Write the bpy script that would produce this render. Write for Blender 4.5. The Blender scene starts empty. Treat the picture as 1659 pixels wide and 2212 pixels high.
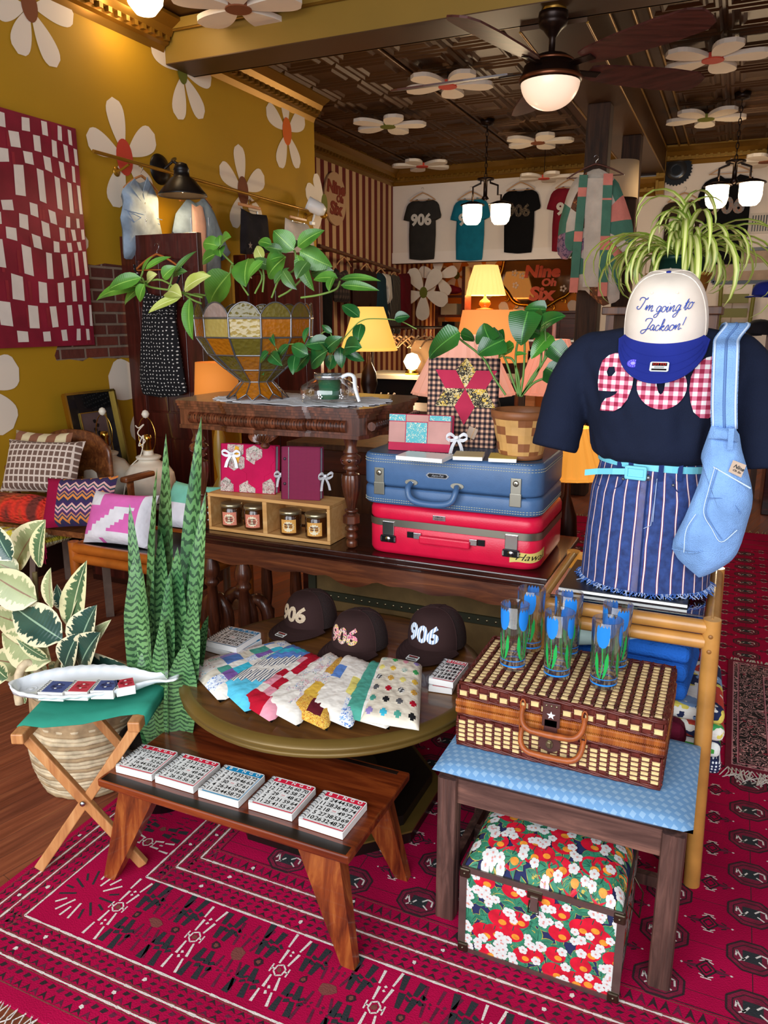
import bpy, bmesh, math, random
from mathutils import Vector as V, Matrix as M
from math import sin, cos, pi, radians as R, sqrt, atan2
SC = bpy.context.scene; COL = SC.collection
rnd = random.Random(7)
# ---------------------------------------------------------------- camera
W_, H_, FPX, EYE = 1659., 2212., 1660., 1.5
YAW, PIT = R(24.2), math.atan(416/1660)
FW = V((-sin(YAW)*cos(PIT), cos(YAW)*cos(PIT), -sin(PIT))); RT = V((cos(YAW), sin(YAW), 0)); UP = RT.cross(FW)
cd = bpy.data.cameras.new('camera'); cam = bpy.data.objects.new('camera', cd); COL.objects.link(cam)
cam.matrix_world = M(((RT.x, UP.x, -FW.x, 0), (RT.y, UP.y, -FW.y, 0), (RT.z, UP.z, -FW.z, EYE), (0, 0, 0, 1)))
cd.sensor_fit = 'VERTICAL'; cd.sensor_height = 24; cd.lens = 24*FPX/H_; cd.clip_start = .05; SC.camera = cam
SC.view_settings.view_transform = 'Standard'; SC.view_settings.look = 'None'; SC.view_settings.gamma = 1
SC.view_settings.use_curve_mapping = False; SC.view_settings.exposure = 0.25
# ---------------------------------------------------------------- light
w = bpy.data.worlds.new('world'); SC.world = w; w.use_nodes = True
w.node_tree.nodes['Background'].inputs[0].default_value = (.80, .88, 1, 1); w.node_tree.nodes['Background'].inputs[1].default_value = .55
def area(name, loc, rot, sx, sy, e, col):
    l = bpy.data.lights.new(name, 'AREA'); l.shape = 'RECTANGLE'; l.size = sx; l.size_y = sy; l.energy = e; l.color = col
    o = bpy.data.objects.new(name, l); COL.objects.link(o); o.location = loc; o.rotation_euler = [R(a) for a in rot]; return o
area('shop_window_daylight', (-.6, -1.3, 2.0), (83, 0, 0), 4.6, 2.6, 205, (.90, .95, 1))
def bulb(loc, e, col=(1, .72, .42), r=.04):
    l = bpy.data.lights.new('bulb', 'POINT'); l.energy = e; l.color = col; l.shadow_soft_size = r
    o = bpy.data.objects.new('bulb_light', l); COL.objects.link(o); o.location = loc
# ---------------------------------------------------------------- pixel -> point helpers
CAM = V((0, 0, EYE))
def ray(px, py): return FW*FPX+RT*(px-829.5)-UP*(py-1106.)
def PZ(px, py, z=0): d = ray(px, py); return CAM+d*((z-EYE)/d.z)
def PX(px, py, x): d = ray(px, py); return CAM+d*(x/d.x)
def PY(px, py, y): d = ray(px, py); return CAM+d*(y/d.y)
def lin(c):
    if isinstance(c, str):
        c = c.lstrip('#'); c = [int(c[i:i+2], 16)/255 for i in (0, 2, 4)]
        return tuple([x/12.92 if x <= .04045 else ((x+.055)/1.055)**2.4 for x in c])+(1,)
    return tuple(c)[:3]+(1,)
# ---------------------------------------------------------------- materials
class NT:
    def __init__(s, name):
        s.m = bpy.data.materials.new(name); s.m.use_nodes = True; s.t = s.m.node_tree
        s.b = s.t.nodes['Principled BSDF']; s.tc = s.t.nodes.new('ShaderNodeTexCoord')
    def n(s, ty, _o=0, **k):
        nd = s.t.nodes.new('ShaderNode'+ty)
        for a, v in k.items():
            if a[0].islower(): setattr(nd, a, v)
            else:
                i = int(a[1:]) if a[0] == 'I' and a[1:].isdigit() else a.replace('_', ' ')
                s.set(nd.inputs[i], v)
        return nd.outputs[_o]
    def set(s, sock, v):
        if isinstance(v, bpy.types.NodeSocket): s.t.links.new(v, sock)
        else: sock.default_value = v
    def P(s, **k):
        for a, v in k.items():
            if a == 'Base_Color' and isinstance(v, (str, tuple)): v = lin(v)
            s.set(s.b.inputs[a.replace('_', ' ')], v)
    def co(s, which='Object', sc=(1, 1, 1), rot=(0, 0, 0), loc=(0, 0, 0)):
        return s.n('Mapping', Vector=s.tc.outputs[which], Scale=sc, Rotation=rot, Location=loc)
    def mul(s, a, b, op='MULTIPLY', c=None, clamp=False):
        k = dict(I0=a, I1=b, operation=op, use_clamp=clamp)
        if c is not None: k['I2'] = c
        return s.n('Math', **k)
    def mix(s, f, a, b):
        nd = s.t.nodes.new('ShaderNodeMix'); nd.data_type = 'RGBA'
        s.set(nd.inputs[0], f); s.set(nd.inputs[6], a if not isinstance(a, (str, tuple)) else lin(a)); s.set(nd.inputs[7], b if not isinstance(b, (str, tuple)) else lin(b))
        return nd.outputs[2]
    def ramp(s, f, st, ip='LINEAR'):
        nd = s.t.nodes.new('ShaderNodeValToRGB'); r = nd.color_ramp; r.interpolation = ip
        while len(r.elements) < len(st): r.elements.new(.5)
        for e, (p, c) in zip(r.elements, st): e.position = p; e.color = lin(c)
        s.set(nd.inputs[0], f); return nd.outputs[0]
    def bump(s, h, st=.3, d=.002):
        s.P(Normal=s.n('Bump', Height=h, Strength=st, Distance=d))
    def sep(s, v): 
        nd = s.t.nodes.new('ShaderNodeSeparateXYZ'); s.set(nd.inputs[0], v); return nd.outputs
MC = {}
def cached(fn):
    def g(*a, **k):
        key = (fn.__name__,)+a+tuple(sorted(k.items()))
        if key not in MC: MC[key] = fn(*a, **k)
        return MC[key]
    return g
@cached
def mat(name, col, rough=.6, metal=0, var=.0, vs=8, bump=0, bs=80, spec=.5, coat=0, emit=0, ecol=None, trans=0, ior=1.45, alpha=1, sheen=0, co='Object', sss=0):
    n = NT(name); c = n.co(co)
    if var:
        f = n.n('TexNoise', Vector=c, Scale=vs, Detail=4.)
        a = lin(col); lo = tuple(x*(1-var) for x in a[:3]); hi = tuple(min(1, x*(1+var)) for x in a[:3])
        n.P(Base_Color=n.ramp(f, [(.3, lo), (.7, hi)]))
    else: n.P(Base_Color=lin(col))
    n.P(Roughness=rough, Metallic=metal, IOR=ior, Alpha=alpha)
    n.b.inputs['Specular IOR Level'].default_value = spec; n.b.inputs['Coat Weight'].default_value = coat
    n.b.inputs['Transmission Weight'].default_value = trans; n.b.inputs['Sheen Weight'].default_value = sheen
    if emit: n.b.inputs['Emission Color'].default_value = lin(ecol or col); n.b.inputs['Emission Strength'].default_value = emit
    if bump: n.bump(n.n('TexNoise', Vector=c, Scale=float(bs), Detail=3.), bump, .003)
    return n.m
@cached
def wood(name, c1, c2, axis=0, sc=1., rough=.4, coat=.0, c3=None):
    n = NT(name); s = [14*sc]*3; s[axis] = 1.2*sc; c = n.co('Object', tuple(s))
    f = n.n('TexNoise', Vector=c, Scale=2.2, Detail=7., Roughness=.62, Distortion=.8)
    st = [(.3, c1), (.68, c2)]
    if c3: st = [(.28, c1), (.5, c3), (.72, c2)]
    n.P(Base_Color=n.ramp(f, st), Roughness=rough, Coat_Weight=coat); n.bump(f, .15, .002); return n.m
@cached
def cloth(name, col, rough=.9, sc=500., var=.12, bump=.25):
    n = NT(name); c = n.co('Object'); f = n.n('TexNoise', Vector=c, Scale=9., Detail=3.); a = lin(col)
    n.P(Base_Color=n.ramp(f, [(.3, tuple(x*(1-var) for x in a[:3])), (.7, tuple(min(1, x*(1+var)) for x in a[:3]))]), Roughness=rough)
    n.b.inputs['Specular IOR Level'].default_value = .2; 
    wv = n.n('TexNoise', Vector=c, Scale=sc, Detail=1.); wr = n.n('TexNoise', Vector=c, Scale=14., Detail=2.)
    n.bump(n.mul(n.mul(wv, .25), wr, 'ADD'), bump, .01); return n.m
@cached
def checks(name, ca, cb, cm, sc=20., co='Object', ax=(0, 2)):
    n = NT(name); o = n.sep(n.co(co)); A = [n.mul(n.mul(o[i], sc), 1., 'FLOORED_MODULO') for i in ax]
    g = [n.mul(x, .5, 'GREATER_THAN') for x in A]
    s = n.mul(g[0], g[1], 'ADD'); s = n.mul(s, .5)
    n.P(Base_Color=n.ramp(s, [(0, ca), (.4, cm), (.8, cb)], 'CONSTANT'), Roughness=.9); return n.m
@cached
def stripes(name, st, sc=10., ax=0, co='Object', rough=.85, wob=0.):
    n = NT(name); o = n.sep(n.co(co)); x = o[ax]
    if wob: x = n.mul(x, n.mul(n.n('TexNoise', Vector=n.co(co), Scale=3.), wob), 'ADD')
    f = n.mul(n.mul(x, sc), 1., 'FLOORED_MODULO'); n.P(Base_Color=n.ramp(f, list(st), 'CONSTANT'), Roughness=rough)
    n.bump(n.n('TexNoise', Vector=n.co('Object'), Scale=120., Detail=2.), .15, .002); return n.m
@cached
def dots(name, bg, fg, sc=30., r=.3, co='Object', ax=(0, 2), fg2=None):
    n = NT(name); c = n.co(co); v = n.t.nodes.new('ShaderNodeTexVoronoi'); v.inputs['Scale'].default_value = sc; v.inputs['Randomness'].default_value = .35; v.voronoi_dimensions = '2D'; s_ = n.sep(c)
    n.t.links.new(n.n('CombineXYZ', I0=s_[ax[0]], I1=s_[ax[1]]), v.inputs['Vector']); f = n.mul(v.outputs['Distance'], r, 'LESS_THAN')
    fc = lin(fg) if not fg2 else n.ramp(n.sep(v.outputs['Color'])[0], [(0, fg), (.5, fg2)], 'CONSTANT')
    n.P(Base_Color=n.mix(f, bg, fc), Roughness=.9); return n.m
@cached
def floral(name, bg, cols, sc=30., r=.42, co='Object', bump=.0):
    n = NT(name); c = n.co(co); c2 = n.n('MixRGB', Fac=.06, Color1=c, Color2=n.n('TexNoise', 1, Vector=c, Scale=sc*1.5))
    v = n.t.nodes.new('ShaderNodeTexVoronoi'); v.inputs['Scale'].default_value = sc; n.t.links.new(c2, v.inputs['Vector'])
    k = len(cols); cr = n.ramp(n.sep(v.outputs['Color'])[0], [(i/k, x) for i, x in enumerate(cols)], 'CONSTANT')
    f = n.mul(v.outputs['Distance'], r, 'LESS_THAN'); core = n.mul(v.outputs['Distance'], r*.35, 'LESS_THAN')
    n.P(Base_Color=n.mix(core, n.mix(f, bg, cr), bg), Roughness=.9)
    n.bump(n.n('TexNoise', Vector=n.co('Object'), Scale=30., Detail=2.), .5, .006); return n.m
@cached
def leafmat(name, c1, c2, edge=None, vein=None, rough=.35, ew=.72):
    n = NT(name); uv = n.sep(n.tc.outputs['UV']); ob = n.co('Object')
    v = n.mul(n.mul(n.mul(uv[1], .5, 'SUBTRACT'), 0., 'ABSOLUTE'), 2.)
    ns = n.n('TexNoise', Vector=n.co('UV', (7, 1.6, 1)), Scale=2.5, Detail=3.)
    base = n.ramp(n.n('TexNoise', Vector=ob, Scale=9., Detail=2.), [(.3, c1), (.7, c2)])
    if edge: base = n.mix(n.mul(n.mul(n.mul(v, n.mul(n.mul(ns, .5, 'SUBTRACT'), 1.3), 'ADD'), ew, 'SUBTRACT'), 14., clamp=True), base, edge)
    if vein:
        base = n.mix(n.mul(v, .045, 'LESS_THAN'), base, vein)
    n.P(Base_Color=base, Roughness=rough); n.b.inputs['Coat Weight'].default_value = .15
    wv = n.n('TexWave', Vector=n.co('UV', (1, .0, 1)), Scale=6., Distortion=0.); n.bump(wv, .12, .002); return n.m
@cached
def glass(name, col='#ffffff', rough=0.02, ior=1.45):
    n = NT(name); n.P(Base_Color=lin(col), Roughness=rough, IOR=ior); n.b.inputs['Transmission Weight'].default_value = 1
    return n.m
@cached
def thin_glass(name, col='#ffffff', fac=.12, rough=.02):
    n = NT(name); t = n.t; tr = t.nodes.new('ShaderNodeBsdfTransparent'); tr.inputs[0].default_value = lin(col)
    gl = t.nodes.new('ShaderNodeBsdfGlossy'); gl.inputs['Roughness'].default_value = rough
    mx = t.nodes.new('ShaderNodeMixShader'); lw = t.nodes.new('ShaderNodeLayerWeight'); lw.inputs[0].default_value = .35
    f = n.mul(n.mul(lw.outputs[1], .75), fac, 'ADD', clamp=True); t.links.new(f, mx.inputs[0]); t.links.new(tr.outputs[0], mx.inputs[1]); t.links.new(gl.outputs[0], mx.inputs[2])
    t.links.new(mx.outputs[0], t.nodes['Material Output'].inputs[0]); return n.m
# ---------------------------------------------------------------- text outlines
TX = {}
def txt(s, off=0., shear=0., space=1.):
    k = (s, off, shear, space)
    if k not in TX:
        c = bpy.data.curves.new('t', 'FONT'); c.body = s; c.size = 1; c.align_x = 'CENTER'; c.align_y = 'CENTER'; c.offset = off; c.shear = shear; c.space_character = space; c.resolution_u = 3
        o = bpy.data.objects.new('t', c); COL.objects.link(o); dg = bpy.context.evaluated_depsgraph_get(); dg.update()
        me = bpy.data.meshes.new_from_object(o.evaluated_get(dg)); bpy.data.objects.remove(o)
        TX[k] = ([v.co.copy() for v in me.vertices], [tuple(p.vertices) for p in me.polygons]); bpy.data.meshes.remove(me)
    return TX[k]
# ---------------------------------------------------------------- mesh builder
def rotm(rx=0, ry=0, rz=0): return M.Rotation(R(rz), 4, 'Z') @ M.Rotation(R(ry), 4, 'Y') @ M.Rotation(R(rx), 4, 'X')
def TR(loc=(0, 0, 0), rx=0, ry=0, rz=0, s=None):
    m = M.Translation(V(loc)) @ rotm(rx, ry, rz)
    if s is not None: m = m @ M.Diagonal(V((s if isinstance(s, tuple) else (s, s, s)))).to_4x4()
    return m
def basis(o, x, y, z=None):
    x = V(x).normalized(); y = V(y); z = x.cross(y).normalized() if z is None else V(z); y = z.cross(x).normalized(); m = M.Identity(4)
    for i in range(3): m[i][0] = x[i]; m[i][1] = y[i]; m[i][2] = z[i]; m[i][3] = o[i]
    return m
class MB:
    def __init__(s, T=None): s.v = []; s.f = []; s.mi = []; s.sm = []; s.uv = []; s.mats = []; s.T = T or M.Identity(4); s.hasuv = False
    def add(s, vs, fs, m, T=None, smooth=False, uv=None):
        T = s.T @ T if T is not None else s.T; b = len(s.v); s.v += [T @ V(p) for p in vs]
        mm = m if isinstance(m, list) else [m]*len(fs)
        for f, x in zip(fs, mm):
            if x not in s.mats: s.mats.append(x)
            s.f.append(tuple(b+i for i in f)); s.mi.append(s.mats.index(x)); s.sm.append(smooth)
            s.uv.append([uv[i] for i in f] if uv else None)
        if uv: s.hasuv = True
        return s
    def box(s, c, d, m, T=None, bev=0., seg=2):
        x, y, z = [a/2 for a in d]; vs = [(c[0]+i*x, c[1]+j*y, c[2]+k*z) for i in (-1, 1) for j in (-1, 1) for k in (-1, 1)]
        fs = [(0, 1, 3, 2), (4, 6, 7, 5), (0, 4, 5, 1), (2, 3, 7, 6), (0, 2, 6, 4), (1, 5, 7, 3)]
        if bev:
            bm = bmesh.new(); q = [bm.verts.new(p) for p in vs]
            for f in fs: bm.faces.new([q[i] for i in f])
            bmesh.ops.bevel(bm, geom=bm.edges[:], offset=bev, segments=seg, profile=.5, affect='EDGES')
            bm.verts.index_update(); vs = [v.co.copy() for v in bm.verts]; fs = [tuple(v.index for v in f.verts) for f in bm.faces]; bm.free()
            return s.add(vs, fs, m, T, False)
        return s.add(vs, fs, m, T)
    def hexa(s, bot, top, m, T=None):   # 4 bottom pts, 4 top pts
        return s.add(list(bot)+list(top), [(3, 2, 1, 0), (4, 5, 6, 7), (0, 1, 5, 4), (1, 2, 6, 5), (2, 3, 7, 6), (3, 0, 4, 7)], m, T)
    def bar(s, a, b, w, h, m, upv=(0, 0, 1), T=None, bev=0.):
        a = V(a); b = V(b); d = b-a; L = d.length; z = d.normalized(); x = V(upv).cross(z)
        if x.length < 1e-4: x = V((1, 0, 0)).cross(z)
        x.normalize(); y = z.cross(x); mm = M(((x.x, y.x, z.x, a.x), (x.y, y.y, z.y, a.y), (x.z, y.z, z.z, a.z), (0, 0, 0, 1)))
        return s.box((0, 0, L/2), (w, h, L), m, (T @ mm) if T is not None else mm, bev)
    def tube(s, pts, r, m, n=8, closed=False, T=None, caps=True, flat=1., upv=None):
        pts = [V(p) for p in pts]; N = len(pts); rr = r if isinstance(r, (list, tuple)) else [r]*N; vs = []; px = None
        for i, p in enumerate(pts):
            t = (pts[(i+1) % N]-pts[i-1]) if closed else (pts[min(i+1, N-1)]-pts[max(i-1, 0)])
            t = t.normalized() if t.length > 1e-9 else V((0, 0, 1))
            if px is None: u = V(upv) if upv else (V((0, 0, 1)) if abs(t.z) < .9 else V((1, 0, 0)))
            else: u = px
            x = (u-t*u.dot(t)); x = x.normalized() if x.length > 1e-6 else t.orthogonal().normalized(); px = x; y = t.cross(x)
            vs += [p+(x*cos(2*pi*k/n)*flat+y*sin(2*pi*k/n))*rr[i] for k in range(n)]
        fs = []; sg = N if closed else N-1
        for i in range(sg):
            j = (i+1) % N
            fs += [(i*n+k, i*n+(k+1) % n, j*n+(k+1) % n, j*n+k) for k in range(n)]
        s.add(vs, fs, m, T, True)
        if caps and not closed: s.add([vs[k] for k in range(n)]+[vs[(N-1)*n+k] for k in range(n)], [tuple(range(n-1, -1, -1)), tuple(range(n, 2*n))], m, T)
        return s
    def lathe(s, pr, m, n=24, T=None, smooth=True, cap=True, mf=None, rf=None):
        N = len(pr); vs = []; uv = []
        for i, (r, z) in enumerate(pr):
            for k in range(n):
                a = 2*pi*k/n; q = r*(rf(i, a) if rf else 1); vs.append((q*cos(a), q*sin(a), z)); uv.append((k/n, i/(N-1)))
        fs = []; ms = []
        for i in range(N-1):
            for k in range(n): fs.append((i*n+k, i*n+(k+1) % n, (i+1)*n+(k+1) % n, (i+1)*n+k)); ms.append(mf(i, k) if mf else m)
        s.add(vs, fs, ms, T, smooth, uv)
        if cap:
            if pr[0][0] > 1e-4: s.add(vs[:n], [tuple(range(n-1, -1, -1))], ms[0], T)
            if pr[-1][0] > 1e-4: s.add(vs[-n:], [tuple(range(n))], ms[-1], T)
        return s
    def prism(s, poly, z0, z1, m, T=None, msd=None):
        n = len(poly); vs = [(p[0], p[1], z0) for p in poly]+[(p[0], p[1], z1) for p in poly]
        fs = [tuple(range(n-1, -1, -1)), tuple(range(n, 2*n))]+[(i, (i+1) % n, n+(i+1) % n, n+i) for i in range(n)]
        return s.add(vs, fs, [m, m]+[msd or m]*n, T)
    def poly(s, pts, m, T=None): return s.add(pts, [tuple(range(len(pts)))], m, T)
    def grid(s, f, nu, nv, m, T=None, closeu=False, smooth=True, th=0.):
        vs = []; uv = []
        for i in range(nu if closeu else nu+1):
            for j in range(nv+1): vs.append(V(f(i/nu, j/nv))); uv.append((i/nu, j/nv))
        nn = nu if closeu else nu+1; fs = []; ms = []
        for i in range(nu):
            for j in range(nv):
                a, b = i*(nv+1)+j, ((i+1) % nn)*(nv+1)+j; fs.append((a, b, b+1, a+1)); ms.append(m(i, j) if callable(m) else m)
        s.add(vs, fs, ms, T, smooth, uv)
        return s
    def text(s, t, size, m, T=None, off=0., shear=0., depth=0., space=1., sx=1.):
        vs, fs = txt(t, off, shear, space); k = len(vs); A = [V((v.x*size*sx, v.y*size, depth)) for v in vs]
        s.add(A, fs, m, T)
        if depth > .0004:
            es = {}
            for f in fs:
                for i in range(len(f)): a, b = f[i], f[(i+1) % len(f)]; es[(a, b)] = 1
            rim = [e for e in es if (e[1], e[0]) not in es]; B = A+[V((v.x, v.y, 0)) for v in A]
            s.add(B, [(a+k, b+k, b, a) for a, b in rim], m, T)
        return s
    def mesh(s, name, inv=None):
        me = bpy.data.meshes.new(name); vv = s.v if inv is None else [inv @ p for p in s.v]
        me.from_pydata([tuple(p) for p in vv], [], s.f)
        for x in s.mats: me.materials.append(x)
        me.polygons.foreach_set('material_index', s.mi); me.polygons.foreach_set('use_smooth', s.sm)
        if s.hasuv:
            ul = me.uv_layers.new(name='UVMap').data; i = 0
            for p, u in zip(me.polygons, s.uv):
                if u:
                    for li, q in zip(p.loop_indices, u): ul[li].uv = q
        me.update(); return me
    def build(s, name, parent=None, solid=0., sub=0):
        o = bpy.data.objects.new(name, s.mesh(name, FR[parent.name].inverted() if parent is not None and s.world else None)); COL.objects.link(o)
        if parent is not None: o.parent = parent
        FR[o.name] = FR[parent.name] if parent is not None and parent.name in FR else M.Identity(4)
        if solid: md = o.modifiers.new('t', 'SOLIDIFY'); md.thickness = solid; md.offset = 0
        if sub: md = o.modifiers.new('s', 'SUBSURF'); md.levels = md.render_levels = sub
        return o
    world = True
FR = {}
def LB(): b = MB(); b.world = False; return b      # builder in the thing's own coordinates
def tag(o, label, cat, group=None, kind=None):
    o['label'] = label; o['category'] = cat
    if group: o['group'] = group
    if kind: o['kind'] = kind
    return o
def thing(name, label, cat, loc=(0, 0, 0), rz=0, group=None, Mx=None):
    o = bpy.data.objects.new(name, None); COL.objects.link(o); o.empty_display_size = .05
    m = Mx if Mx is not None else TR(loc, rz=rz); o.matrix_world = m; FR[o.name] = m.copy(); return tag(o, label, cat, group)
def single(b, name, label, cat, loc=None, group=None, kind=None, solid=0., sub=0, Mx=None):
    """one-mesh thing; world builders get their origin at loc"""
    m = Mx if Mx is not None else (M.Translation(V(loc)) if loc is not None else M.Identity(4))
    if not b.world: me = b.mesh(name)
    else: me = b.mesh(name, m.inverted())
    o = bpy.data.objects.new(name, me); COL.objects.link(o); o.matrix_world = m; FR[o.name] = m.copy()
    if solid: md = o.modifiers.new('t', 'SOLIDIFY'); md.thickness = solid; md.offset = 0
    if sub: md = o.modifiers.new('s', 'SUBSURF'); md.levels = md.render_levels = sub
    return tag(o, label, cat, group, kind)
def struct(b, name, kind='structure'):
    o = bpy.data.objects.new(name, b.mesh(name)); COL.objects.link(o); o['kind'] = kind; FR[o.name] = M.Identity(4); return o
def dup(root, Mx, label=None, group=None):
    r = root.copy(); COL.objects.link(r); r.matrix_world = Mx; FR[r.name] = Mx.copy()
    if label: r['label'] = label
    if group: r['group'] = group
    for ch in list(root.children):
        c = ch.copy(); COL.objects.link(c); c.parent = r
        for g in list(ch.children): d = g.copy(); COL.objects.link(d); d.parent = c
    return r
def lerp(a, b, t): return a+(b-a)*t
def bez(p0, p1, p2, n=10, p3=None):
    p0, p1, p2 = V(p0), V(p1), V(p2); out = []
    for i in range(n+1):
        t = i/n
        if p3 is None: out.append(p0*(1-t)**2+p1*2*t*(1-t)+p2*t*t)
        else: out.append(p0*(1-t)**3+p1*3*t*(1-t)**2+p2*3*t*t*(1-t)+V(p3)*t**3)
    return out
def spline(P, n=6):
    P = [V(p) for p in P]; Q = [P[0]*2-P[1]]+P+[P[-1]*2-P[-2]]; out = []
    for i in range(1, len(Q)-2):
        for k in range(n):
            t = k/n; a, b, c, d = Q[i-1:i+3]; out.append(.5*((2*b)+(c-a)*t+(2*a-5*b+4*c-d)*t*t+(3*b-a-3*c+d)*t**3))
    out.append(P[-1]); return out
# petal outline (flat): centre 0, direction angle a, length L, width w
def petal(a, L, w, n=12, r0=.12, bl=.72):
    pts = []
    for i in range(n+1):
        t = i/n; x = r0*L+(1-r0)*L*t
        y = w/2*(.18+.82*sin(pi/2*min(1, t/bl)))if t < bl else w/2*sqrt(max(0, 1-((t-bl)/(1-bl))**2))
        pts.append((x, y))
    full = pts+[(x, -y) for x, y in pts[::-1][1:]]
    return [(x*cos(a)-y*sin(a), x*sin(a)+y*cos(a)) for x, y in full]
def pillow(b, w, d, h, m, T=None, n=12, pw=.35, pinch=.08):
    def f(sg):
        def g(u, v):
            x, y = 2*u-1, 2*v-1; k = max(0, (1-abs(x)**2.6)*(1-abs(y)**2.6))**pw
            e = 1-pinch*(1-abs(y)**2) if True else 1; e2 = 1-pinch*(1-abs(x)**2)
            return (w/2*x*(1-pinch*(1-y*y)), d/2*y*(1-pinch*(1-x*x)), sg*h/2*k)
        return g
    b.grid(f(1), n, n, m, T); b.grid(lambda u, v: f(-1)(v, u), n, n, (lambda i, j: m(j, i)) if callable(m) else m, T); return b
def leaf(b, base, d, upv, L, W, m, droop=.3, fold=.15, n=8, shape='ov', twist=0., curl=0.):
    d = V(d).normalized(); upv = V(upv); s = d.cross(upv).normalized(); nrm = s.cross(d).normalized()
    if twist: q = M.Rotation(twist, 3, d); s = q @ s; nrm = q @ nrm
    base = V(base); cl = []; p = base.copy(); dd = d.copy(); st = L/n
    for i in range(n+1):
        cl.append((p.copy(), nrm.copy())); rt = M.Rotation(-droop*1.4/n*(.4+1.2*i/n), 3, s); dd = rt @ dd; nrm = rt @ nrm; p = p+dd*st
    def wd(t):
        if shape == 'ov': return max(0, sin(pi*t**.74))**.88 if t < 1 else 0
        if shape == 'heart': return (min(1, (t+.02)/.16)**.5)*(1-t**1.8)**.75 if t < 1 else 0
        if shape == 'lance': return sin(pi*t**.7)**.9 if 0 < t < 1 else 0
        if shape == 'strap': return (.75+.25*sin(pi*t))*min(1, (1-t)*4)**.6
        if shape == 'sword': return (.42+.58*sin(pi/2*min(1, t*2.1)))*min(1, (1-t)*3.2)**.7
    def f(u, v):
        k = u*n; i = min(n-1, int(k)); fr = k-i; p = cl[i][0].lerp(cl[i+1][0], fr); nn = cl[i][1].lerp(cl[i+1][1], fr)
        w = W/2*max(.0, wd(u)); y = 2*v-1; return p+s*(y*w)+nn*(abs(y)*w*fold*2+curl*w*sin(u*9+y*3))
    b.grid(f, n, 4, m); return cl

def cut(vs, fs, step):
    bm = bmesh.new(); q = [bm.verts.new(v) for v in vs]
    for f in fs:
        try: bm.faces.new([q[i] for i in f])
        except ValueError: pass
    for ax in (0, 1):
        lo = min(v.co[ax] for v in bm.verts); hi = max(v.co[ax] for v in bm.verts); k = int((hi-lo)/step)
        for i in range(1, k+1):
            p = V((0, 0, 0)); p[ax] = lo+i*(hi-lo)/(k+1); nn = V((0, 0, 0)); nn[ax] = 1
            bmesh.ops.bisect_plane(bm, geom=bm.verts[:]+bm.edges[:]+bm.faces[:], plane_co=p, plane_no=nn)
    bm.verts.index_update(); r = ([v.co.copy() for v in bm.verts], [tuple(v.index for v in f.verts) for f in bm.faces]); bm.free(); return r
def inflate(b, pts, c, nrm, d, m, n=64, rings=7, back=True, pw=.5, wr=0., wf=14, mf=None):
    """soft body from a flat outline: pts 3D closed, c centre, nrm facing, d half depth"""
    pts = [V(p) for p in pts]; c = V(c); nrm = V(nrm).normalized(); L = [0]
    for i in range(len(pts)): L.append(L[-1]+(pts[(i+1) % len(pts)]-pts[i]).length)
    out = []
    for k in range(n):
        t = L[-1]*k/n; i = 0
        while L[i+1] < t: i += 1
        out.append(pts[i].lerp(pts[(i+1) % len(pts)], (t-L[i])/max(1e-9, L[i+1]-L[i])))
    def f(sg):
        def g(u, v):
            k = int(round(u*n)) % n; r = 1-v; o = out[k]; p = c.lerp(o, r); q = p-c
            return p+nrm*(sg*d*max(0, 1-r**3)**pw)+nrm*(wr*sin(wf*(q.x+q.y*.7)*3.1+q.z*wf*.6)*sin(q.z*wf*1.3+1)*(1-r**4))
        return g
    b.grid(f(1), n, rings, mf or m, closeu=True)
    if back: b.grid(lambda u, v: f(-1)(1-u, v), n, rings, m, closeu=True)
def loft(b, secs, m, n=40, cx=0, cy=0, fold=0., nf=11, cap=True, ph=0., mfn=None):
    """secs: (z, rx, ry_front, ry_back[, dx, dy])"""
    def f(u, v):
        k = v*(len(secs)-1); i = min(len(secs)-2, int(k)); t = k-i; A, B = secs[i], secs[i+1]; g = lambda j: lerp(A[j] if j < len(A) else 0, B[j] if j < len(B) else 0, t)
        a = 2*pi*u; z, rx, rf, rb = g(0), g(1), g(2), g(3); r = 1+fold*sin(a*nf+ph+z*9)*(.4+.6*sin(z*31+a*2)); s_ = -cos(a)
        return V((cx+g(4)+rx*sin(a)*r, cy+g(5)+(rf if s_ < 0 else rb)*s_*r, z))
    b.grid(f, n, (len(secs)-1)*3, mfn or m, closeu=True); return f
def pxs(L, o, s): return [(o[0]+x/s, o[1]+y/s) for x, y in L]

def pleaf(b, base, tip, wpx, y0, y1, m, shape='ov', droop=.35, fold=.12, jit=.35, n=8, up=(0, -1, .45)):
    A, B_ = PY(*base, y0), PY(*tip, y1); d = B_-A; L = d.length; lp = max(1, sqrt((base[0]-tip[0])**2+(base[1]-tip[1])**2)); U = V(up)+V((rnd.uniform(-jit, jit), 0, rnd.uniform(-jit, jit)))
    nr = U-d.normalized()*U.dot(d.normalized()); sag = L*droop*.22
    return leaf(b, A, d.normalized()+nr.normalized()*droop*.45, nr, L*1.04, wpx*L/lp*1.05, m, droop, fold, n, shape)
def stained(name, col, dens=.45, rough=.15, bs=60.):
    n = NT(name); t = n.t; tr = t.nodes.new('ShaderNodeBsdfTransparent'); tr.inputs[0].default_value = lin(col); mx = t.nodes.new('ShaderNodeMixShader'); mx.inputs[0].default_value = dens
    n.P(Base_Color=lin(col), Roughness=rough); n.bump(n.n('TexVoronoi', Vector=n.co('Object'), Scale=bs), .8, .004); n.b.inputs['Specular IOR Level'].default_value = .9
    t.links.new(tr.outputs[0], mx.inputs[1]); t.links.new(n.b.outputs[0], mx.inputs[2]); t.links.new(mx.outputs[0], t.nodes['Material Output'].inputs[0]); return n.m
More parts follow.
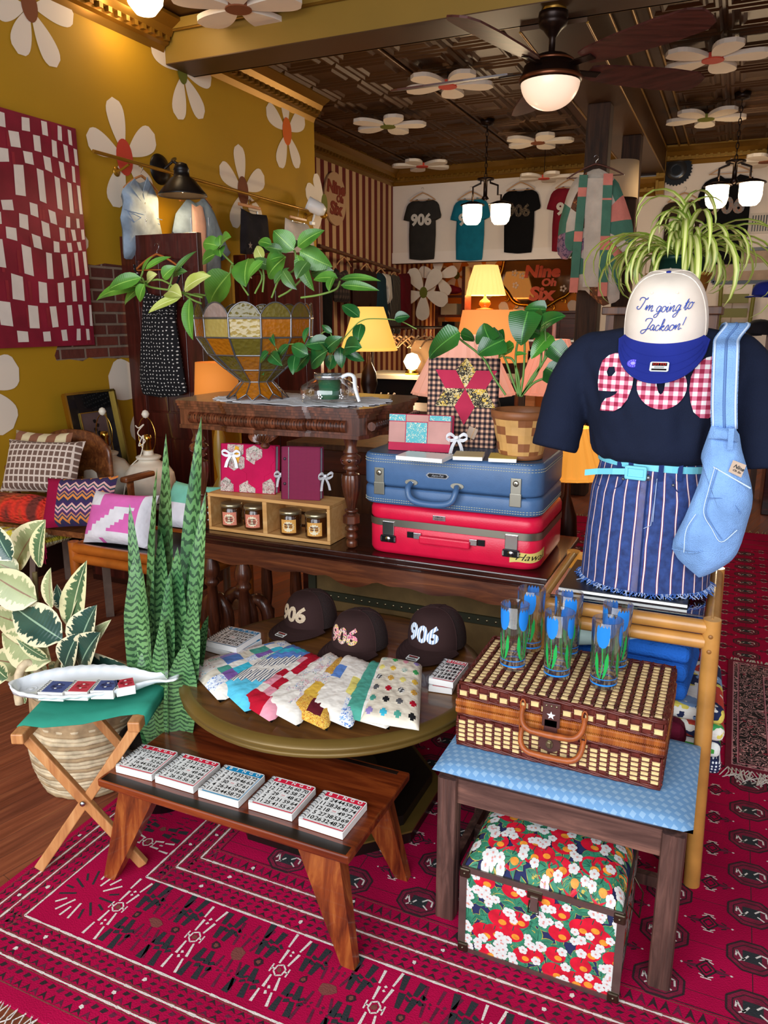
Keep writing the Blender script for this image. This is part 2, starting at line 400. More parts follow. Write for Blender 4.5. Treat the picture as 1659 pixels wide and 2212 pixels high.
# ================================================================ THE SETTING
WX, WE, BY, CZ, SX = -3.709, 6.70, 10.15, 3.42, -4.43     # mustard wall x, its end y, back wall y, ceiling z, striped wall x
OY = 12.2                                                 # orange wall behind the counter
MUST = mat('mustard_paint', '#B0840C', .75, var=.06, vs=1.5, bump=.05, bs=90)
CREAM = mat('cream_paint', '#EADBC8', .8); PETR = mat('petal_red', '#C4402C', .8); PETB = mat('petal_brown', '#7E4526', .8); PETO = mat('petal_orange', '#D9641C', .8); PETG = mat('petal_green', '#66691C', .8)
WHITE = mat('white_wall', '#E8D9CC', .85, var=.04, vs=2, bump=.08, bs=40)
# floor: red brown boards, slightly turned
n = NT('floor_boards'); c = n.co('Object', rot=(0, 0, R(13)))
br = n.t.nodes.new('ShaderNodeTexBrick'); n.t.links.new(n.n('Mapping', Vector=c, Rotation=(0, 0, R(90))), br.inputs['Vector'])
br.offset = .43; br.inputs['Scale'].default_value = 1; br.inputs['Brick Width'].default_value = 1.9; br.inputs['Row Height'].default_value = .075; br.inputs['Mortar Size'].default_value = .0012
br.inputs['Color1'].default_value = lin('#8A4222'); br.inputs['Color2'].default_value = lin('#5C2412'); br.inputs['Mortar'].default_value = lin('#1E0A05'); br.inputs['Bias'].default_value = -.1
gr = n.n('TexNoise', Vector=n.n('Mapping', Vector=c, Scale=(30, 1.6, 1)), Scale=1.6, Detail=8., Roughness=.65, Distortion=.5)
gc = n.ramp(gr, [(.3, '#3A160B'), (.52, '#7A3A1C'), (.75, '#B06A36')])
n.P(Base_Color=n.mix(.5, br.outputs[0], gc), Roughness=n.mul(gr, .25, 'ADD')); n.b.inputs['Coat Weight'].default_value = .15; n.b.inputs['Coat Roughness'].default_value = .25
n.bump(br.outputs[1], .3, -.002); FLOOR = n.m
struct(MB().box((-.8, 5.6, -.05), (9, 14.4, .1), FLOOR), 'floor')
# left wall with its painted daisies and the bare bricks
n = NT('old_brick'); c = n.co('Object'); br = n.t.nodes.new('ShaderNodeTexBrick'); n.t.links.new(n.n('Mapping', Vector=n.n('CombineXYZ', I0=n.sep(c)[1], I1=n.sep(c)[2]), Scale=(1, 1, 1)), br.inputs['Vector'])
for k, v in (('Scale', 1), ('Brick Width', .2), ('Row Height', .07), ('Mortar Size', .009), ('Mortar Smooth', .3)): br.inputs[k].default_value = v
br.inputs['Color1'].default_value = lin('#7A2F1E'); br.inputs['Color2'].default_value = lin('#4E1D14'); br.inputs['Mortar'].default_value = lin('#8D7A68')
nz = n.n('TexNoise', Vector=c, Scale=18., Detail=5.); n.P(Base_Color=n.mix(n.mul(nz, .45), br.outputs[0], '#5A3A2A'), Roughness=.95)
n.bump(n.mul(n.mul(br.outputs[1], -1.), nz, 'ADD'), .7, .01); BRICK = n.m
b = MB(); b.box((WX-.1, (WE-1.0)/2, CZ/2), (.2, WE+1.0, CZ), MUST)
def wdec(pts, m, dx=.003): b.poly([V((WX+dx, p[0], p[1])) for p in pts], m)
def wall_daisy(c, tips, cm, cr=.07, wf=.46):
    C = PX(c[0], c[1], WX)
    for i, t in enumerate(tips):
        T = PX(t[0], t[1], WX); dy, dz = T.y-C.y, T.z-C.z; L = sqrt(dy*dy+dz*dz); a = atan2(dz, dy)
        wdec([(C.y+p[0], C.z+p[1]) for p in petal(a, L, L*wf)], CREAM, .003+.0003*i)
    wdec([(C.y+cr*.75*cos(t*pi/12), C.z+cr*1.1*sin(t*pi/12)) for t in range(24)], cm, .0055)
wall_daisy((62, 12), [(38, 116), (122, 146), (158, 30), (-18, 20), (80, -95)], PETB, .075)
wall_daisy((393, 156), [(324, 92), (384, 258), (438, 256), (456, 168), (400, 60)], PETG, .07)
wall_daisy((268, 340), [(241, 209), (185, 292), (333, 290), (243, 446), (328, 415)], PETR, .1)
wall_daisy((619, 284), [(613, 190), (574, 232), (657, 252), (602, 361), (645, 363)], PETO, .1)
wall_daisy((524, 413), [(514, 311), (473, 358), (570, 380), (502, 490), (564, 480)], PETB, .1)
wall_daisy((700, 440), [(659, 408), (678, 376), (676, 492)], PETG, .08)
wall_daisy((140, 535), [(190, 520), (120, 640), (160, 640), (110, 430), (60, 540)], PETR)
wall_daisy((-60, 830), [(40, 795), (28, 925), (-60, 960)], PETR, .1, .62)
wall_daisy((330, 840), [(233, 812), (300, 960), (330, 720)], PETR, .1, .62)
# ragged patch of bare brick
rp = [(120, 775), (118, 758), (150, 748), (190, 744), (250, 740), (250, 571), (235, 574), (205, 570), (185, 572), (184, 640), (186, 740), (160, 749)]
P1 = [(183, 570), (205, 573), (226, 569), (300, 578), (300, 775), (262, 772), (255, 775), (232, 773), (205, 775), (192, 772), (178, 780), (150, 776), (122, 779), (118, 768), (124, 748), (185, 742)]
q = [PX(x, y, WX) for x, y in P1]; b.prism([(p.y, p.z) for p in q], -.002, .002, BRICK, M(((0, 0, 1, WX), (1, 0, 0, 0), (0, 1, 0, 0), (0, 0, 0, 1))))
struct(b, 'wall_left')
b = MB(); b.box((SX-.05, (WE+OY)/2, CZ/2), (.1, OY-WE+.4, CZ), stripes('candy_stripes', ((0, '#CFA97C'), (.5, '#6B2119')), 5.6, 1)); b.box(((SX+WX)/2-.2, WE-.03, CZ/2), (.75, .06, CZ), MUST)
struct(b, 'wall_left.001')
# back wall above the counter opening and to the right of the post
b = MB(); b.box((-3.12, BY+.06, 2.84), (2.7, .12, 1.2), WHITE); b.box((-3.12, BY+.045, 2.31), (2.68, .13, .14), mat('header_board', '#EFE2D8', .7))
b.box((.35, BY+.06, CZ/2), (4.3, .12, CZ), WHITE)
b.box((.35, BY-.005, 2.22), (4.3, .02, .03), mat('header_board', '#EFE2D8', .7))
for i in range(8): b.box((-1.6+i*.5, BY-.003, 1.1), (.012, .01, 2.2), mat('panel_groove', '#B9A392', .8))
struct(b, 'wall_back')
n_or = mat('orange_paint', '#D07A1C', .8, var=.05, vs=2)
b = MB(); b.box((-3.0, OY+.05, CZ/2), (3.6, .1, CZ), n_or); b.box((-1.55, (OY+BY)/2, CZ/2), (.1, OY-BY-.2, CZ), n_or)
def back_daisy(px, py, r, rot, cm, wf=.5, dy=OY):
    C = PY(px, py, dy)
    for i in range(5):
        a = rot+i*2*pi/5; b.poly([(C.x+p[0], dy-.004-.0004*i, C.z+p[1]) for p in petal(a, r, r*wf)], CREAM)
    b.poly([(C.x+.05*cos(t*pi/8), dy-.007, C.z+.06*sin(t*pi/8)) for t in range(16)], cm)
for a in [(987, 595, .32, 1.57, PETG), (1048, 590, .4, 1.1, PETG), (770, 590, .4, 1, PETG), (1100, 690, .3, .8, PETG), (1245, 690, .3, 1.9, PETG), (1015, 720, .3, .3, PETG), (940, 690, .35, 2, PETG)]: back_daisy(*a)
struct(b, 'wall_back.001')
struct(MB().box((2.35, 5.5, CZ/2), (.1, 9.6, CZ), WHITE), 'wall_right')
# tin ceiling: pressed coffers
TIN = mat('tin_bronze', '#4A2D12', .48, metal=.3, var=.12, vs=2, bump=.12, bs=60); TIN2 = mat('tin_edge', '#5E3C16', .4, metal=.45)
b = MB(); b.box((-.9, 4.6, CZ+.06), (8.2, 15.6, .1), TIN)
t = .46
def coffer(cx, cy, s):
    zz = [CZ+.008, CZ-.012, CZ-.012, CZ+.004, CZ+.004, CZ-.014, CZ-.014, CZ+.002]; kk = [.48, .44, .40, .37, .31, .28, .25, .2]
    vs = []
    for z, k in zip(zz, kk):
        for sx, sy in ((-1, -1), (1, -1), (1, 1), (-1, 1)): vs.append((cx+sx*k*s, cy+sy*k*s, z))
    fs = []
    for i in range(len(kk)-1): fs += [(i*4+j, (i+1)*4+j, (i+1)*4+(j+1) % 4, i*4+(j+1) % 4) for j in range(4)]
    o = (len(kk)-1)*4; fs.append((o+3, o+2, o+1, o)); b.add(vs, fs, TIN)
y = 4.97+t/2
while y < BY-.1:
    x = SX+t/2
    while x < 2.2:
        if not -1.6 < x < -.75: coffer(x, y, t)
        x += t
    y += t
for i in range(6): b.tube([(SX+t*(1+3*i)-.0, 4.96, CZ-.016), (SX+t*(1+3*i), BY, CZ-.016)], .012, TIN2, 6)
struct(b, 'ceiling')
# beams
OLIVE = mat('olive_gold_paint', '#8A6A24', .5, metal=.15, var=.05, vs=2); DKBR = mat('beam_brown', '#4A2E14', .45, metal=.2, var=.08, vs=2); GOLD = mat('gold_trim', '#8C6420', .35, metal=.6)
b = MB(); b.box((-.75, 4.80, 3.295), (5.95, .29, .25), OLIVE); b.box((-.75, 4.80, 3.168), (5.9, .3, .006), DKBR); b.box((-.75, 4.945, 3.175), (5.9, .02, .02), GOLD)  # thin dark sheet below the olive beam colours in its underside shade
b.box((-.75, 4.645, 3.39), (5.9, .05, .06), OLIVE); b.box((-.75, 4.635, 3.355), (5.9, .012, .01), GOLD); struct(b, 'trim_1')
b = MB(); b.box((-1.155, (4.95+BY)/2, 3.28), (.39, BY-4.95, .28), DKBR)
for x in (-1.35, -.96): b.tube([(x, 4.96, 3.40), (x, BY, 3.40)], .012, GOLD, 6); b.tube([(x, 4.96, 3.14), (x, BY, 3.14)], .008, GOLD, 6)
for x in (-.82, -.72, -1.5): b.tube([(x, 4.96, 3.41), (x, BY, 3.41)], .012, GOLD, 6)
struct(b, 'trim_2')
OLDW = wood('old_post_wood', '#160C07', '#4A2E1C', 2, .8, .8)
b = MB(); b.box((-1.17, 6.78, 1.57), (.18, .17, 3.14), OLDW, bev=.01); b.box((-1.07, 8.0, 1.57), (.17, .16, 3.14), OLDW, bev=.01); struct(b, 'trim_3')
# crown mouldings
def crown(name, segs, sc=1.):
    b = MB(); pr = [(0, 0), (.17, 0), (.17, -.02), (.145, -.035), (.10, -.06), (.075, -.10), (.05, -.105), (.05, -.14), (.02, -.15), (0, -.19)]
    for A, B, nrm in segs:
        A, B, nrm = V(A), V(B), V(nrm); up = V((0, 0, 1)) if abs(nrm.z) < .5 else None
        vs = []
        for p in (A, B):
            for x, z in pr: vs.append(p+nrm*(x*sc)+V((0, 0, 1))*(z*sc))
        k = len(pr); b.add(vs, [(i, i+1, k+i+1, k+i) for i in range(k-1)]+[tuple(range(k)), tuple(range(2*k-1, k-1, -1))], GOLD)
        L = (B-A).length; d = (B-A)/L; m_ = int(L/.075)
        for i in range(m_): b.box((0, 0, 0), (.03, .03, .03), GOLD, M.Translation(A+d*((i+.5)*L/m_)+nrm*(.065*sc)+V((0, 0, -.115*sc))))
    struct(b, name)
crown('trim_4', [((WX, -.8, CZ), (WX, 4.64, CZ), (1, 0, 0)), ((WX, 4.96, CZ), (WX, WE, CZ), (1, 0, 0))])
crown('trim_5', [((SX, WE, CZ), (SX, BY, CZ), (1, 0, 0))]); crown('trim_6', [((SX, BY, CZ), (-1.35, BY, CZ), (0, -1, 0)), ((-1.05, BY, CZ), (2.3, BY, CZ), (0, -1, 0)), ((-1.45, BY, 3.10), (-.96, BY, 3.10), (0, -1, 0))])
b = MB(); b.box((-1.0, BY-.06, 3.16), (.09, .12, .5), GOLD); b.box((-1.035, BY-.1, 3.17), (.03, .08, .46), GOLD); struct(b, 'trim_7')
b = MB(); b.box((WX+.012, 2.85, .1), (.024, 7.7, .2), mat('dark_base', '#2A120B', .5)); b.box((WX+.02, 2.85, .205), (.04, 7.7, .02), mat('base_cap', '#B9B0A0', .6)); struct(b, 'baseboard_left')
# ================================================================ RUGS
RED = mat('rug_crimson', '#A6083E', .95, var=.2, vs=3, bump=.6, bs=260, spec=.1); RDK = mat('rug_dark', '#2B131C', .95, var=.3, vs=20, bump=.6, bs=260); RBK = mat('rug_charcoal', '#23272B', .95, bump=.6, bs=260)
RWH = mat('rug_white', '#D8D0C8', .95, bump=.6, bs=260); RBR = mat('rug_brown', '#763A34', .95, bump=.6, bs=260); RMD = mat('rug_plum', '#5A1230', .95, var=.3, vs=40, bump=.6, bs=260)
ROC = mat('rug_wine', '#74082E', .95, var=.3, vs=40, bump=.6, bs=260)
X0, X1, Y0, Y1 = -1.675, 2.05, .935, 5.95
b = MB(); b.box(((X0+X1)/2, (Y0+Y1)/2, .004), (X1-X0, Y1-Y0, .008), RED); ZL = [.0084]
def st(x0, y0, x1, y1, w, m, z=.0086, w2=None):
    d = V((x1-x0, y1-y0, 0)); L = d.length
    if L < 1e-5: return
    q = V((-d.y, d.x, 0))/L; w2 = w if w2 is None else w2
    b.add([(x0+q.x*w/2, y0+q.y*w/2, z), (x0-q.x*w/2, y0-q.y*w/2, z), (x1-q.x*w2/2, y1-q.y*w2/2, z), (x1+q.x*w2/2, y1+q.y*w2/2, z)], [(0, 1, 2, 3)], m)
def line(x0, y0, x1, y1, w, m, z=.0088, sg=.02):
    L = sqrt((x1-x0)**2+(y1-y0)**2); k = max(1, int(L/sg))
    for i in range(k):
        a, c = i/k, (i+1)/k; st(lerp(x0, x1, a), lerp(y0, y1, a), lerp(x0, x1, c), lerp(y0, y1, c), w*rnd.uniform(.55, 1.25), m, z, w*rnd.uniform(.55, 1.25))
def ring(cx, cy, rx, ry, w, m, k=8, z=.0086, ph=pi/8):
    P = [(cx+rx*cos(ph+2*pi*i/k), cy+ry*sin(ph+2*pi*i/k)) for i in range(k)]
    for i in range(k): st(*P[i], *P[(i+1) % k], w, m, z)
def blot(cx, cy, r, m, k=5, z=.0087, sx=1.):
    P = [(cx+sx*r*rnd.uniform(.6, 1.2)*cos(2*pi*i/k), cy+r*rnd.uniform(.6, 1.2)*sin(2*pi*i/k), z) for i in range(k)]; b.add(P, [tuple(range(k))], m)
# line offsets of the border, front (y) and left (x)
FY = [1.03, 1.083, 1.143, 1.383, 1.449, 1.508, 1.56]; FX = [-1.622, -1.584, -1.53, -1.341, -1.291, -1.251, -1.22]
for i in range(6):
    line(FX[i], FY[i], X1-(FX[i]-X0), FY[i], .0062, RWH); line(FX[i], FY[i], FX[i], Y1-(FY[i]-Y0), .0062, RWH)
line(FX[6], FY[6], X1-.45, FY[6], .003, RDK); line(FX[6], FY[6], FX[6], Y1-.6, .003, RDK)
def guard(i, a, k):          # small dark arrowheads between two lines
    for ax in (0, 1):
        lo, hi = ((FY if ax == 0 else FX)[i]+.006, (FY if ax == 0 else FX)[a]-.006); s0 = (FX if ax == 0 else FY)[i]; e = (X1-.1 if ax == 0 else 4.6); w = hi-lo; p = .026; c = s0+.03; j = 0
        while c < e:
            for q in range(k):
                u = lo+w*(q+.5)/k; h = w/k*.42; mm = RDK if (j+q) % 3 else RMD
                if k == 1 or q % 2 == 0: P = [(c-p*.45, u-h), (c, u+h), (c+p*.45, u-h), (c, u-h*.2)]
                else: P = [(c-p*.3, u-h*.6), (c-p*.1, u+h*.6), (c+p*.4, u+h*.3), (c+p*.1, u-h*.7)]
                P = [(x, y, .0085) for x, y in P] if ax == 0 else [(y, x, .0085) for x, y in P]
                b.add(P if ax == 0 else P[::-1], [(0, 1, 2, 3)], mm)
            if j % 12 == 5:
                u = (lo+hi)/2; (blot(c, u, .007, RWH) if ax == 0 else blot(u, c, .007, RWH))
            c += p; j += 1
        for q in (.0, 1.):
            u = lerp(lo, hi, q)
            (line(s0, u, e, u, .003, RBR, .0085) if ax == 0 else line(u, s0, u, e, .003, RBR, .0085))
FY.append(.968); FX.append(-1.662); FY.append(1.03); FX.append(-1.622); guard(7, 8, 2); guard(0, 1, 2); guard(1, 2, 3); guard(3, 4, 3); guard(4, 5, 3); guard(5, 6, 1)
# fan band: spiky sprays, white and charcoal, around small brown stars
def spray(cx, cy, ax, m, n_, L, w, ctr):
    for sg in (-1, 1):
        for q in range(n_):
            o = (q-(n_-1)/2); x0, x1_ = o*.010, o*.021+rnd.uniform(-.002, .002); l0, l1 = .018+.028*(q % 2), L*(.62+.38*((q+1) % 2))*rnd.uniform(.9, 1.05)
            for s_, e_ in ((l0, lerp(l0, l1, .5)-.004), (lerp(l0, l1, .5)+.003, l1)):
                p = (lerp(x0, x1_, s_/L), s_*sg, lerp(x0, x1_, e_/L)+.004, e_*sg)
                st(cx+p[0], cy+p[1], cx+p[2], cy+p[3], w*.8, m, .0087, w*1.2) if ax == 0 else st(cx+p[1], cy+p[0], cx+p[3], cy+p[2], w*.8, m, .0087, w*1.2)
    if ctr:
        (ring(cx, cy, .014, .017, .004, m, 6, .0088)); blot(cx, cy, .009, RBR, 6, .0089)
        for s_ in (-1, 1): st(cx+s_*.022, cy-.012, cx+s_*.022, cy+.012, .004, m); st(cx+s_*.012, cy, cx+s_*.022, cy, .004, m)
c = -1.332; cyf = 1.265
while c < X1-.2:
    spray(c, cyf, 0, RWH, 3, .108, .0062, True)
    for o, n_, ww in ((.064, 4, .0145), (.188, 4, .0145)):
        spray(c+o, cyf, 0, RBK, n_, .112, ww, False); blot(c+o, cyf, .013, RDK, 6, .0088); blot(c+o, cyf, .007, RBR, 5, .0089)
    spray(c+.126, cyf, 0, RMD, 5, .10, .007, False); blot(c+.126, cyf, .018, RBR, 8, .0088, 1.3)
    c += .2465
c = 1.50; cxf = -1.436
while c < 4.8:
    spray(cxf, c, 1, RWH, 3, .085, .0062, True)
    for o in (.064, .188): spray(cxf, c+o, 1, RBK, 4, .088, .014, False); blot(cxf, c+o, .012, RBR, 5, .0089)
    spray(cxf, c+.126, 1, RMD, 4, .08, .004, False); c += .2465
for i in range(18):         # corner spray
    a = i*pi/9; r0 = .035+.02*(i % 2); st(-1.436+r0*cos(a), 1.27+r0*sin(a), -1.436+.08*cos(a), 1.27+.09*sin(a), .006, RWH if i % 9 in (2, 3, 4, 5) else RBK)
# field: octagons and small stepped diamonds
def octo(cx, cy):
    s = 1.
    b.add([(cx+.058*cos(pi/8+k*pi/4), cy+.05*sin(pi/8+k*pi/4), .0083) for k in range(8)], [tuple(range(8))], ROC); ring(cx, cy, .06, .052, .005, RDK); ring(cx, cy, .046, .038, .003, RDK)
    b.add([(cx+.03*cos(pi/4+k*pi/2), cy+.026*sin(pi/4+k*pi/2), .0085) for k in range(4)], [(0, 1, 2, 3)], RBK)
    for sx in (-1, 1):
        P = [(cx+sx*.008, cy+.003), (cx+sx*.02, cy+.016*sx), (cx+sx*.034, cy+.012), (cx+sx*.036, cy-.006)]
        for p, q in zip(P, P[1:]): st(*p, *q, .0045, RWH)
        st(cx+sx*.014, cy-.008, cx+sx*.03, cy-.02, .004, RWH)
def diam(cx, cy):
    ring(cx, cy, .022, .026, .005, RDK, 4, ph=0); ring(cx, cy, .012, .014, .004, RDK, 4, ph=0)
    for sx in (-1, 1):
        st(cx+sx*.022, cy, cx+sx*.05, cy, .012, RMD, .0085, .004); blot(cx+sx*.055, cy, .004, RWH, 4)
        for sy in (-1, 1): st(cx+sx*.004, cy+sy*.026, cx+sx*.016, cy+sy*.02, .003, RWH); st(cx+sx*.03, cy+sy*.012, cx+sx*.042, cy+sy*.006, .004, RDK)
    for q in (-1, 1): st(cx-.012, cy+q*.03, cx+.012, cy+q*.03, .003, RWH)
y = 1.605; j = 0
while y < 5.5:
    for k in range(-8, 8):
        x = .18+k*.2
        if x-.06 > FX[6] and x < X1-.5: octo(x, y)
        if x-.1-.05 > FX[6] and x < X1-.4: diam(x-.1, y+.078)
    y += .157; j += 1
for k in range(-7, 8): st(.18+k*.2, 1.57, .18+k*.2, 5.5, .002, RDK, .0082)
i = 0
while Y0+.02+.157*i < 5.5: i += 1; st(FX[6], 1.605+.157*(i-1), X1-.45, 1.605+.157*(i-1), .0015, RDK, .0082) if i < 25 else None
for k in range(3): line(X0+.2, 5.5+k*.12, X1-.2, 5.5+k*.12, .01, (RDK, RBR, RDK)[k])
for x, y in [(-1.62, .952), (-1.6, .952), (-1.575, .952), (-1.555, .952), (-1.53, .952), (-1.505, .952)]: ring(x, y, .007, .009, .003, RWH, 5)
for k in range(170):        # fringe
    x = X0+.01+k*(X1-X0-.02)/170
    for q in range(2): b.tube([(x+rnd.uniform(-.008, .008), Y0+.006, .006), (x+rnd.uniform(-.02, .02), Y0-.025, .009), (x+rnd.uniform(-.035, .035), Y0-.03-rnd.uniform(.01, .05), .004)], .0018, RWH, 4, caps=False)
    b.tube([(x, Y1, .005), (x+rnd.uniform(-.02, .02), Y1+.07, .003)], .004, mat('old_fringe', '#A8956F', .9), 4, caps=False)
single(b, 'oriental_rug', 'large crimson oriental rug with white outlined border and octagon field covering the floor', 'rug', (X0, Y0, 0))
# runner lying on top, right edge of the view
RPK = mat('runner_pink', '#C98A94', .95, bump=.5, bs=260); RMA = mat('runner_maroon', '#6E0B2A', .95, var=.2, bump=.5, bs=260)
n = NT('arabesque'); c = n.co('Object'); f = n.n('TexNoise', Vector=c, Scale=26., Detail=1.5, Distortion=1.2)
f2 = n.mul(n.mul(n.mul(f, 7.), 1., 'FRACT'), .26, 'LESS_THAN'); g2 = n.mul(n.n('TexNoise', Vector=c, Scale=40.), .66, 'GREATER_THAN')
n.P(Base_Color=n.mix(g2, n.mix(f2, '#14090C', '#D9A6A4'), '#8E1E38'), Roughness=.95); ARAB = n.m
b = MB(); rx0, rx1, ry0, ry1 = .105, 1.0, 2.62, 3.56; z = .012
b.box(((rx0+rx1)/2, (ry0+ry1)/2, .011), (rx1-rx0, ry1-ry0, .006), RMA)
def frame(o, w, m, z):
    a, c_, d, e = rx0+o, rx1-o, ry0+o, ry1-o
    for x0, y0, x1, y1 in ((a, d, c_, d+w), (a, e-w, c_, e), (a, d+w, a+w, e-w), (c_-w, d+w, c_, e-w)): b.poly([(x0, y0, z), (x1, y0, z), (x1, y1, z), (x0, y1, z)], m)
frame(.02, .022, RPK, .0142); frame(.024, .014, ARAB, .0144); frame(.045, .09, ARAB, .0143); frame(.137, .022, RPK, .0142); frame(.141, .014, ARAB, .0144); frame(.165, .012, RDK, .0142)
cx, cy = (rx0+rx1)/2, (ry0+ry1)/2
b.poly([(rx0+.18, ry0+.18, .0142), (rx1-.18, ry0+.18, .0142), (rx1-.18, ry1-.18, .0142), (rx0+.18, ry1-.18, .0142)], ARAB)
def starp(k, rx, ry, t, ph=0): return [((rx*(1+t*(-1)**i))*cos(ph+2*pi*i/k), (ry*(1+t*(-1)**i))*sin(ph+2*pi*i/k)) for i in range(k)]
b.poly([(cx+x, cy+y, .0145) for x, y in starp(32, .25, .29, .07)], RPK); b.poly([(cx+x, cy+y, .0147) for x, y in starp(32, .24, .28, .07)], RMA); b.poly([(cx+x, cy+y, .0149) for x, y in starp(24, .1, .12, .1)], RPK); b.poly([(cx+x, cy+y, .0151) for x, y in starp(24, .085, .105, .1)], ARAB)
for k in range(70):
    x = rx0+.01+k*(rx1-rx0-.02)/70
    for q in range(3): b.tube([(x, ry0+.004, .012), (x+rnd.uniform(-.02, .02), ry0-.03, .013), (x+rnd.uniform(-.03, .03), ry0-.05-rnd.uniform(0, .03), .010)], .0022, RWH, 4, caps=False)
    b.tube([(x, ry1, .012), (x+rnd.uniform(-.01, .01), ry1+.03, .01)], .004, RWH, 4, caps=False)
single(b, 'fringed_rug', 'small black and pink bordered rug with white fringe lying on the crimson rug', 'rug', (rx0, ry0, .008))
# ================================================================ LOW BENCH with bingo notebooks
CHER = wood('cherry_wood', '#3A1206', '#93451C', 0, 1, .28, .35, c3='#6B2A10'); CHERZ = wood('cherry_wood_leg', '#45170A', '#A8602A', 2, 1, .3, .3, c3='#7A3615'); WORN = mat('worn_black_edge', '#1C110C', .35, var=.5, vs=15)
t = thing('low_bench', 'low cherry wood bench holding a row of five bingo notebooks', 'bench', (-1.05, 1.53, 0))
b = MB(); b.box((-1.066, 1.525, .301), (.75, .37, .024), CHER, bev=.005)
o_ = b.build('seat_board', t)
b = MB(); b.prism([(-1.43, 1.343), (-.70, 1.343), (-.70, 1.372), (-.95, 1.379), (-1.2, 1.371), (-1.43, 1.376)], .3132, .3135, WORN); b.prism([(-1.40, 1.69), (-.72, 1.685), (-.72, 1.70), (-1.40, 1.706)], .3132, .3135, WORN); b.build('worn_finish', o_)
for sx in (-1, 1):
    for sy in (-1, 1):
        b = MB(); cx = -1.066+sx*.27; cy = 1.525+sy*.13; fx = -1.07+sx*.365; fy = 1.525+sy*(.175 if sy < 0 else .15)
        if sx < 0 and sy < 0: fx = -1.43
        if sx > 0: fx = -.695
        b.hexa([(fx-.018, fy-.014, .008), (fx+.018, fy-.014, .008), (fx+.018, fy+.014, .008), (fx-.018, fy+.014, .008)], [(cx-.06, cy-.02, .289), (cx+.06, cy-.02, .289), (cx+.06, cy+.02, .289), (cx-.06, cy+.02, .289)], CHERZ); b.build('leg', t)
PAPER = mat('paper_edge', '#E9E6E2', .8); CARD = mat('card_white', '#F1F1EE', .35, coat=.3); INK = mat('ink_black', '#101010', .5); GREY = mat('print_grey', '#A9A9A9', .6); WIRE = mat('wire_steel', '#8E9096', .3, metal=.9); WIREB = mat('wire_black', '#15151A', .35, metal=.3)
BRED = mat('bingo_red', '#D8203F', .4); BBLU = mat('bingo_blue', '#1889BE', .4)
def quadframe(TL, TRt, BL, z):
    a, b_, c_ = PZ(*TL, z), PZ(*TRt, z), PZ(*BL, z); w = (b_-a).length; h = (a-c_).length; x = (b_-a).normalized(); y0 = (a-c_).normalized(); y = V((-x.y, x.x, 0)); return c_, x, y, w, h
def notebook_bingo(TL, TRt, BL, z, th, colm, rows, label, group, cat='notebook'):
    c_, x, y, w, h = quadframe(TL, TRt, BL, z+th); fr = basis((c_.x, c_.y, z), x, y, V((0, 0, 1)))
    t = thing('bingo_notebook', label, cat, group=group, Mx=fr)
    b = LB(); b.box((w/2, h/2, th/2-.001), (w*.97, h*.98, th-.004), PAPER); b.build('pages', t)
    b = LB(); rr = []
    r = .007
    for cx, cy, a0 in ((w-r, h-r, 0), (r, h-r, 90), (r, r, 180), (w-r, r, 270)): rr += [(cx+r*cos(R(a0+q*30)), cy+r*sin(R(a0+q*30))) for q in range(4)]
    b.prism(rr, th-.0022, th-.0006, CARD); Z = th-.0004; hx = .012
    b.add([(hx, h*.845, Z), (w-.003, h*.845, Z), (w-.003, h-.004, Z), (hx, h-.004, Z)], [(0, 1, 2, 3)], colm)
    for x0, y0, x1, y1 in ((hx, .003, w-.003, .0065), (w-.0045, .003, w-.0025, h-.004)): b.add([(x0, y0, Z), (x1, y0, Z), (x1, y1, Z), (x0, y1, Z)], [(0, 1, 2, 3)], colm)
    gx0, gx1, gy0, gy1 = hx+.002, w-.006, .009, h*.835; cw, chh = (gx1-gx0)/5, (gy1-gy0)/5
    for i in range(6):
        b.box((gx0+i*cw, (gy0+gy1)/2, Z), (.0005, gy1-gy0, .0003), GREY); b.box(((gx0+gx1)/2, gy0+i*chh, Z), (gx1-gx0, .0005, .0003), GREY)
    for i, ch in enumerate('BINGO'): b.text(ch, h*.125, CARD, TR((gx0+(i+.5)*cw, h*.92, Z+.0003)), off=.03)
    for r_, row in enumerate(rows):
        for q, v in enumerate(row):
            px, py = gx0+(q+.5)*cw, gy1-(r_+.5)*chh
            if v is None: b.text('FREE', chh*.28, BRED, TR((px, py+chh*.12, Z+.0003))); b.text('SPACE', chh*.24, GREY, TR((px, py-chh*.18, Z+.0003)))
            else: b.text(str(v), chh*.98, INK, TR((px, py, Z+.0003)), off=.022, sx=.95)
    b.build('printed_cover', t)
    b = LB(); k = 13
    for i in range(k):
        yy = h*(.06+.88*i/(k-1)); b.tube([(.006+.009*cos(a), yy+.0008*sin(a/2), th/2+(th/2+.004)*sin(a)) for a in [2*pi*q/12 for q in range(12)]], .0011, WIREB if i % 2 else WIRE, 5, closed=True)
    b.build('spiral_binding', t); return t
C1 = lambda x, y: (200+x/2.304, 1560+y/2.304)
N_ = None; ZB = .3135; BG = 'bingo card notebooks in a row on the low bench'
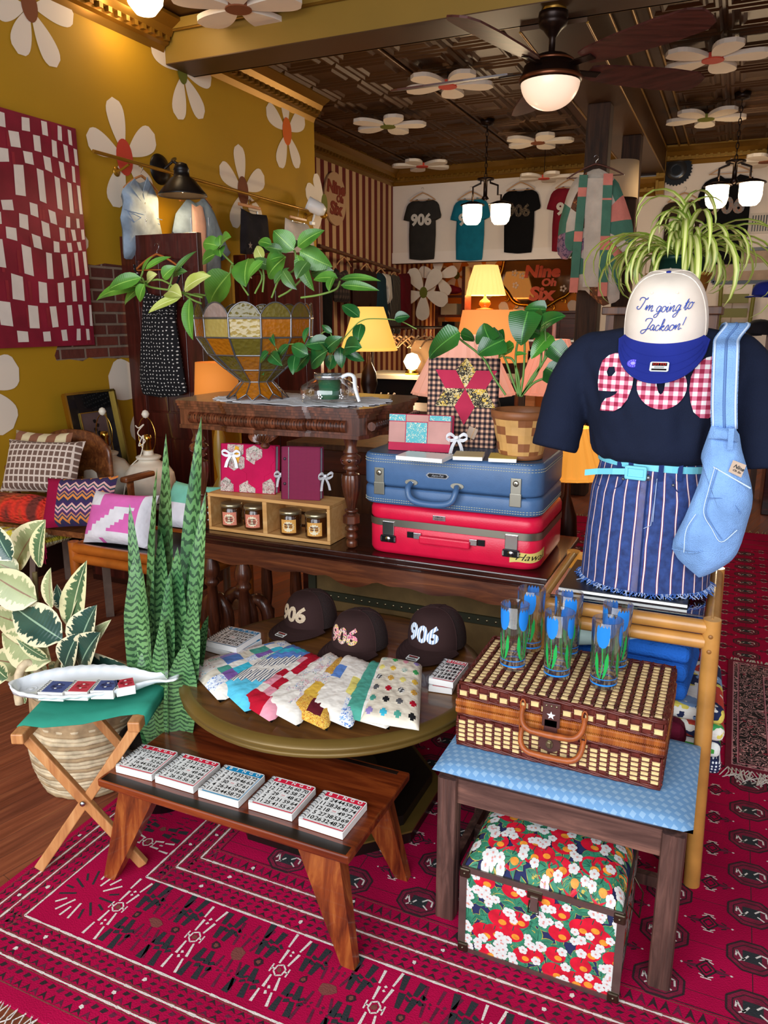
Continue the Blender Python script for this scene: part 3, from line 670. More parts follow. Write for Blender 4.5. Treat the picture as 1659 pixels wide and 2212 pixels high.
BK = [((262, 110), (440, 152), (110, 215), BRED, [[10, 25, 37, 53, 61], [3, 17, 34, 49, 69], [4, 28, N_, 52, 62], [1, 16, 44, 55, 63], [7, 24, 39, 46, 67]], 'red headed bingo notebook at the far left end of the low bench'),
      ((460, 155), (650, 207), (305, 265), BRED, [[9, 23, 31, 52, 72], [7, 21, 44, 57, 63], [12, 29, N_, 49, 66], [10, 16, 38, 58, 74], [2, 26, 35, 56, 75]], 'red headed bingo notebook second from left, just left of the blue one on the bench'),
      ((683, 215), (882, 268), (520, 335), BBLU, [[2, 19, 33, 50, 72], [3, 24, 39, 46, 63], [9, 30, N_, 57, 61], [4, 26, 34, 59, 66], [11, 22, 44, 58, 73]], 'blue headed bingo notebook in the middle of the row on the low bench'),
      ((915, 270), (1130, 328), (770, 395), BRED, [[14, 22, 36, 60, 70], [12, 17, 42, 58, 73], [5, 29, N_, 48, 62], [2, 18, 31, 59, 64], [11, 25, 41, 55, 67]], 'red headed bingo notebook just right of the blue one on the low bench'),
      ((1163, 338), (1380, 402), (1020, 478), BRED, [[8, 24, 44, 59, 68], [11, 28, 36, 46, 74], [12, 18, N_, 49, 72], [5, 27, 38, 53, 69], [10, 26, 32, 48, 75]], 'red headed bingo notebook at the right end of the low bench')]
for a, b_, c_, m_, rows, lb in BK: notebook_bingo(C1(*a), C1(*b_), C1(*c_), ZB, .022, m_, rows, lb, BG)
# ================================================================ ROUND PEDESTAL TABLE
WAL = wood('walnut_top', '#3C220F', '#7C5022', 0, .8, .3, .3, c3='#5E3A18'); GEDGE = mat('bronze_edge', '#6B5426', .35, metal=.25, var=.15, vs=6); EBON = mat('dark_pedestal', '#150C09', .4)
TX0, TY0, TZ, TRD = -1.044, 1.945, .46, .468
t = thing('round_table', 'round wooden pedestal table with bronze coloured moulded edge', 'table', (TX0, TY0, 0))
b = MB(); b.lathe([(0, TZ), (TRD-.03, TZ), (TRD-.028, TZ)], WAL, 72, TR((TX0, TY0, 0)), cap=False); o_ = b.build('table_top', t)
b = MB(); b.lathe([(TRD-.03, TZ), (TRD-.012, TZ-.001), (TRD-.008, TZ-.007), (TRD, TZ-.01), (TRD+.002, TZ-.018), (TRD-.006, TZ-.026), (TRD-.006, TZ-.032), (TRD-.002, TZ-.036), (TRD-.01, TZ-.044), (TRD-.03, TZ-.046), (0, TZ-.046)], GEDGE, 72, TR((TX0, TY0, 0)), cap=False); b.build('moulded_edge', t)
b = MB(); b.lathe([(.16, TZ-.047), (.15, TZ-.08), (.07, TZ-.12), (.055, .3), (.08, .22), (.065, .16), (.12, .11), (.15, .1)], EBON, 24, TR((TX0, TY0, 0))); b.build('pedestal', t)
b = MB(); oc = lambda r: [(TX0+r*cos(pi/8+k*pi/4), TY0+r*sin(pi/8+k*pi/4)) for k in range(8)]
b.prism(oc(.34), .0092, .045, EBON); b.prism(oc(.345), .046, .052, GEDGE); b.prism(oc(.31), .052, .085, EBON); b.prism(oc(.25), .085, .105, EBON); b.build('base', t)
# ---- quilted pouches fanned on the table
Q = {k: cloth('quilt_'+k, v, bump=.8, sc=60.) for k, v in dict(white='#ECE6DC', ecru='#E2D8C4', red='#B80F2C', pink='#E79AAA', lilac='#9C8AC8', aqua='#3DB6D0', teal='#4FA08E', blue='#5E86CC', yellow='#E3B846', lemon='#EBDD7A', green='#3FA55A', black='#1B1B1E', maroon='#5E1622', grey='#5A5A5E', purple='#7C5AA0', cyan='#5CC4E4').items()}
Q['pfl'] = floral('print_pink_floral', '#EFE9E2', ('#C94A74', '#5E86CC', '#D98AA0', '#4FA08E'), 95.); Q['yfl'] = floral('print_yellow_floral', '#D9A63A', ('#B0461E', '#EBDD7A', '#8A2A2A'), 110.); Q['bfl'] = floral('print_blue_floral', '#E8ECF0', ('#2E5CB0', '#3D78C8', '#6EA0DC'), 70.)
Q['gfl'] = floral('print_green', '#D5E2D0', ('#2E7A5A', '#4FA08E', '#3a5aa0'), 80.); Q['str'] = stripes('ticking_stripe', ((0, '#ECE6DC'), (.62, '#3B4A6B')), 110, 0); Q['prm'] = floral('print_small', '#EFE9E2', ('#C9642A', '#3DB6D0', '#B80F2C', '#5A5A5E'), 60., .3); Q['chk'] = checks('black_white_check', '#EEEEEE', '#111111', '#777777', 90., ax=(0, 1))
C6 = lambda x, y: (380+x/2.514, 1180+y/2.514)
def pouch(q, z0, th, cell, label, zip_c=None):
    P = [PZ(*C6(*p), z0) for p in q]; c0 = sum(P, V())/4; nu, nv = 18, 14
    def bl(u, v): return P[0].lerp(P[1], u).lerp(P[3].lerp(P[2], u), v)
    def top(u, v):
        k = max(0, (1-abs(2*u-1)**5)*(1-abs(2*v-1)**5))**.4; p = bl(u, v); return V((p.x, p.y, z0+.003+th*k+.0022*sin(u*31)*sin(v*27)*k))
    b = MB(); b.grid(lambda u, v: top(v, u), nv, nu, lambda i, j: Q[cell((j+.5)/nu, (i+.5)/nv)])
    b.grid(lambda u, v: V((*bl(u, v).xy, z0+.003-.003*max(0, (1-abs(2*u-1)**5)*(1-abs(2*v-1)**5))**.4)), nu, nv, Q['white'])
    return single(b, 'quilted_pouch', label, 'pouch', (c0.x, c0.y, z0), 'quilted pouches fanned across the round table')
def cell1(u, v):
    if v < .12: return 'pfl'
    k = int(u*7)+int(v*5)*3; return ['white', 'gfl', 'lilac', 'prm', 'white', 'blue', 'ecru', 'teal', 'white', 'bfl', 'purple', 'aqua'][k % 12]
def cell2(u, v):
    d = u*1.4-v*.5; return 'cyan' if d < .08 else 'str' if d < .38 else 'white' if d < .5 else 'str' if d < .72 else 'blue' if d < .9 else 'aqua' if d < 1.05 else 'blue'
def cell3(u, v):
    k = int(u*7); s = int(v*2.99); return ['red', 'white', 'pink'][(k+s) % 3] if not (k % 2 == 0 and s == 1) else 'red'
def cell4(u, v): return 'white' if (u+v*.4) < .36 else 'pfl' if (int(u*7)+int(v*3)) % 2 else 'white'
def cell5(u, v): return 'maroon' if .05 < u < .2 and v > .45 and v < .8 else 'yfl' if (u < .22 or u > .62) else 'yellow' if u < .45 else 'pfl'
def cell6(u, v):
    if v > .72 and u < .3: return 'bfl'
    if v > .62 and u > .32 and u < .62: return 'lemon' if v > .3 else 'blue'
    if v < .35 and .5 < u < .7: return 'blue'
    return 'white'
def cell7(u, v):
    if v < .42: return 'pink' if u > .93 else 'teal'
    return 'prm' if v > .6 and int(u*9) % 2 else 'white'
def cell8(u, v):
    x, y = u*4 % 1-.5, v*6 % 1-.5; k = int(u*4)*5+int(v*6)*3
    if abs(x)**.8+abs(y)**.8 < .5: return ['gfl', 'red', 'lilac', 'lemon', 'black', 'green', 'chk', 'aqua', 'yellow', 'grey', 'pink', 'yfl', 'teal'][k % 13]
    return 'ecru'
pouch([(55, 655), (600, 522), (715, 592), (240, 855)], TZ+.001, .022, cell1, 'floral and lilac patchwork pouch at the left end of the fan on the round table')
pouch([(235, 775), (640, 545), (760, 600), (385, 915)], TZ+.006, .024, cell2, 'blue and navy striped quilted pouch with bright cyan corner')
pouch([(340, 850), (740, 590), (835, 640), (520, 965)], TZ+.010, .024, cell3, 'red and white checkerboard patchwork pouch in the fan')
pouch([(448, 868), (850, 588), (905, 625), (668, 988)], TZ+.015, .024, cell4, 'white quilted pouch with small pink floral patches')
pouch([(600, 905), (900, 612), (965, 650), (822, 1010)], TZ+.019, .024, cell5, 'yellow floral quilted pouch with a maroon patch')
pouch([(705, 895), (925, 600), (1075, 655), (955, 1003)], TZ+.024, .024, cell6, 'white quilted pouch with blue floral end and pale yellow triangle')
pouch([(888, 925), (1062, 632), (1180, 680), (1160, 1003)], TZ+.028, .024, cell7, 'white quilted pouch with a long teal strip tipped in pink')
def pouch8():
    q = [(965, 925), (1115, 615), (1337, 655), (1320, 1005)]
    P = [PZ(*C6(*p), TZ+.034) for p in q]; return q
CELL8 = cell8
q8 = [(1115, 615), (1337, 655), (1320, 1005), (1000, 955)]
P8 = [PZ(*C6(*p), TZ+.034) for p in q8]; c0 = sum(P8, V())/4
def bl8(u, v): return P8[0].lerp(P8[1], u).lerp(P8[3].lerp(P8[2], u), v)
def f8(u, v):
    k = max(0, (1-abs(2*u-1)**6)*(1-abs(2*v-1)**6))**.4; x, y = (u*4 % 1)-.5, (v*6 % 1)-.5
    p = bl8(u, v); return V((p.x, p.y, TZ+.037+.022*k+.002*k*min(1, 3*abs(sqrt(x*x+y*y)-.42))))
b = MB(); b.grid(lambda u, v: f8(v, u), 48, 32, lambda i, j: Q[cell8((j+.5)/32, (i+.5)/48)]); b.grid(lambda u, v: V((*bl8(u, v).xy, TZ+.036)), 4, 4, Q['white'])
single(b, 'quilted_pouch', 'cream cathedral window quilted pouch with small coloured diamonds at the right end of the fan', 'pouch', (c0.x, c0.y, TZ), 'quilted pouches fanned across the round table')
# ---- bingo stacks on the table
r1 = [[2, 28, 39, 56, 66], [8, 25, 33, 55, 67], [9, 26, N_, 52, 69], [13, 19, 44, 60, 74], [5, 21, 42, 47, 75]]; r2 = [[8, 28, 31, 52, 70], [14, 18, 33, 48, 66], [6, 16, N_, 50, 61], [12, 27, 38, 55, 72], [15, 20, 31, 59, 64]]
GS = 'bingo notebooks stacked on the round table'
notebook_bingo(C6(278, 455), C6(446, 500), C6(150, 535), TZ+.001, .02, BBLU, r1, 'lower bingo notebook of the left stack on the round table', GS)
notebook_bingo(C6(278, 430), C6(452, 466), C6(150, 512), TZ+.022, .02, BBLU, r1, 'blue headed bingo notebook, upper one of the left stack on the round table', GS)
notebook_bingo(C6(1455, 655), C6(1580, 672), C6(1370, 755), TZ+.001, .02, BRED, r2, 'lower bingo notebook of the stack beside the picnic basket', GS)
notebook_bingo(C6(1455, 608), C6(1585, 632), C6(1370, 713), TZ+.022, .02, BRED, r2, 'red headed bingo notebook, upper one beside the picnic basket', GS)
# ---- trucker caps
CAPB = cloth('cap_brown', '#33201F', sc=700., bump=.1); CAPM = mat('cap_mesh', '#2B1C1A', .8, bump=1., bs=420); STK = mat('sticker_silver', '#D5D8D4', .35); SBK = mat('sticker_black', '#17100F', .4); SRD = mat('sticker_red', '#B02018', .4)
def cap(Mx, label, fill, cm=CAPB, bm_=CAPB, back=CAPM, h=.108, txtf=None, group='brown trucker caps on the round table', brimdrop=.012, purple=False, s=1.):
    t = thing('baseball_cap', label, 'cap', group=group, Mx=Mx); rx, ry = .088, .098
    def S(th, v):    # th 0 = front (-y); v 0 rim, 1 top
        a = v*pi/2; r = cos(a)**.55 if v < 1 else 0; z = h*sin(a)**1.02; fl = 1+.06*(1+cos(th))/2*sin(a*2)
        return V((rx*r*sin(th)*fl, -ry*r*cos(th)*fl, z+.004-.012*(1-cos(th))/2*(1-v)))
    def front(x, z):
        z = min(z, h*.97); a = math.asin(min(1, max(0, (z-.004)/h))); r = cos(a)**.55; q = max(-.96, min(.96, x/(rx*r))); th = math.asin(q)
        for _ in range(3): fl = 1+.06*(1+cos(th))/2*sin(a*2); th = math.asin(max(-.97, min(.97, x/(rx*r*fl))))
        return V((x, -ry*r*cos(th)*(1+.06*(1+cos(th))/2*sin(a*2))-.002, z))
    b = LB(); b.grid(lambda u, v: S(lerp(-1.25, 1.25, u), v), 24, 12, cm); b.build('front_panel', t)
    b = LB(); b.grid(lambda u, v: S(lerp(1.25, 2*pi-1.25, u), v), 24, 12, back)
    for a in (1.25, pi, 2*pi-1.25, 2.1, 2*pi-2.1): b.tube([S(a, v/10) for v in range(11)], .0016, cm, 5)
    b.build('back_panel', t)
    b = LB()
    def br(u, v):
        th = lerp(-1.2, 1.2, u); p = S(th, .03); k = cos(th/1.2*pi/2)**.6 if abs(u-.5) < .4999 else 0; e = p+V((.012*sin(th)*v, -.082*k*v, -brimdrop*v*k-.006*v+.012*(cos(th*1.0)-.6)*v-.0*v)); return e
    b.grid(br, 20, 6, bm_); b.grid(lambda u, v: br(1-u, v)-V((0, 0, .004)), 20, 6, bm_); b.tube([br(i/20, 1)-V((0, 0, .002)) for i in range(21)], .0028, bm_, 6)
    for q in (.35, .6, .82): b.tube([br(.05+.9*i/20, q)+V((0, 0, .0004)) for i in range(21)], .0006, bm_, 4)
    br_o = b.build('brim', t)
    b = LB(); b.lathe([(0, .004), (.005, .0025), (.007, 0)], bm_, 12, TR((0, 0, h+.003))); b.build('top_button', t)
    # sticker on the brim
    b = LB(); p0 = br(.5 if not purple else .52, .62)+V((0, -.002, .0012)); px_ = (br(.56, .6)-br(.44, .6)).normalized(); py_ = (br(.5, .3)-br(.5, .9)).normalized(); fr = basis(p0, px_, py_)
    rr = [(.019*sx*(1 if k else .86), .012*sy*(.8 if k else 1)) for sx, sy, ks in ((1, 1, (1, 0)), (-1, 1, (0, 1)), (-1, -1, (1, 0)), (1, -1, (0, 1))) for k in ks]
    b.prism(rr, 0, .001, STK, fr); b.box((0, .0055, .0012), (.03, .0075, .0006), SBK, fr); b.box((0, -.0075, .0012), (.03, .004, .0006), SBK, fr); b.text('OTTO', .0085, SRD, fr @ TR((0, .0055, .0018)), off=.03, sx=1.1)
    for q in (-.001, -.003): b.box((0, q, .0012), (.02, .0007, .0004), SBK, fr)
    b.build('size_sticker', br_o)
    if purple:
        b = LB(); p0 = br(.27, .72)+V((0, 0, .0015)); fr = basis(p0, px_, py_); b.prism([(.0125*cos(a*pi/8), .0105*sin(a*pi/8)) for a in range(16)], 0, .0008, mat('sticker_violet', '#5A4FD0', .4), fr)
        for a in range(12): b.box((.009*cos(a*pi/6), .0075*sin(a*pi/6), .001), (.0016, .0016, .0005), mat('sticker_lilac', '#A9A0F0', .4), fr)
        b.prism([(.005*cos(a*pi/4), .0042*sin(a*pi/4)) for a in range(8)], .0008, .0014, mat('sticker_lilac', '#A9A0F0', .4), fr); b.build('round_sticker', br_o)
    if fill is not None:
        vs, fs = cut(*txt('906', .045, 0, .98), .12); b = LB(); sz = .066; z0 = h*.5
        b.add([front(v.x*sz, z0+v.y*sz*.98) for v in vs], fs, fill, None, False); b.build('numerals', t)
    if txtf: txtf(t, front, h)
    return t
NU1 = floral('numeral_tan_lace', '#B9A184', ('#E2D3BC', '#D8C4A6'), 130.); NU2 = floral('numeral_bright_floral', '#E6B9B4', ('#3C7A4A', '#C94A74', '#EBC54A', '#2A2A2E'), 90., .6); NU3 = stripes('numeral_blue_stripe', ((0, '#E6ECF2'), (.55, '#8FA5C4')), 120, 0)
def capat(px, py, z, rz, s=1., rx=0): p = PZ(px, py, z); return TR((p.x, p.y, z), rz=rz) @ TR((0, 0, 0), rx=rx, s=s)
cap(capat(672, 1342, TZ+.018, -12, 1.0), 'brown trucker cap with tan lace 906, furthest back on the round table', NU1)
cap(capat(778, 1388, TZ+.018, -10, 1.0), 'brown trucker cap with bright floral 906, the middle one', NU2)
cap(capat(944, 1385, TZ+.018, -8, 1.05), 'brown trucker cap with pale blue striped 906, right one near the picnic basket', NU3)
# ================================================================ STOOL, TRUNK, BASKET, GLASSES
DRIFT = wood('weathered_brown', '#2C1A16', '#7A5348', 2, 1.2, .55, 0, c3='#4E332B'); DRIFX = wood('weathered_apron', '#3A231D', '#8A5E4E', 0, 1.2, .5, 0, c3='#5E3F36')
n = NT('blue_dotted_cloth'); o = n.sep(n.co('Object', rot=(0, 0, R(28)))); a = n.mul(n.mul(o[0], 62.), 1., 'FLOORED_MODULO'); rw = n.mul(n.mul(o[0], 62.), 0., 'FLOOR'); rw = n.mul(rw, .5)
rw = n.n('Math', I0=n.mul(o[0], 62.), operation='FLOOR'); a2 = n.mul(n.mul(n.mul(o[1], 42.), n.mul(rw, .5), 'ADD'), 1., 'FLOORED_MODULO')
g = n.mul(n.mul(a, .30, 'GREATER_THAN'), n.mul(a2, .55, 'GREATER_THAN')); zf = n.mul(n.n('TexNoise', Vector=n.co('Object'), Scale=4.), .2)
n.P(Base_Color=n.mix(n.mul(g, .55), '#6C9AC6', '#A3C4DE'), Roughness=.6); n.bump(g, .4, .002); DOTB = n.m
SX0, SX1, SY0, SY1 = -.578, .018, 1.572, 1.955
t = thing('upholstered_stool', 'dark weathered stool with pale blue dotted seat under the picnic basket', 'stool', (-.28, 1.76, 0))
b = MB()
def cus(sg):
    def f(u, v):
        x, y = 2*u-1, 2*v-1; k = max(0, (1-x**8)*(1-y**8))**.5
        return V((lerp(SX0, SX1, u), lerp(SY0, SY1, v), .432+sg*(.018 if sg > 0 else .020)*k))
    return f
b.grid(cus(1), 30, 24, DOTB); b.grid(lambda u, v: cus(-1)(v, u), 24, 30, DOTB); b.build('seat_cushion', t)
b = MB(); b.box((-.28, 1.603, .378), (.50, .025, .066), DRIFX); b.box((-.28, 1.922, .378), (.50, .025, .066), DRIFX); b.box((-.535, 1.762, .378), (.025, .28, .066), DRIFX); b.box((-.025, 1.762, .378), (.025, .28, .066), DRIFX); b.build('apron', t)
for x in (-.541, -.019):
    for y in (1.601, 1.924):
        b = MB(); P = []
        for i in range(32):
            a = 2*pi*i/32; r = .026*(1/max(abs(cos(a)), abs(sin(a))))**.8*(1-.07*(1+cos(a*16))/2); P.append((x+r*cos(a), y+r*sin(a)))
        b.prism(P, .0088, .412, DRIFT); b.build('leg', t)
b = MB(); b.box((-.541, 1.762, .12), (.02, .28, .03), DRIFT); b.box((-.019, 1.762, .12), (.02, .28, .03), DRIFT); b.box((-.28, 1.80, .12), (.50, .02, .03), DRIFT); b.build('stretcher', t)
# ---- apple trunk
NAVY = cloth('navy_print', '#262B52', bump=.1); APR = mat('apple_red', '#C4122C', .5, var=.25, vs=40); APY = mat('apple_yellow', '#E08A2C', .5, var=.3, vs=60); BLS = mat('blossom_white', '#CFCFCB', .6, var=.08, vs=200); BLK = mat('blossom_blush', '#D88AA0', .6); LFG = mat('print_leaf_green', '#2E7A5C', .6, var=.3, vs=60); LFY = mat('print_leaf_gold', '#B9A648', .6); LFD = mat('print_leaf_dark', '#14483A', .6)
TIN_ = mat('trunk_steel', '#8C8078', .32, metal=.85, var=.15, vs=20); TIND = mat('trunk_brass_dark', '#5B5142', .3, metal=.9)
x0, x1, y0, y1, zt = -.467, -.105, 1.502, 1.80, .236
def print_on(b, S, w, h, seed, back=True):
    r = random.Random(seed); e = .0004; used = []; ct = [0]
    def put(pts, m, l): ct[0] += 1; b.poly([S(max(0, min(w, x)), max(0, min(h, y)), e*l+ct[0]*3e-7) for x, y in pts], m)
    def inb(x, y, q): return -.006+q*.5 < x < w+.006-q*.5 and -.006+q*.5 < y < h+.006-q*.5
    def lf(x, y, a, L):
        for k, (m, f, l) in enumerate(((LFY, 1., 1), (LFG, .84, 2), (LFD, .5, 2.5))):
            P = [(x+(L*t)*cos(a)-s*L*.26*f*sin(pi*t)**.8*sin(a), y+(L*t)*sin(a)+s*L*.26*f*sin(pi*t)**.8*cos(a)) for s, t in [(1, q/5) for q in range(6)]+[(-1, q/5) for q in (4, 3, 2, 1)]]
            if k == 2: P = [(x+L*.15*cos(a), y+L*.15*sin(a)), (x+L*.9*cos(a)-.0005*sin(a), y+L*.9*sin(a)+.0005*cos(a)), (x+L*.15*cos(a)-.002*sin(a), y+L*.15*sin(a)+.002*cos(a))]
            if inb(x, y, 0): put(P, m, l)
    def blossom(x, y, R_):
        a0 = r.uniform(0, 6)
        if not inb(x, y, R_*1.02): return
        for k in range(5):
            a = a0+k*1.2566; P = petal(a, R_, R_*.86, 6, .1, .6); put([(x+p[0], y+p[1]) for p in P], BLS, 5+k*.4)
        put([(x+R_*.22*cos(q*1.05), y+R_*.22*sin(q*1.05)) for q in range(6)], BLK, 7.6); put([(x+R_*.1*cos(q*1.05), y+R_*.1*sin(q*1.05)) for q in range(6)], LFY, 8)
    nA = int(w*h*420); cand = []
    for _ in range(4000):
        x, y = r.uniform(.008, w-.008), r.uniform(.008, h-.008)
        if all((x-a)**2+(y-c)**2 > .043**2 for a, c in used): used.append((x, y))
        if len(used) > nA: break
    for _ in range(int(w*h*2400)): lf(r.uniform(0, w), r.uniform(0, h), r.uniform(0, 6.28), r.uniform(.026, .038))
    for i, (x, y) in enumerate(used):
        if i % 5 < 3:
            for k in range(7): lf(x, y, r.uniform(0, 6.28), r.uniform(.03, .043))
            k = 2 if i % 5 == 0 else 1
            for q in range(k):
                R_ = r.uniform(.022, .028); ax, ay = x+q*.026, y+q*.010
                if inb(ax, ay, R_):
                    put([(ax+R_*cos(a*pi/10)*(1+.05*cos(2*a*pi/10)), ay+R_*.92*sin(a*pi/10)) for a in range(20)], APR, 3.2+q*.3)
                    put([(ax+R_*.3+R_*.38*cos(a*pi/7), ay-R_*.3+R_*.3*sin(a*pi/7)) for a in range(14)], APY, 3.8+q*.3); put([(ax-.001, ay+R_*.3), (ax+.0012, ay+R_*.3), (ax+.004, ay+R_*.8), (ax+.002, ay+R_*.82)], LFD, 4.1+q*.3)
        else:
            for k in range(4): lf(x, y, r.uniform(0, 6.28), r.uniform(.034, .045))
        for k in range(7):
            a = r.uniform(0, 6.28); d = r.uniform(.016, .036) if i % 5 < 3 else r.uniform(0, .026); blossom(x+d*cos(a), y+d*sin(a), r.uniform(.0105, .0135)) if k < 2 or (i % 5 > 2 and k < 6) else None
t = thing('keepsake_trunk', 'small storage trunk covered in red apple and white blossom fabric under the stool', 'trunk', (-.286, 1.65, 0))
b = MB(); b.box(((x0+x1)/2, (y0+y1)/2, .12), (x1-x0, y1-y0, .222), NAVY)
print_on(b, lambda x, y, e: V((x0+x, y0-.0005-e, .012+y)), x1-x0, .222, 3); print_on(b, lambda x, y, e: V((x1+.0005+e, y0+x, .012+y)), y1-y0, .222, 5); b.build('body', t)
b = MB(); ft = lambda u, v: V((lerp(x0, x1, u), lerp(y0, y1, v), zt+.008+.058*max(0, (1-abs(2*u-1)**5)*(1-abs(2*v-1)**3.2))**.5))
b.grid(ft, 24, 24, NAVY)
def lidS(x, y, e):
    W, D = x1-x0, y1-y0; p = ft(x/W, y/D); return V((p.x, p.y-e*.6, p.z+.0012+e*1.2))
print_on(b, lidS, x1-x0, y1-y0, 11); b.build('padded_lid', t)
b = MB(); q = .018
b.box(((x0+x1)/2, y0-.002, zt+.004), (x1-x0+.006, .006, .016), TIN_); b.box((x1+.002, (y0+y1)/2, zt+.004), (.006, y1-y0, .016), TIN_); b.box((x0-.002, (y0+y1)/2, zt+.004), (.006, y1-y0, .016), TIN_)
b.box(((x0+x1)/2, y0-.002, .015), (x1-x0+.006, .006, .012), TIN_); b.box((x1+.002, (y0+y1)/2, .015), (.006, y1-y0, .012), TIN_)
for x in (x0, x1): b.box((x, y0-.0015, .12), (q, .006, .22), TIN_)
b.box((x1+.0015, y0+.004, .12), (.006, q, .22), TIN_); b.box((x1+.0015, y1, .12), (.006, q, .22), TIN_); b.build('metal_edging', t)
for x in (x0+.004, x1-.004):
    for z in (.022, zt-.004):
        b = MB(); b.box((x, y0-.004, z), (.026, .010, .026), TIND, bev=.004); b.lathe([(0, .003), (.003, .002), (.004, 0)], TIND, 8, TR((x, y0-.009, z), rx=90)); b.build('corner_cap', t)
b = MB(); cx = (x0+x1)/2-.01; b.box((cx, y0-.006, zt-.008), (.034, .006, .02), TIND, bev=.001); b.box((cx, y0-.010, zt-.03), (.018, .004, .04), TIN_, bev=.001); b.tube([(cx-.01, y0-.013, zt-.02), (cx-.012, y0-.013, zt-.052), (cx+.012, y0-.013, zt-.052), (cx+.01, y0-.013, zt-.02)], .0018, TIND, 6); b.build('latch', t)
b = MB(); b.tube([(x1+.006, 1.60, .19), (x1+.03, 1.605, .16), (x1+.03, 1.69, .16), (x1+.006, 1.70, .19)], .002, TIND, 6); b.build('side_handle', t)
# ---- wicker picnic basket
WCR = mat('wicker_cream', '#DDBE84', .45, var=.18, vs=60); WBR = mat('wicker_redbrown', '#5A2118', .4, var=.3, vs=50); WOR = mat('wicker_wrapped', '#9A4E20', .4, var=.2, vs=40, bump=.2); LEA = mat('brown_leather', '#4A2722', .5, var=.1, bump=.2); BRS = mat('aged_brass', '#8E8468', .3, metal=.9)
bx0, bx1, by0, by1, bz0, bz1 = -.548, -.062, 1.675, 1.985, .4535, .628
t = thing('picnic_basket', 'wicker picnic basket in cream and red brown weave standing on the blue stool', 'basket', (-.305, 1.83, bz0))
def weave(b, O, X, Y, Nn, w, h, nc, nr, cream=.8):
    fr = basis(O, X, Y, Nn); cw, ch = w/nc, h/nr
    b.box((w/2, h/2, -.002), (w, h, .004), WBR, fr)
    for i in range(nc+1): b.tube([(i*cw, 0, .001), (i*cw, h/2, .003), (i*cw, h, .001)], .0026, WBR, 5, T=fr)
    for i in range(nc):
        for j in range(-1, nr+1):
            yc = (j+(.25 if i % 2 else .75))*ch
            if yc < ch*.3 or yc > h-ch*.3: continue
            hw = cw*cream/2; hh = ch*.39; m = WCR
            vs = [(i*cw+cw/2+sx*hw*k1, yc+sy*hh*k2, z) for z, k1, k2 in ((.0005, 1, 1), (.004, .82, .62)) for sx, sy in ((-1, -1), (1, -1), (1, 1), (-1, 1))]
            b.add(vs, [(0, 1, 5, 4), (1, 2, 6, 5), (2, 3, 7, 6), (3, 0, 4, 7), (4, 5, 6, 7)], m, fr)
            b.tube([(i*cw, yc+ch/2, .003), (i*cw+cw/2, yc+ch/2, .0015), (i*cw+cw, yc+ch/2, .003)], .0016, WBR, 4, T=fr, caps=False)
            b.tube([(i*cw-.003, yc, .004), (i*cw+.003, yc, .004)], .0022, WBR, 5, T=fr)
bw, bd = bx1-bx0, by1-by0
b = MB(); b.box(((bx0+bx1)/2, (by0+by1)/2, (bz0+.555)/2), (bw-.01, bd-.01, .555-bz0-.002), WBR)
weave(b, (bx0, by0, bz0+.008), (1, 0, 0), (0, 0, 1), (0, -1, 0), bw, .072, 21, 6); weave(b, (bx1, by0, bz0+.008), (0, 1, 0), (0, 0, 1), (1, 0, 0), bd, .072, 13, 6); weave(b, (bx0, by1, bz0+.008), (0, -1, 0), (0, 0, 1), (-1, 0, 0), bd, .072, 13, 6)
def loop_(z, o, r, m, bb, k=3):
    for i in range(k):
        P = []
        for j in range(80):
            s = j/80*4; e = int(s); f = s-e; c = [(bx0-o, by0-o), (bx1+o, by0-o), (bx1+o, by1+o), (bx0-o, by1+o)]; p, q_ = c[e], c[(e+1) % 4]
            a = j*1.3+i*2*pi/k; P.append((lerp(p[0], q_[0], f), lerp(p[1], q_[1], f)+.0, z+r*.8*sin(a)))
            P[-1] = (P[-1][0]+(r*.8*cos(a) if e % 2 else 0), P[-1][1]+(r*.8*cos(a) if e % 2 == 0 else 0), P[-1][2])
        bb.tube(P, r, m, 5, closed=True)
loop_(bz0+.005, .0, .0035, WBR, b); loop_(.54, .0, .003, WBR, b); b.build('basket_body', t)
b = MB()
n = NT('wrapped_cane'); o = n.sep(n.co('Object')); s_ = n.mul(n.mul(o[0], o[1], 'ADD'), 190.); w_ = n.n('Math', I0=n.mul(s_, 6.283), operation='SINE'); nz = n.n('TexNoise', Vector=n.co('Object', (40, 40, 4)), Scale=1.)
n.P(Base_Color=n.ramp(nz, [(.3, '#6E2F12'), (.5, '#A3571F'), (.75, '#C27A36')]), Roughness=.35); n.bump(w_, .5, .002); WRAP = n.m
for z in (.5525, .5725): b.box(((bx0+bx1)/2, (by0+by1)/2, z), (bw+.014, bd+.014, .0185), WRAP, bev=.005)
b.build('wrapped_rims', t)
b = MB(); b.box(((bx0+bx1)/2, (by0+by1)/2, .602), (bw-.012, bd-.012, .038), WBR)
weave(b, (bx0, by0, .584), (1, 0, 0), (0, 0, 1), (0, -1, 0), bw, .036, 19, 2); weave(b, (bx1, by0, .584), (0, 1, 0), (0, 0, 1), (1, 0, 0), bd, .036, 12, 2); weave(b, (bx0, by1, .584), (0, -1, 0), (0, 0, 1), (-1, 0, 0), bd, .036, 12, 2)
weave(b, (bx0+.004, by0+.004, .622), (1, 0, 0), (0, 1, 0), (0, 0, 1), bw-.008, bd-.008, 18, 17, .66)
for i in range(19): b.tube([(bx0+.004+(bw-.008)*i/18+.003*sin(q*2.4), by0+.005+(bd-.01)*q/24, .6275+.0015*cos(q*2.4)) for q in range(25)], .0034, WBR, 5)
loop_(.623, -.002, .0034, WBR, b); loop_(.586, .0, .003, WBR, b)
b.build('lid', t)
mx = (bx0+bx1)/2-.005
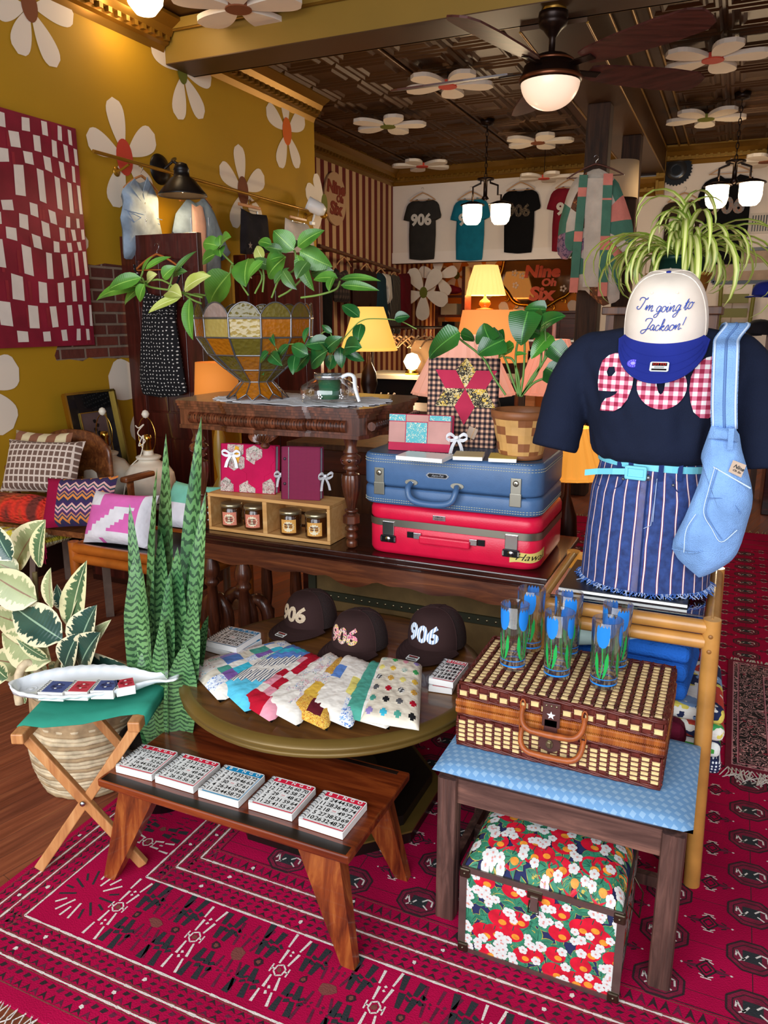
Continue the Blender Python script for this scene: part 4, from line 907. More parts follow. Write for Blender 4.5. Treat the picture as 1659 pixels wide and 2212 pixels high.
for (zz, dz) in ((.590, -.005), (.532, -.008)):
    b = MB(); P = bez((mx-.073, by0-.006, zz+.008), (mx-.078, by0-.04, zz-.035), (mx-.035, by0-.036, zz-.036), 8)+bez((mx-.035, by0-.036, zz-.036), (mx, by0-.036, zz-.038), (mx+.035, by0-.036, zz-.036), 6)[1:]+bez((mx+.035, by0-.036, zz-.036), (mx+.078, by0-.04, zz-.035), (mx+.073, by0-.006, zz+.008), 8)[1:]
    b.tube(P, [.0058+.002*sin(pi*i/(len(P)-1))+.0006*(i % 2) for i in range(len(P))], WOR, 8)
    for sx in (-1, 1): b.tube([(mx+sx*.073+.006*cos(a), by0-.009, zz+.012+.016*sin(a)) for a in [2*pi*q/10 for q in range(10)]], .0022, WOR, 5, closed=True)
    b.build('carry_handle', t)
b = MB(); b.box((mx-.004, by0-.011, .592), (.042, .004, .062), LEA, bev=.0015); b.box((mx-.004, by0-.011, .556), (.032, .004, .05), LEA, bev=.0015)
b.prism([(.026*cos(a*pi/12), .021*sin(a*pi/12)) for a in range(24)], 0, .005, LEA, TR((mx-.004, by0-.008, .517), rx=90)); o_ = b.build('leather_strap', t)
b = MB(); b.prism([(.0105*(1 if k % 2 == 0 else .42)*sin(k*pi/5), .0105*(1 if k % 2 == 0 else .42)*cos(k*pi/5)) for k in range(10)], 0, .001, CARD, TR((mx-.004, by0-.0132, .592), rx=90)); b.build('star_sticker', o_)
b = MB()
for x in (-.016, -.004, .008): b.lathe([(0, .002), (.002, .0015), (.003, 0)], BRS, 8, TR((mx+x, by0-.0132, .616), rx=90))
b.prism([(.0085*cos(a*pi/8), .0115*sin(a*pi/8)) for a in range(16)], 0, .003, BRS, TR((mx-.004, by0-.013, .517), rx=90)); b.box((mx-.004, by0-.019, .518), (.008, .006, .014), BRS, bev=.001); b.build('turn_clasp', o_)
# ---- tulip tumblers
TG = thin_glass('tumbler_glass', '#FFFFFF', .05); TBL = mat('tulip_blue', '#1F7FD8', .3); TGR = mat('tulip_green', '#1FA04A', .3)
def tumbler(px, py, label, rz):
    p = PZ(px, py, .634); t = thing('drinking_glass', label, 'glass', (p.x, p.y, .634), rz, 'tulip tumblers standing on the picnic basket'); H, r0, r1 = .172, .0315, .0365
    b = LB(); b.lathe([(0, 0), (r0-.002, 0), (r0, .002), (r1, H), (r1-.0012, H+.0008), (r1-.0024, H), (r0-.0022, .014), (0, .012)], TG, 32, cap=False); b.build('glass_body', t)
    rr = lambda z: lerp(r0, r1, z/H)+.0004
    def wrap(b, P, m, a0):
        vs, fs = cut([V((x, z, 0)) for x, z in P], [tuple(range(len(P)))], .006); b.add([((rr(v.y))*cos(a0+v.x/rr(v.y)), (rr(v.y))*sin(a0+v.x/rr(v.y)), v.y) for v in vs], fs, m, None, True)
    b = LB()
    for k in range(4):
        a = k*pi/2+.3; top = [(-.016+.032*i/8, .163+(.005 if i % 2 else -.003)) for i in range(9)]
        wrap(b, [(-.0165, .14), (-.014, .125), (-.008, .113), (0, .109), (.008, .113), (.014, .125), (.0165, .14)]+top[::-1], TBL, a)
        wrap(b, [(-.001, .11), (.001, .11), (.0035, .07), (-.001, .03), (-.003, .03), (.0015, .07)], TGR, a)
        for s in (-1, 1): wrap(b, [(s*.003, .028), (s*.010, .04), (s*.0165, .065), (s*.016, .09), (s*.013, .10), (s*.008, .08), (s*.006, .05)], TGR, a)
    b.lathe([(rr(.012), .0115), (rr(.016), .0155)], TBL, 32, cap=False); b.lathe([(rr(.028), .0275), (rr(.03), .0295)], TBL, 32, cap=False); b.build('tulip_print', t)
for i, (px, py, lb) in enumerate([(1107, 1440, 'tulip tumbler at the front left of the picnic basket lid'), (1202, 1460, 'tulip tumbler in the middle of the front row on the basket'), (1303, 1480, 'tulip tumbler at the front right, nearest the viewer'), (1143, 1400, 'tulip tumbler at the back left, partly behind the front left one'), (1222, 1412, 'tulip tumbler in the middle of the back row'), (1325, 1440, 'tulip tumbler at the back right near the rattan rail')]): tumbler(px, py, lb, 40+i*13)
# ================================================================ RATTAN TABLE and what lies in it
RAT = mat('rattan_pole', '#B8813E', .35, var=.22, vs=12, coat=.3, bump=.1, bs=30); RATD = mat('rattan_binding', '#8E5E2C', .4, var=.2, vs=30)
t = thing('rattan_table', 'honey coloured rattan side table carrying the mannequin', 'table', (-.29, 2.14, 0))
rx0, rx1, ry0, ry1, rz = -.415, .012, 1.972, 2.42, .775
for x, y in ((rx0, ry0), (rx1, ry0), (rx0, ry1), (rx1, ry1)):
    b = MB(); b.tube([(x+(.02 if x > -.3 else -.02), y, .0088), (x, y, rz)], .0215, RAT, 14)
    for z in (.735, .695): b.lathe([(0, .003), (.005, .002), (.006, 0)], RATD, 10, TR((x, y-.021, z), rx=90))
    b.build('leg', t)
b = MB()
for z in (.752, .712): b.tube([(rx0, ry0, z), (rx1-.012, ry0, z)], .0185, RAT, 12); b.tube([(rx0, ry1, z), (rx1, ry1, z)], .0185, RAT, 12)
for x in (rx0, rx1): b.tube([(x, ry0+.0, rz-.018), (x, ry1, rz-.018)], .019, RAT, 12)
b.build('top_rails', t); b = MB(); b.tube([(rx0, ry0+.06, .28), (rx1, ry0+.06, .28)], .015, RAT, 10); b.tube([(rx0, ry1, .28), (rx1, ry1, .28)], .015, RAT, 10); b.tube([(rx0, ry0, .28), (rx0, ry1, .28)], .015, RAT, 10); b.tube([(rx1, ry0, .28), (rx1, ry1, .28)], .015, RAT, 10); b.build('shelf_rails', t)
b = MB(); b.box(((rx0+rx1)/2, (ry0+ry1)/2, .7745), (rx1-rx0-.04, ry1-ry0-.02, .006), thin_glass('table_glass', '#C9D8D4', .12)); b.build('glass_top', t)
b = MB(); b.box(((rx0+rx1)/2, (ry0+ry1)/2+.02, .302), (rx1-rx0-.03, ry1-ry0-.05, .012), RATD); b.build('shelf', t)
b = MB(); b.box((-.215, 2.15, .784), (.33, .27, .011), mat('album_black', '#1A1B1E', .35)); b.box((-.215, 2.014, .784), (.33, .004, .007), CARD); single(b, 'album_book', 'flat black album under the denim skirt on the rattan table', 'book', (-.215, 2.15, .778))
def folded(name, label, cat, c, d, m, n_=3, grp=None, rot=0, mf=None):
    b = MB(); h = d[2]/n_
    for i in range(n_):
        T = TR((c[0], c[1], c[2]+h*(i+.5)), rz=rot)
        b.box((0, 0, 0), (d[0]*(1-.02*(i % 2)), d[1]*(1-.015*i % 2), h*.96), mf[i] if mf else m, T, bev=h*.38, seg=3)
    return single(b, name, label, cat, c, grp)
folded('folded_quilt', 'folded scrap patchwork quilt with navy polka dots beneath the rattan table', 'quilt', (-.16, 2.19, .309), (.45, .34, .19), None, 4, rot=3, mf=[dots('navy_pin_dots', '#16224A', '#E8ECF2', 110., .28), stripes('green_white_bands', ((0, '#3FA03A'), (.5, '#E8ECE6'), (.7, '#16224A')), 16, 1), floral('scrap_patch', '#DCCB5A', ('#16224A', '#E8E4DA', '#B83A2A', '#3DA05A'), 22., .7), floral('scrap_patch2', '#E8E4DA', ('#C23A2A', '#DCCB5A', '#16224A', '#7A9AC0'), 18., .7)])
folded('folded_blanket', 'royal blue knitted blanket folded beneath the rattan table top', 'blanket', (-.20, 2.20, .502), (.36, .32, .16), cloth('royal_blue_knit', '#1F5CB4', bump=1., sc=160.), 3, rot=-4)
b = MB(); b.lathe([(0, -.19), (.05, -.19), (.075, -.175), (.08, 0), (.075, .175), (.05, .19), (0, .19)], stripes('mint_red_crochet', ((0, '#C4DCD6'), (.42, '#C4183A'), (.56, '#C4DCD6')), 7., 0), 20, TR((-.30, 2.06, .675), ry=82, rz=15, s=.7)); single(b, 'rolled_afghan', 'pale mint crocheted roll with a red stripe behind the picnic basket', 'blanket', (-.44, 2.11, .48))
folded('folded_blanket', 'maroon folded blanket behind the right end of the picnic basket', 'blanket', (-.08, 2.0, .31), (.12, .03, .16), cloth('maroon_wool', '#5E0F26', bump=.8, sc=120.), 2, rot=8)
# ================================================================ MANNEQUIN AND ITS CLOTHES
MX, MY = -.175, 2.17
t = thing('dress_form', 'fabric dress form standing on the rattan table under the navy tee and striped skirt', 'mannequin', (MX, MY, .79))
b = MB(); FORM = cloth('form_linen', '#2A2A30'); loft(b, [(.792, .12, .08, .08), (.88, .15, .1, .1), (.98, .15, .1, .1), (1.09, .105, .075, .075), (1.2, .13, .095, .08), (1.32, .15, .1, .09), (1.42, .15, .07, .07), (1.47, .07, .05, .05), (1.52, .05, .05, .05), (1.53, .001, .001, .001)], FORM, cx=MX, cy=MY); b.build('torso', t)
NAVT = cloth('navy_jersey', '#131A2E', sc=500., bump=.5)
tee = thing('t_shirt', 'navy T-shirt with red gingham 906 worn by the dress form', 't-shirt', (MX, MY, 1.1))
TS = [(1.132, .122, .10, .085), (1.136, .142, .122, .10), (1.15, .158, .142, .115), (1.175, .166, .15, .12), (1.22, .176, .147, .122), (1.29, .195, .142, .12), (1.36, .215, .135, .11), (1.41, .226, .118, .10), (1.445, .212, .09, .08), (1.468, .17, .066, .06), (1.480, .10, .055, .05), (1.482, .06, .04, .04)]
b = MB(); fS = loft(b, TS, NAVT, 96, MX, MY, fold=.04, nf=15)
b.add([fS(k/64, 0) for k in range(64)], [tuple(range(63, -1, -1))], NAVT); b.add([fS(k/64, 1) for k in range(64)], [tuple(range(64))], NAVT)
for sx in (-1, 1):
    P = [V((MX+sx*.12, MY, 1.42)), V((MX+sx*.18, MY, 1.412)), V((MX+sx*.222, MY-.008, 1.355)), V((MX+sx*.242, MY-.02, 1.28)), V((MX+sx*.254, MY-.03, 1.20)), V((MX+sx*.262, MY-.04, 1.135 if sx > 0 else 1.15))]
    P = spline(P, 5); N_k = len(P)
    b.tube(P, [lerp(.05, .064, i/(N_k-1))+.004*sin(pi*i/(N_k-1))+.0012*sin(i*1.7) for i in range(N_k)], NAVT, 24, upv=(0, 1, 0), flat=1.05)
o = b.build('shirt_body', tee); md = o.modifiers.new('r', 'REMESH'); md.mode = 'VOXEL'; md.voxel_size = .007; md.use_smooth_shade = True; md = o.modifiers.new('s', 'SMOOTH'); md.factor = .6; md.iterations = 4
def front_y(x, z, secs=TS):     # x,z world -> y of the tee's front
    for i in range(len(secs)-1):
        if secs[i][0] <= z <= secs[i+1][0]: k = (z-secs[i][0])/(secs[i+1][0]-secs[i][0]); rx, rf = lerp(secs[i][1], secs[i+1][1], k), lerp(secs[i][2], secs[i+1][2], k); break
    else: rx, rf = secs[-1][1:3]
    q = max(-.97, min(.97, (x-MX)/rx)); return MY-rf*sqrt(1-q*q)*1.02-.0035
GING = checks('red_gingham', '#EDE6E4', '#96183C', '#CC7088', 46., ax=(0, 2))
O4, S4 = (1180, 560), 2.91
nine = [(480, 592), (522, 612), (548, 650), (556, 720), (545, 800), (515, 880), (475, 930), (430, 955), (335, 956), (346, 912), (372, 878), (405, 868), (440, 848), (452, 830), (405, 832), (325, 830), (321, 780), (330, 700), (350, 640), (390, 606), (430, 592), (480, 592), (430, 676), (392, 680), (380, 710), (390, 738), (415, 735), (436, 710), (430, 676)]
zero = [(727+155*sin(a*pi/14), 790-150*cos(a*pi/14)) for a in range(28)]+[(727, 640)]+[(722-27*sin(a*pi/7), 757-90*cos(a*pi/7)) for a in range(15)]
six = [(1060, 608), (1000, 620), (940, 660), (905, 740), (895, 820), (903, 900), (920, 960), (960, 1000), (1010, 1006), (1060, 980), (1110, 930), (1125, 870), (1110, 820), (1080, 800), (1020, 805), (985, 795), (990, 755), (1020, 725), (1100, 715), (1130, 700), (1120, 640), (1060, 608), (1000, 838), (1012, 870), (1005, 900), (992, 905), (980, 880), (985, 845), (1000, 838)]
b = MB()
for P in (nine, zero, six):
    W3 = [PY(*p, MY-.13) for p in pxs(P, O4, S4)]
    W3 = [V((MX+(p.x-MX)*1.02, p.z, 0)) for p in W3]
    bm = bmesh.new(); q = [bm.verts.new(v) for v in W3]; bm.faces.new(q); bmesh.ops.triangulate(bm, faces=bm.faces[:]); bm.verts.index_update(); vs = [v.co.copy() for v in bm.verts]; fs = [tuple(v.index for v in f.verts) for f in bm.faces]; bm.free()
    vs, fs = cut(vs, fs, .012); b.add([V((v.x, front_y(v.x, v.y), v.y)) for v in vs], fs, GING, None, False)
b.build('numeral_patches', tee)
# skirt
DSTR = None
n = NT('striped_denim'); uv = n.sep(n.tc.outputs['UV']); ns = n.n('TexNoise', Vector=n.co('Object'), Scale=6.); x = n.mul(n.mul(uv[0], 30.), n.mul(ns, .35), 'ADD'); f = n.mul(x, 1., 'FLOORED_MODULO')
den = n.ramp(n.n('TexNoise', Vector=n.co('Object'), Scale=60., Detail=4.), [(.3, '#1B2C5C'), (.7, '#2C4684')])
n.P(Base_Color=n.mix(n.ramp(f, [(0, '#000000'), (.42, '#FFFFFF'), (.58, '#000000')], 'CONSTANT'), den, n.ramp(f, [(0, '#8A2A3C'), (.455, '#E6DCD8'), (.545, '#8A2A3C')], 'CONSTANT')), Roughness=.85); n.bump(n.n('TexNoise', Vector=n.co('Object'), Scale=300.), .3, .002); SDEN = n.m
DEN = cloth('denim_navy', '#1E2F60', sc=400.); LTHR = mat('light_thread', '#A9B8D8', .9)
sk = thing('denim_skirt', 'striped blue denim mini skirt with frayed hem on the dress form', 'skirt', (MX, MY, .8))
SK = [(.797, .172, .145, .125), (.85, .17, .146, .125), (.95, .166, .144, .12), (1.05, .158, .138, .115), (1.11, .143, .124, .105), (1.15, .136, .116, .1)]
b = MB(); fK = loft(b, SK, SDEN, 60, MX, MY, fold=.012, nf=7); b.build('skirt_panels', sk)
b = MB()
def sky(x, z, o=.002):
    for i in range(len(SK)-1):
        if SK[i][0] <= z <= SK[i+1][0]: k = (z-SK[i][0])/(SK[i+1][0]-SK[i][0]); rx, rf = lerp(SK[i][1], SK[i+1][1], k), lerp(SK[i][2], SK[i+1][2], k); break
    q = max(-.98, min(.98, (x-MX)/rx)); return V((x, MY-rf*sqrt(1-q*q)*1.012-o, z))
b.tube([sky(MX, lerp(.80, 1.115, i/16)) for i in range(17)], .0018, DEN, 5); b.tube([sky(MX+.022, lerp(.995, 1.105, i/8)) for i in range(9)]+[sky(MX+.018, .985), sky(MX, .975)], .0012, LTHR, 4)
for sx in (-1, 1): b.tube(bez(sky(MX+sx*.06, 1.10), sky(MX+sx*.07, 1.05), sky(MX+sx*.135, 1.065), 10), .0015, DEN, 5)
for x in (-.075, -.045, .03, .075): b.bar(sky(MX+x, 1.10, .004), sky(MX+x, 1.147, .006), .012, .003, DEN, upv=(0, 1, 0))
for x, z in ((-.062, 1.096), (.062, 1.09)): p = sky(MX+x, z); b.lathe([(0, .003), (.0035, .002), (.0045, 0)], WIRE, 10, TR(tuple(p), rx=90))
p = sky(MX+.0, 1.105); b.lathe([(0, .004), (.007, .003), (.008, 0)], WIRE, 12, TR(tuple(p), rx=90)); b.build('seams_and_pockets', sk)
b = MB()
for k in range(330):
    u = k/330; p = fK(u, 0)+V((0, 0, .004)); o = (p-V((MX, MY, p.z))).normalized()
    b.tube([p+o*.001, p+o*rnd.uniform(.002, .008)+V((rnd.uniform(-.006, .006), 0, -.005)), p+o*rnd.uniform(.0, .014)+V((rnd.uniform(-.012, .012), 0, -rnd.uniform(.008, .017)))], .0012, rnd.choice((LTHR, mat('frayed_blue', '#3E66B0', .9), mat('frayed_blue', '#3E66B0', .9))), 4, caps=False)
b.build('frayed_hem', sk)
# belt
AQ = mat('aqua_leather', '#6FC4D4', .4, bump=.1)
bl = thing('belt', 'aqua leather belt with covered rectangular buckle on the striped skirt', 'belt', (MX, MY, 1.1))
b = MB(); P = [V((MX+.146*sin(a), MY-(.124 if cos(a) > 0 else .108)*cos(a), 1.130+.012*sin(a+2.4)-.006*cos(a))) for a in [2*pi*i/48 for i in range(48)]]
vs = []; 
for p in P: vs += [p+V((0, 0, .009)), p-V((0, 0, .009)), p*1+(p-V((MX, MY, p.z))).normalized()*-.003-V((0, 0, .009)), p+(p-V((MX, MY, p.z))).normalized()*-.003+V((0, 0, .009))]
fs = []
for i in range(48):
    j = (i+1) % 48
    for k in range(4): fs.append((i*4+k, i*4+(k+1) % 4, j*4+(k+1) % 4, j*4+k))
b.add(vs, [f[::-1] for f in fs], AQ); b.build('strap', bl)
b = MB(); c = V((MX-.030, MY-.131, 1.117)); fr = TR(tuple(c), rz=-10)
for d_ in ((0, .014, .054, .008), (0, -.014, .054, .008), (-.024, 0, .008, .032), (.024, 0, .008, .032)): b.box((d_[0], -.003, d_[1]), (d_[2], .008, d_[3]), AQ, fr, bev=.0025)
b.box((0, -.001, 0), (.042, .004, .02), AQ, fr); b.build('buckle', bl)
b = MB(); P = [V((MX-.05, MY-.132, 1.119)), V((MX-.09, MY-.124, 1.115)), V((MX-.13, MY-.102, 1.108)), V((MX-.165, MY-.092, 1.10))]
for a_, c_ in zip(P, P[1:]): b.bar(a_, c_, .003, .017, AQ, upv=(0, 0, 1)) if False else b.add([a_+V((0, 0, .008)), a_-V((0, 0, .008)), c_-V((0, 0, .008)), c_+V((0, 0, .008))], [(0, 1, 2, 3)], AQ)
b.build('strap_end', bl, solid=.003)
# the cream cap
CRM = cloth('cap_cream_twill', '#E6D8C8', sc=600., bump=.1); RBL = cloth('cap_royal', '#1E2A80', sc=600., bump=.1); EMB = mat('embroidery_blue', '#2F4DA8', .5)
# hand-drawn cursive letters as pen strokes: (width, [strokes])
CUR = {'I': (.62, [[(.08, .62), (.1, .78), (.3, .88), (.55, .8), (.45, .4), (.3, .05), (.1, .0), (.02, .12), (.12, .2)], [(.55, .8), (.75, .86)]]), "'": (.16, [[(.12, .95), (.05, .78)]]),
 'm': (.72, [[(0, .1), (.08, .42), (.12, .05)], [(.12, .12), (.28, .44), (.34, .4), (.34, .05)], [(.34, .12), (.5, .44), (.58, .38), (.56, .08), (.66, .04), (.74, .14)]]),
 'g': (.46, [[(.36, .38), (.2, .45), (.06, .25), (.12, .04), (.28, .1), (.38, .42), (.34, 0), (.22, -.34), (.04, -.38), (.02, -.22), (.3, -.02), (.48, .14)]]),
 'o': (.40, [[(.24, .44), (.08, .38), (.04, .14), (.14, .02), (.3, .1), (.34, .32), (.22, .44), (.34, .34), (.44, .36)]]),
 'i': (.24, [[(.0, .14), (.1, .42), (.08, .08), (.16, .02), (.26, .14)], [(.14, .6), (.15, .63)]]),
 'n': (.5, [[(0, .14), (.08, .42), (.12, .05)], [(.12, .14), (.28, .44), (.36, .38), (.34, .08), (.42, .03), (.5, .14)]]),
 't': (.3, [[(0, .14), (.18, .72), (.12, .1), (.2, .02), (.3, .14)], [(.02, .46), (.3, .5)]]), ' ': (.24, []),
 'J': (.62, [[(.1, .62), (.12, .78), (.34, .88), (.62, .82), (.5, .4), (.36, -.1), (.16, -.34), (.0, -.26), (.06, -.08), (.4, .06), (.62, .14)]]),
 'a': (.44, [[(.32, .38), (.18, .45), (.05, .26), (.1, .05), (.24, .08), (.34, .4), (.32, .1), (.38, .02), (.46, .14)]]),
 'c': (.34, [[(.28, .36), (.18, .45), (.05, .28), (.08, .06), (.22, .03), (.36, .16)]]),
 'k': (.44, [[(0, .14), (.2, .6), (.2, .85), (.12, .8), (.1, .04)], [(.1, .2), (.28, .42), (.32, .32), (.14, .24), (.28, .06), (.36, .03), (.46, .14)]]),
 's': (.34, [[(0, .12), (.18, .46), (.26, .24), (.2, .04), (.06, .06)], [(.2, .04), (.34, .14)]]), '!': (.2, [[(.16, .85), (.1, .3)], [(.08, .06), (.09, .09)]])}
def cursive(b, s, size, place, m, r):
    w = sum(CUR[c][0] for c in s); x = -w/2
    for c in s:
        for stk in CUR[c][1]:
            P = spline([(x+p[0]+p[1]*.32, p[1], 0) for p in stk], 4) if len(stk) > 2 else [V((x+p[0]+p[1]*.32, p[1], 0)) for p in stk]
            b.tube([place(p.x*size, p.y*size) for p in P], r, m, 5)
        x += CUR[c][0]
def jackson(t, front, h):
    b = LB(); cursive(b, "I'm going to", .0235, lambda x, y: front(x, h*.60+y*1.15), EMB, .00085); cursive(b, 'Jackson!', .025, lambda x, y: front(x, h*.30+y*1.15), EMB, .00085)
    for sx in (-1, 1): p = front(sx*.025, h*.86); b.lathe([(0, .001), (.0025, 0)], CRM, 8, TR(tuple(p), rx=90))
    b.build('embroidery', t)
cp = PY(1437, 705, 2.11)
cap(TR((cp.x, 2.13, cp.z-.012), rx=20, s=1.14), 'cream cap with royal blue brim and blue script I\'m going to Jackson!', None, CRM, RBL, CRM, h=.128, txtf=jackson, group=None, brimdrop=.05, purple=True)
# denim shoulder bag
LDEN = cloth('light_denim', '#7FA6DA', sc=420., var=.22, bump=.9); SEAM = mat('denim_seam', '#C3D6EE', .9); SEAMD = mat('denim_stitch', '#5E80B4', .9)
bag = thing('denim_bag', 'light blue denim shoulder bag made from jeans, hanging on the right shoulder', 'bag', (.03, 2.02, .9))
YB = 2.015
ol = [(1035, 1050), (1195, 1072), (1230, 1200), (1285, 1400), (1298, 1520), (1270, 1640), (1200, 1850), (1100, 1940), (985, 1995), (940, 1985), (790, 1820), (870, 1620), (960, 1400), (985, 1280), (970, 1240), (1010, 1120)]
P = [PY(*p, YB) for p in pxs(ol, O4, S4)]; P = spline(P+[P[0]], 3)[:-1]; cB = PY(*pxs([(1090, 1560)], O4, S4)[0], YB)
b = MB(); inflate(b, P, cB, (0, -1, 0), .045, LDEN, 90, 12, pw=.55, wr=.006, wf=16); b.build('bag_body', bag)
def bagp(x, y, o=.0): p = PY(*pxs([(x, y)], O4, S4)[0], YB-.043); return p+V((0, -o, 0))
b = MB()
def seam(L, o=.004, r=.0012, m=SEAM): b.tube(spline([bagp(x, y, o) for x, y in L], 5), r, m, 5)
seam([(1050, 1305), (1285, 1440)], .0, .002); seam([(1060, 1305), (1020, 1450), (990, 1590), (1040, 1690), (1100, 1775), (1200, 1700)]); seam([(1075, 1320), (1035, 1455), (1005, 1585), (1050, 1680), (1105, 1760)], r=.0009, m=SEAMD); seam([(1010, 1500), (1150, 1510), (1225, 1600)], r=.001, m=SEAMD)
seam([(940, 1600), (880, 1700), (865, 1840)]); seam([(790, 1820), (930, 1845), (1060, 1800), (1060, 1760), (1000, 1740)], .0, .0015, LDEN); b.build('pocket_stitching', bag)
b = MB(); ws = [(1035, 1050), (1195, 1072), (1205, 1160), (1160, 1150), (1015, 1135)]; Q_ = [bagp(x, y, -.018) for x, y in ws]; inflate(b, Q_, sum(Q_, V())/5, (0, -1, 0), .018, LDEN, 30, 4)
q1 = bagp(1165, 1060, .006); q2 = bagp(1155, 1195, .004); b.bar(q1, q2, .012, .004, LDEN, upv=(0, 1, 0)); b.build('waistband', bag)
b = MB(); SP = [(1120, 1060), (1118, 900), (1125, 700), (1130, 560), (1140, 460)]; S3 = [PY(*pxs([p], O4, S4)[0], 2.0) for p in SP]; S3 = [V((p.x, y, p.z)) for p, y in zip(S3, (1.99, 1.985, 1.99, 2.01, 2.05))]; S3[-1] = V((S3[-1].x, 2.065, 1.455)); S3 += [V((-.004, 2.115, 1.486)), V((-.012, 2.165, 1.488)), V((-.02, 2.22, 1.468)), V((-.03, 2.262, 1.40)), V((-.03, 2.285, 1.25))]
C_ = spline(S3, 4)
def strapf(u, v):
    k = u*(len(C_)-1); i = min(len(C_)-2, int(k)); p = C_[i].lerp(C_[i+1], k-i); return p+V(((v-.5)*.058, abs(v-.5)*.008, 0))
b.grid(strapf, 40, 6, LDEN); 
for v in (.08, .5, .92): b.tube([strapf(i/40, v)+V((0, -.003, .001)) for i in range(41)], .001, SEAM if v != .5 else SEAMD, 4)
b.build('shoulder_strap', bag, solid=.004)
b = MB(); tg = [bagp(x, y, .01) for x, y in ((1175, 1258), (1258, 1290), (1225, 1368), (1145, 1330))]; KR = mat('kraft_tag', '#B9A18C', .8); b.add(tg, [(3, 2, 1, 0)], KR)
fr = basis(tg[3], tg[2]-tg[3], tg[0]-tg[3]); w_ = (tg[2]-tg[3]).length; hh = (tg[0]-tg[3]).length
b.text('Nine', hh*.42, INK, fr @ TR((w_/2, hh*.62, .001)), off=.03, shear=.3); b.text('Oh Six', hh*.24, INK, fr @ TR((w_/2, hh*.3, .001)), off=.03, shear=.3); b.build('paper_tag', bag)
# ================================================================ CONSOLE TABLE
MAHO = wood('dark_mahogany', '#160806', '#4A2015', 0, 1, .22, .4, c3='#2C120C'); OAKA = wood('oak_apron', '#3A180C', '#7E4524', 0, 1.2, .4, .1, c3='#5A2C16'); TURN = wood('turned_walnut', '#2A130C', '#7C432A', 2, 1, .3, .35, c3='#502818'); PINE = wood('pine_crate', '#BE8748', '#E0B478', 0, .8, .55, 0, c3='#CF9C5E')
KX0, KX1, KY0, KY1, KZ = -2.02, -.50, 2.455, 3.02, .655
t = thing('console_table', 'long dark console table with scalloped apron carrying the suitcases and the carved table', 'table', ((KX0+KX1)/2, 2.74, 0))
b = MB(); b.box(((KX0+KX1)/2, (KY0+KY1)/2, KZ-.011), (KX1-KX0, KY1-KY0, .022), MAHO, bev=.005); b.box(((KX0+KX1)/2, (KY0+KY1)/2, KZ-.030), (KX1-KX0-.02, KY1-KY0-.02, .014), MAHO, bev=.004); b.box(((KX0+KX1)/2, (KY0+KY1)/2, KZ-.044), (KX1-KX0-.05, KY1-KY0-.05, .014), MAHO, bev=.003); b.build('table_top', t)
b = MB(); pts = [(KX0+.05, -.052), (KX0+.05, -.125)]
for i in range(61):
    s = i/60; x = lerp(KX0+.09, KX1-.09, s); pts.append((x, -.122-.014*sin(s*pi*6)**2-.03*math.exp(-((s-.5)/.05)**2)+.02*math.exp(-((s-.42)/.03)**2)+.02*math.exp(-((s-.58)/.03)**2)))
pts += [(KX1-.05, -.125), (KX1-.05, -.052)]
b.prism(pts, 0, .02, OAKA, M(((1, 0, 0, 0), (0, 0, -1, KY0+.06), (0, 1, 0, KZ), (0, 0, 0, 1)))); b.box((KX1-.06, (KY0+KY1)/2, KZ-.09), (.02, KY1-KY0-.14, .075), OAKA); b.box(((KX0+KX1)/2, KY1-.05, KZ-.09), (KX1-KX0-.14, .02, .075), OAKA); b.build('apron', t)
def turned(z0, z1, r): 
    pr = [(.0, 1), (.9, 1), (.9, .93), (.6, .92), (.7, .86), (1.05, .8), (1.1, .76), (.7, .72), (.95, .70), (.95, .68), (.6, .66), (.75, .55), (.85, .42), (.6, .3), (.5, .26), (.95, .24), (.95, .2), (.6, .17), (.9, .12), (.9, .04), (.5, 0), (0, 0)]
    return [(a*r, lerp(z0, z1, c)) for a, c in pr][::-1]
for x in (KX0+.08, -1.78, KX1-.08):
    for y in (KY0+.075, KY1-.07):
        b = MB(); b.lathe(turned(.0092 if x > -1.7 else 0, KZ-.05, .034), TURN, 16, TR((x, y, .0)), cap=False); b.build('leg', t)
# ================================================================ CARVED SIDE TABLE on the console
ax0, ax1, ay0, ay1, AZ = -2.03, -1.19, 2.47, 3.0, 1.19
t = thing('carved_table', 'carved walnut side table with fluted turned legs standing on the console', 'table', ((ax0+ax1)/2, (ay0+ay1)/2, KZ))
def topout(o):
    P = []; w = ax1-ax0; d = ay1-ay0
    def bow(s): return .022*(1 if .27 < s < .73 else 0)*min(1, min(abs(s-.27), abs(.73-s))/.02)
    for i in range(41): s = i/40; P.append((lerp(ax0+.02, ax1-.02, s), ay0-bow(s)-o))
    for i in range(1, 20): s = i/20; P.append((ax1+bow(s)+o, lerp(ay0+.02, ay1-.02, s)))
    for i in range(41): s = i/40; P.append((lerp(ax1-.02, ax0+.02, s), ay1+bow(s)*.5+o))
    for i in range(1, 20): s = i/20; P.append((ax0-bow(s)-o, lerp(ay1-.02, ay0+.02, s)))
    return P
b = MB(); b.prism(topout(.016), AZ-.012, AZ, TURN); b.prism(topout(.008), AZ-.022, AZ-.0125, TURN); b.prism(topout(.0), AZ-.034, AZ-.0225, TURN); b.build('table_top', t)
b = MB(); b.prism(topout(-.008), AZ-.105, AZ-.035, TURN); b.prism(topout(0), AZ-.112, AZ-.098, TURN)
for i in range(36):
    s = (i+.5)/36
    if s < .07 or s > .93: continue
    x = lerp(ax0, ax1, s); yb = ay0-(.022 if .27 < s < .73 else 0)+.006
    b.tube([(x-.0105, yb+.006, AZ-.068), (x+.0105, yb+.006, AZ-.068)], .024, TURN, 10); b.box((x, yb-.0165, AZ-.062), (.003, .004, .018), MAHO)
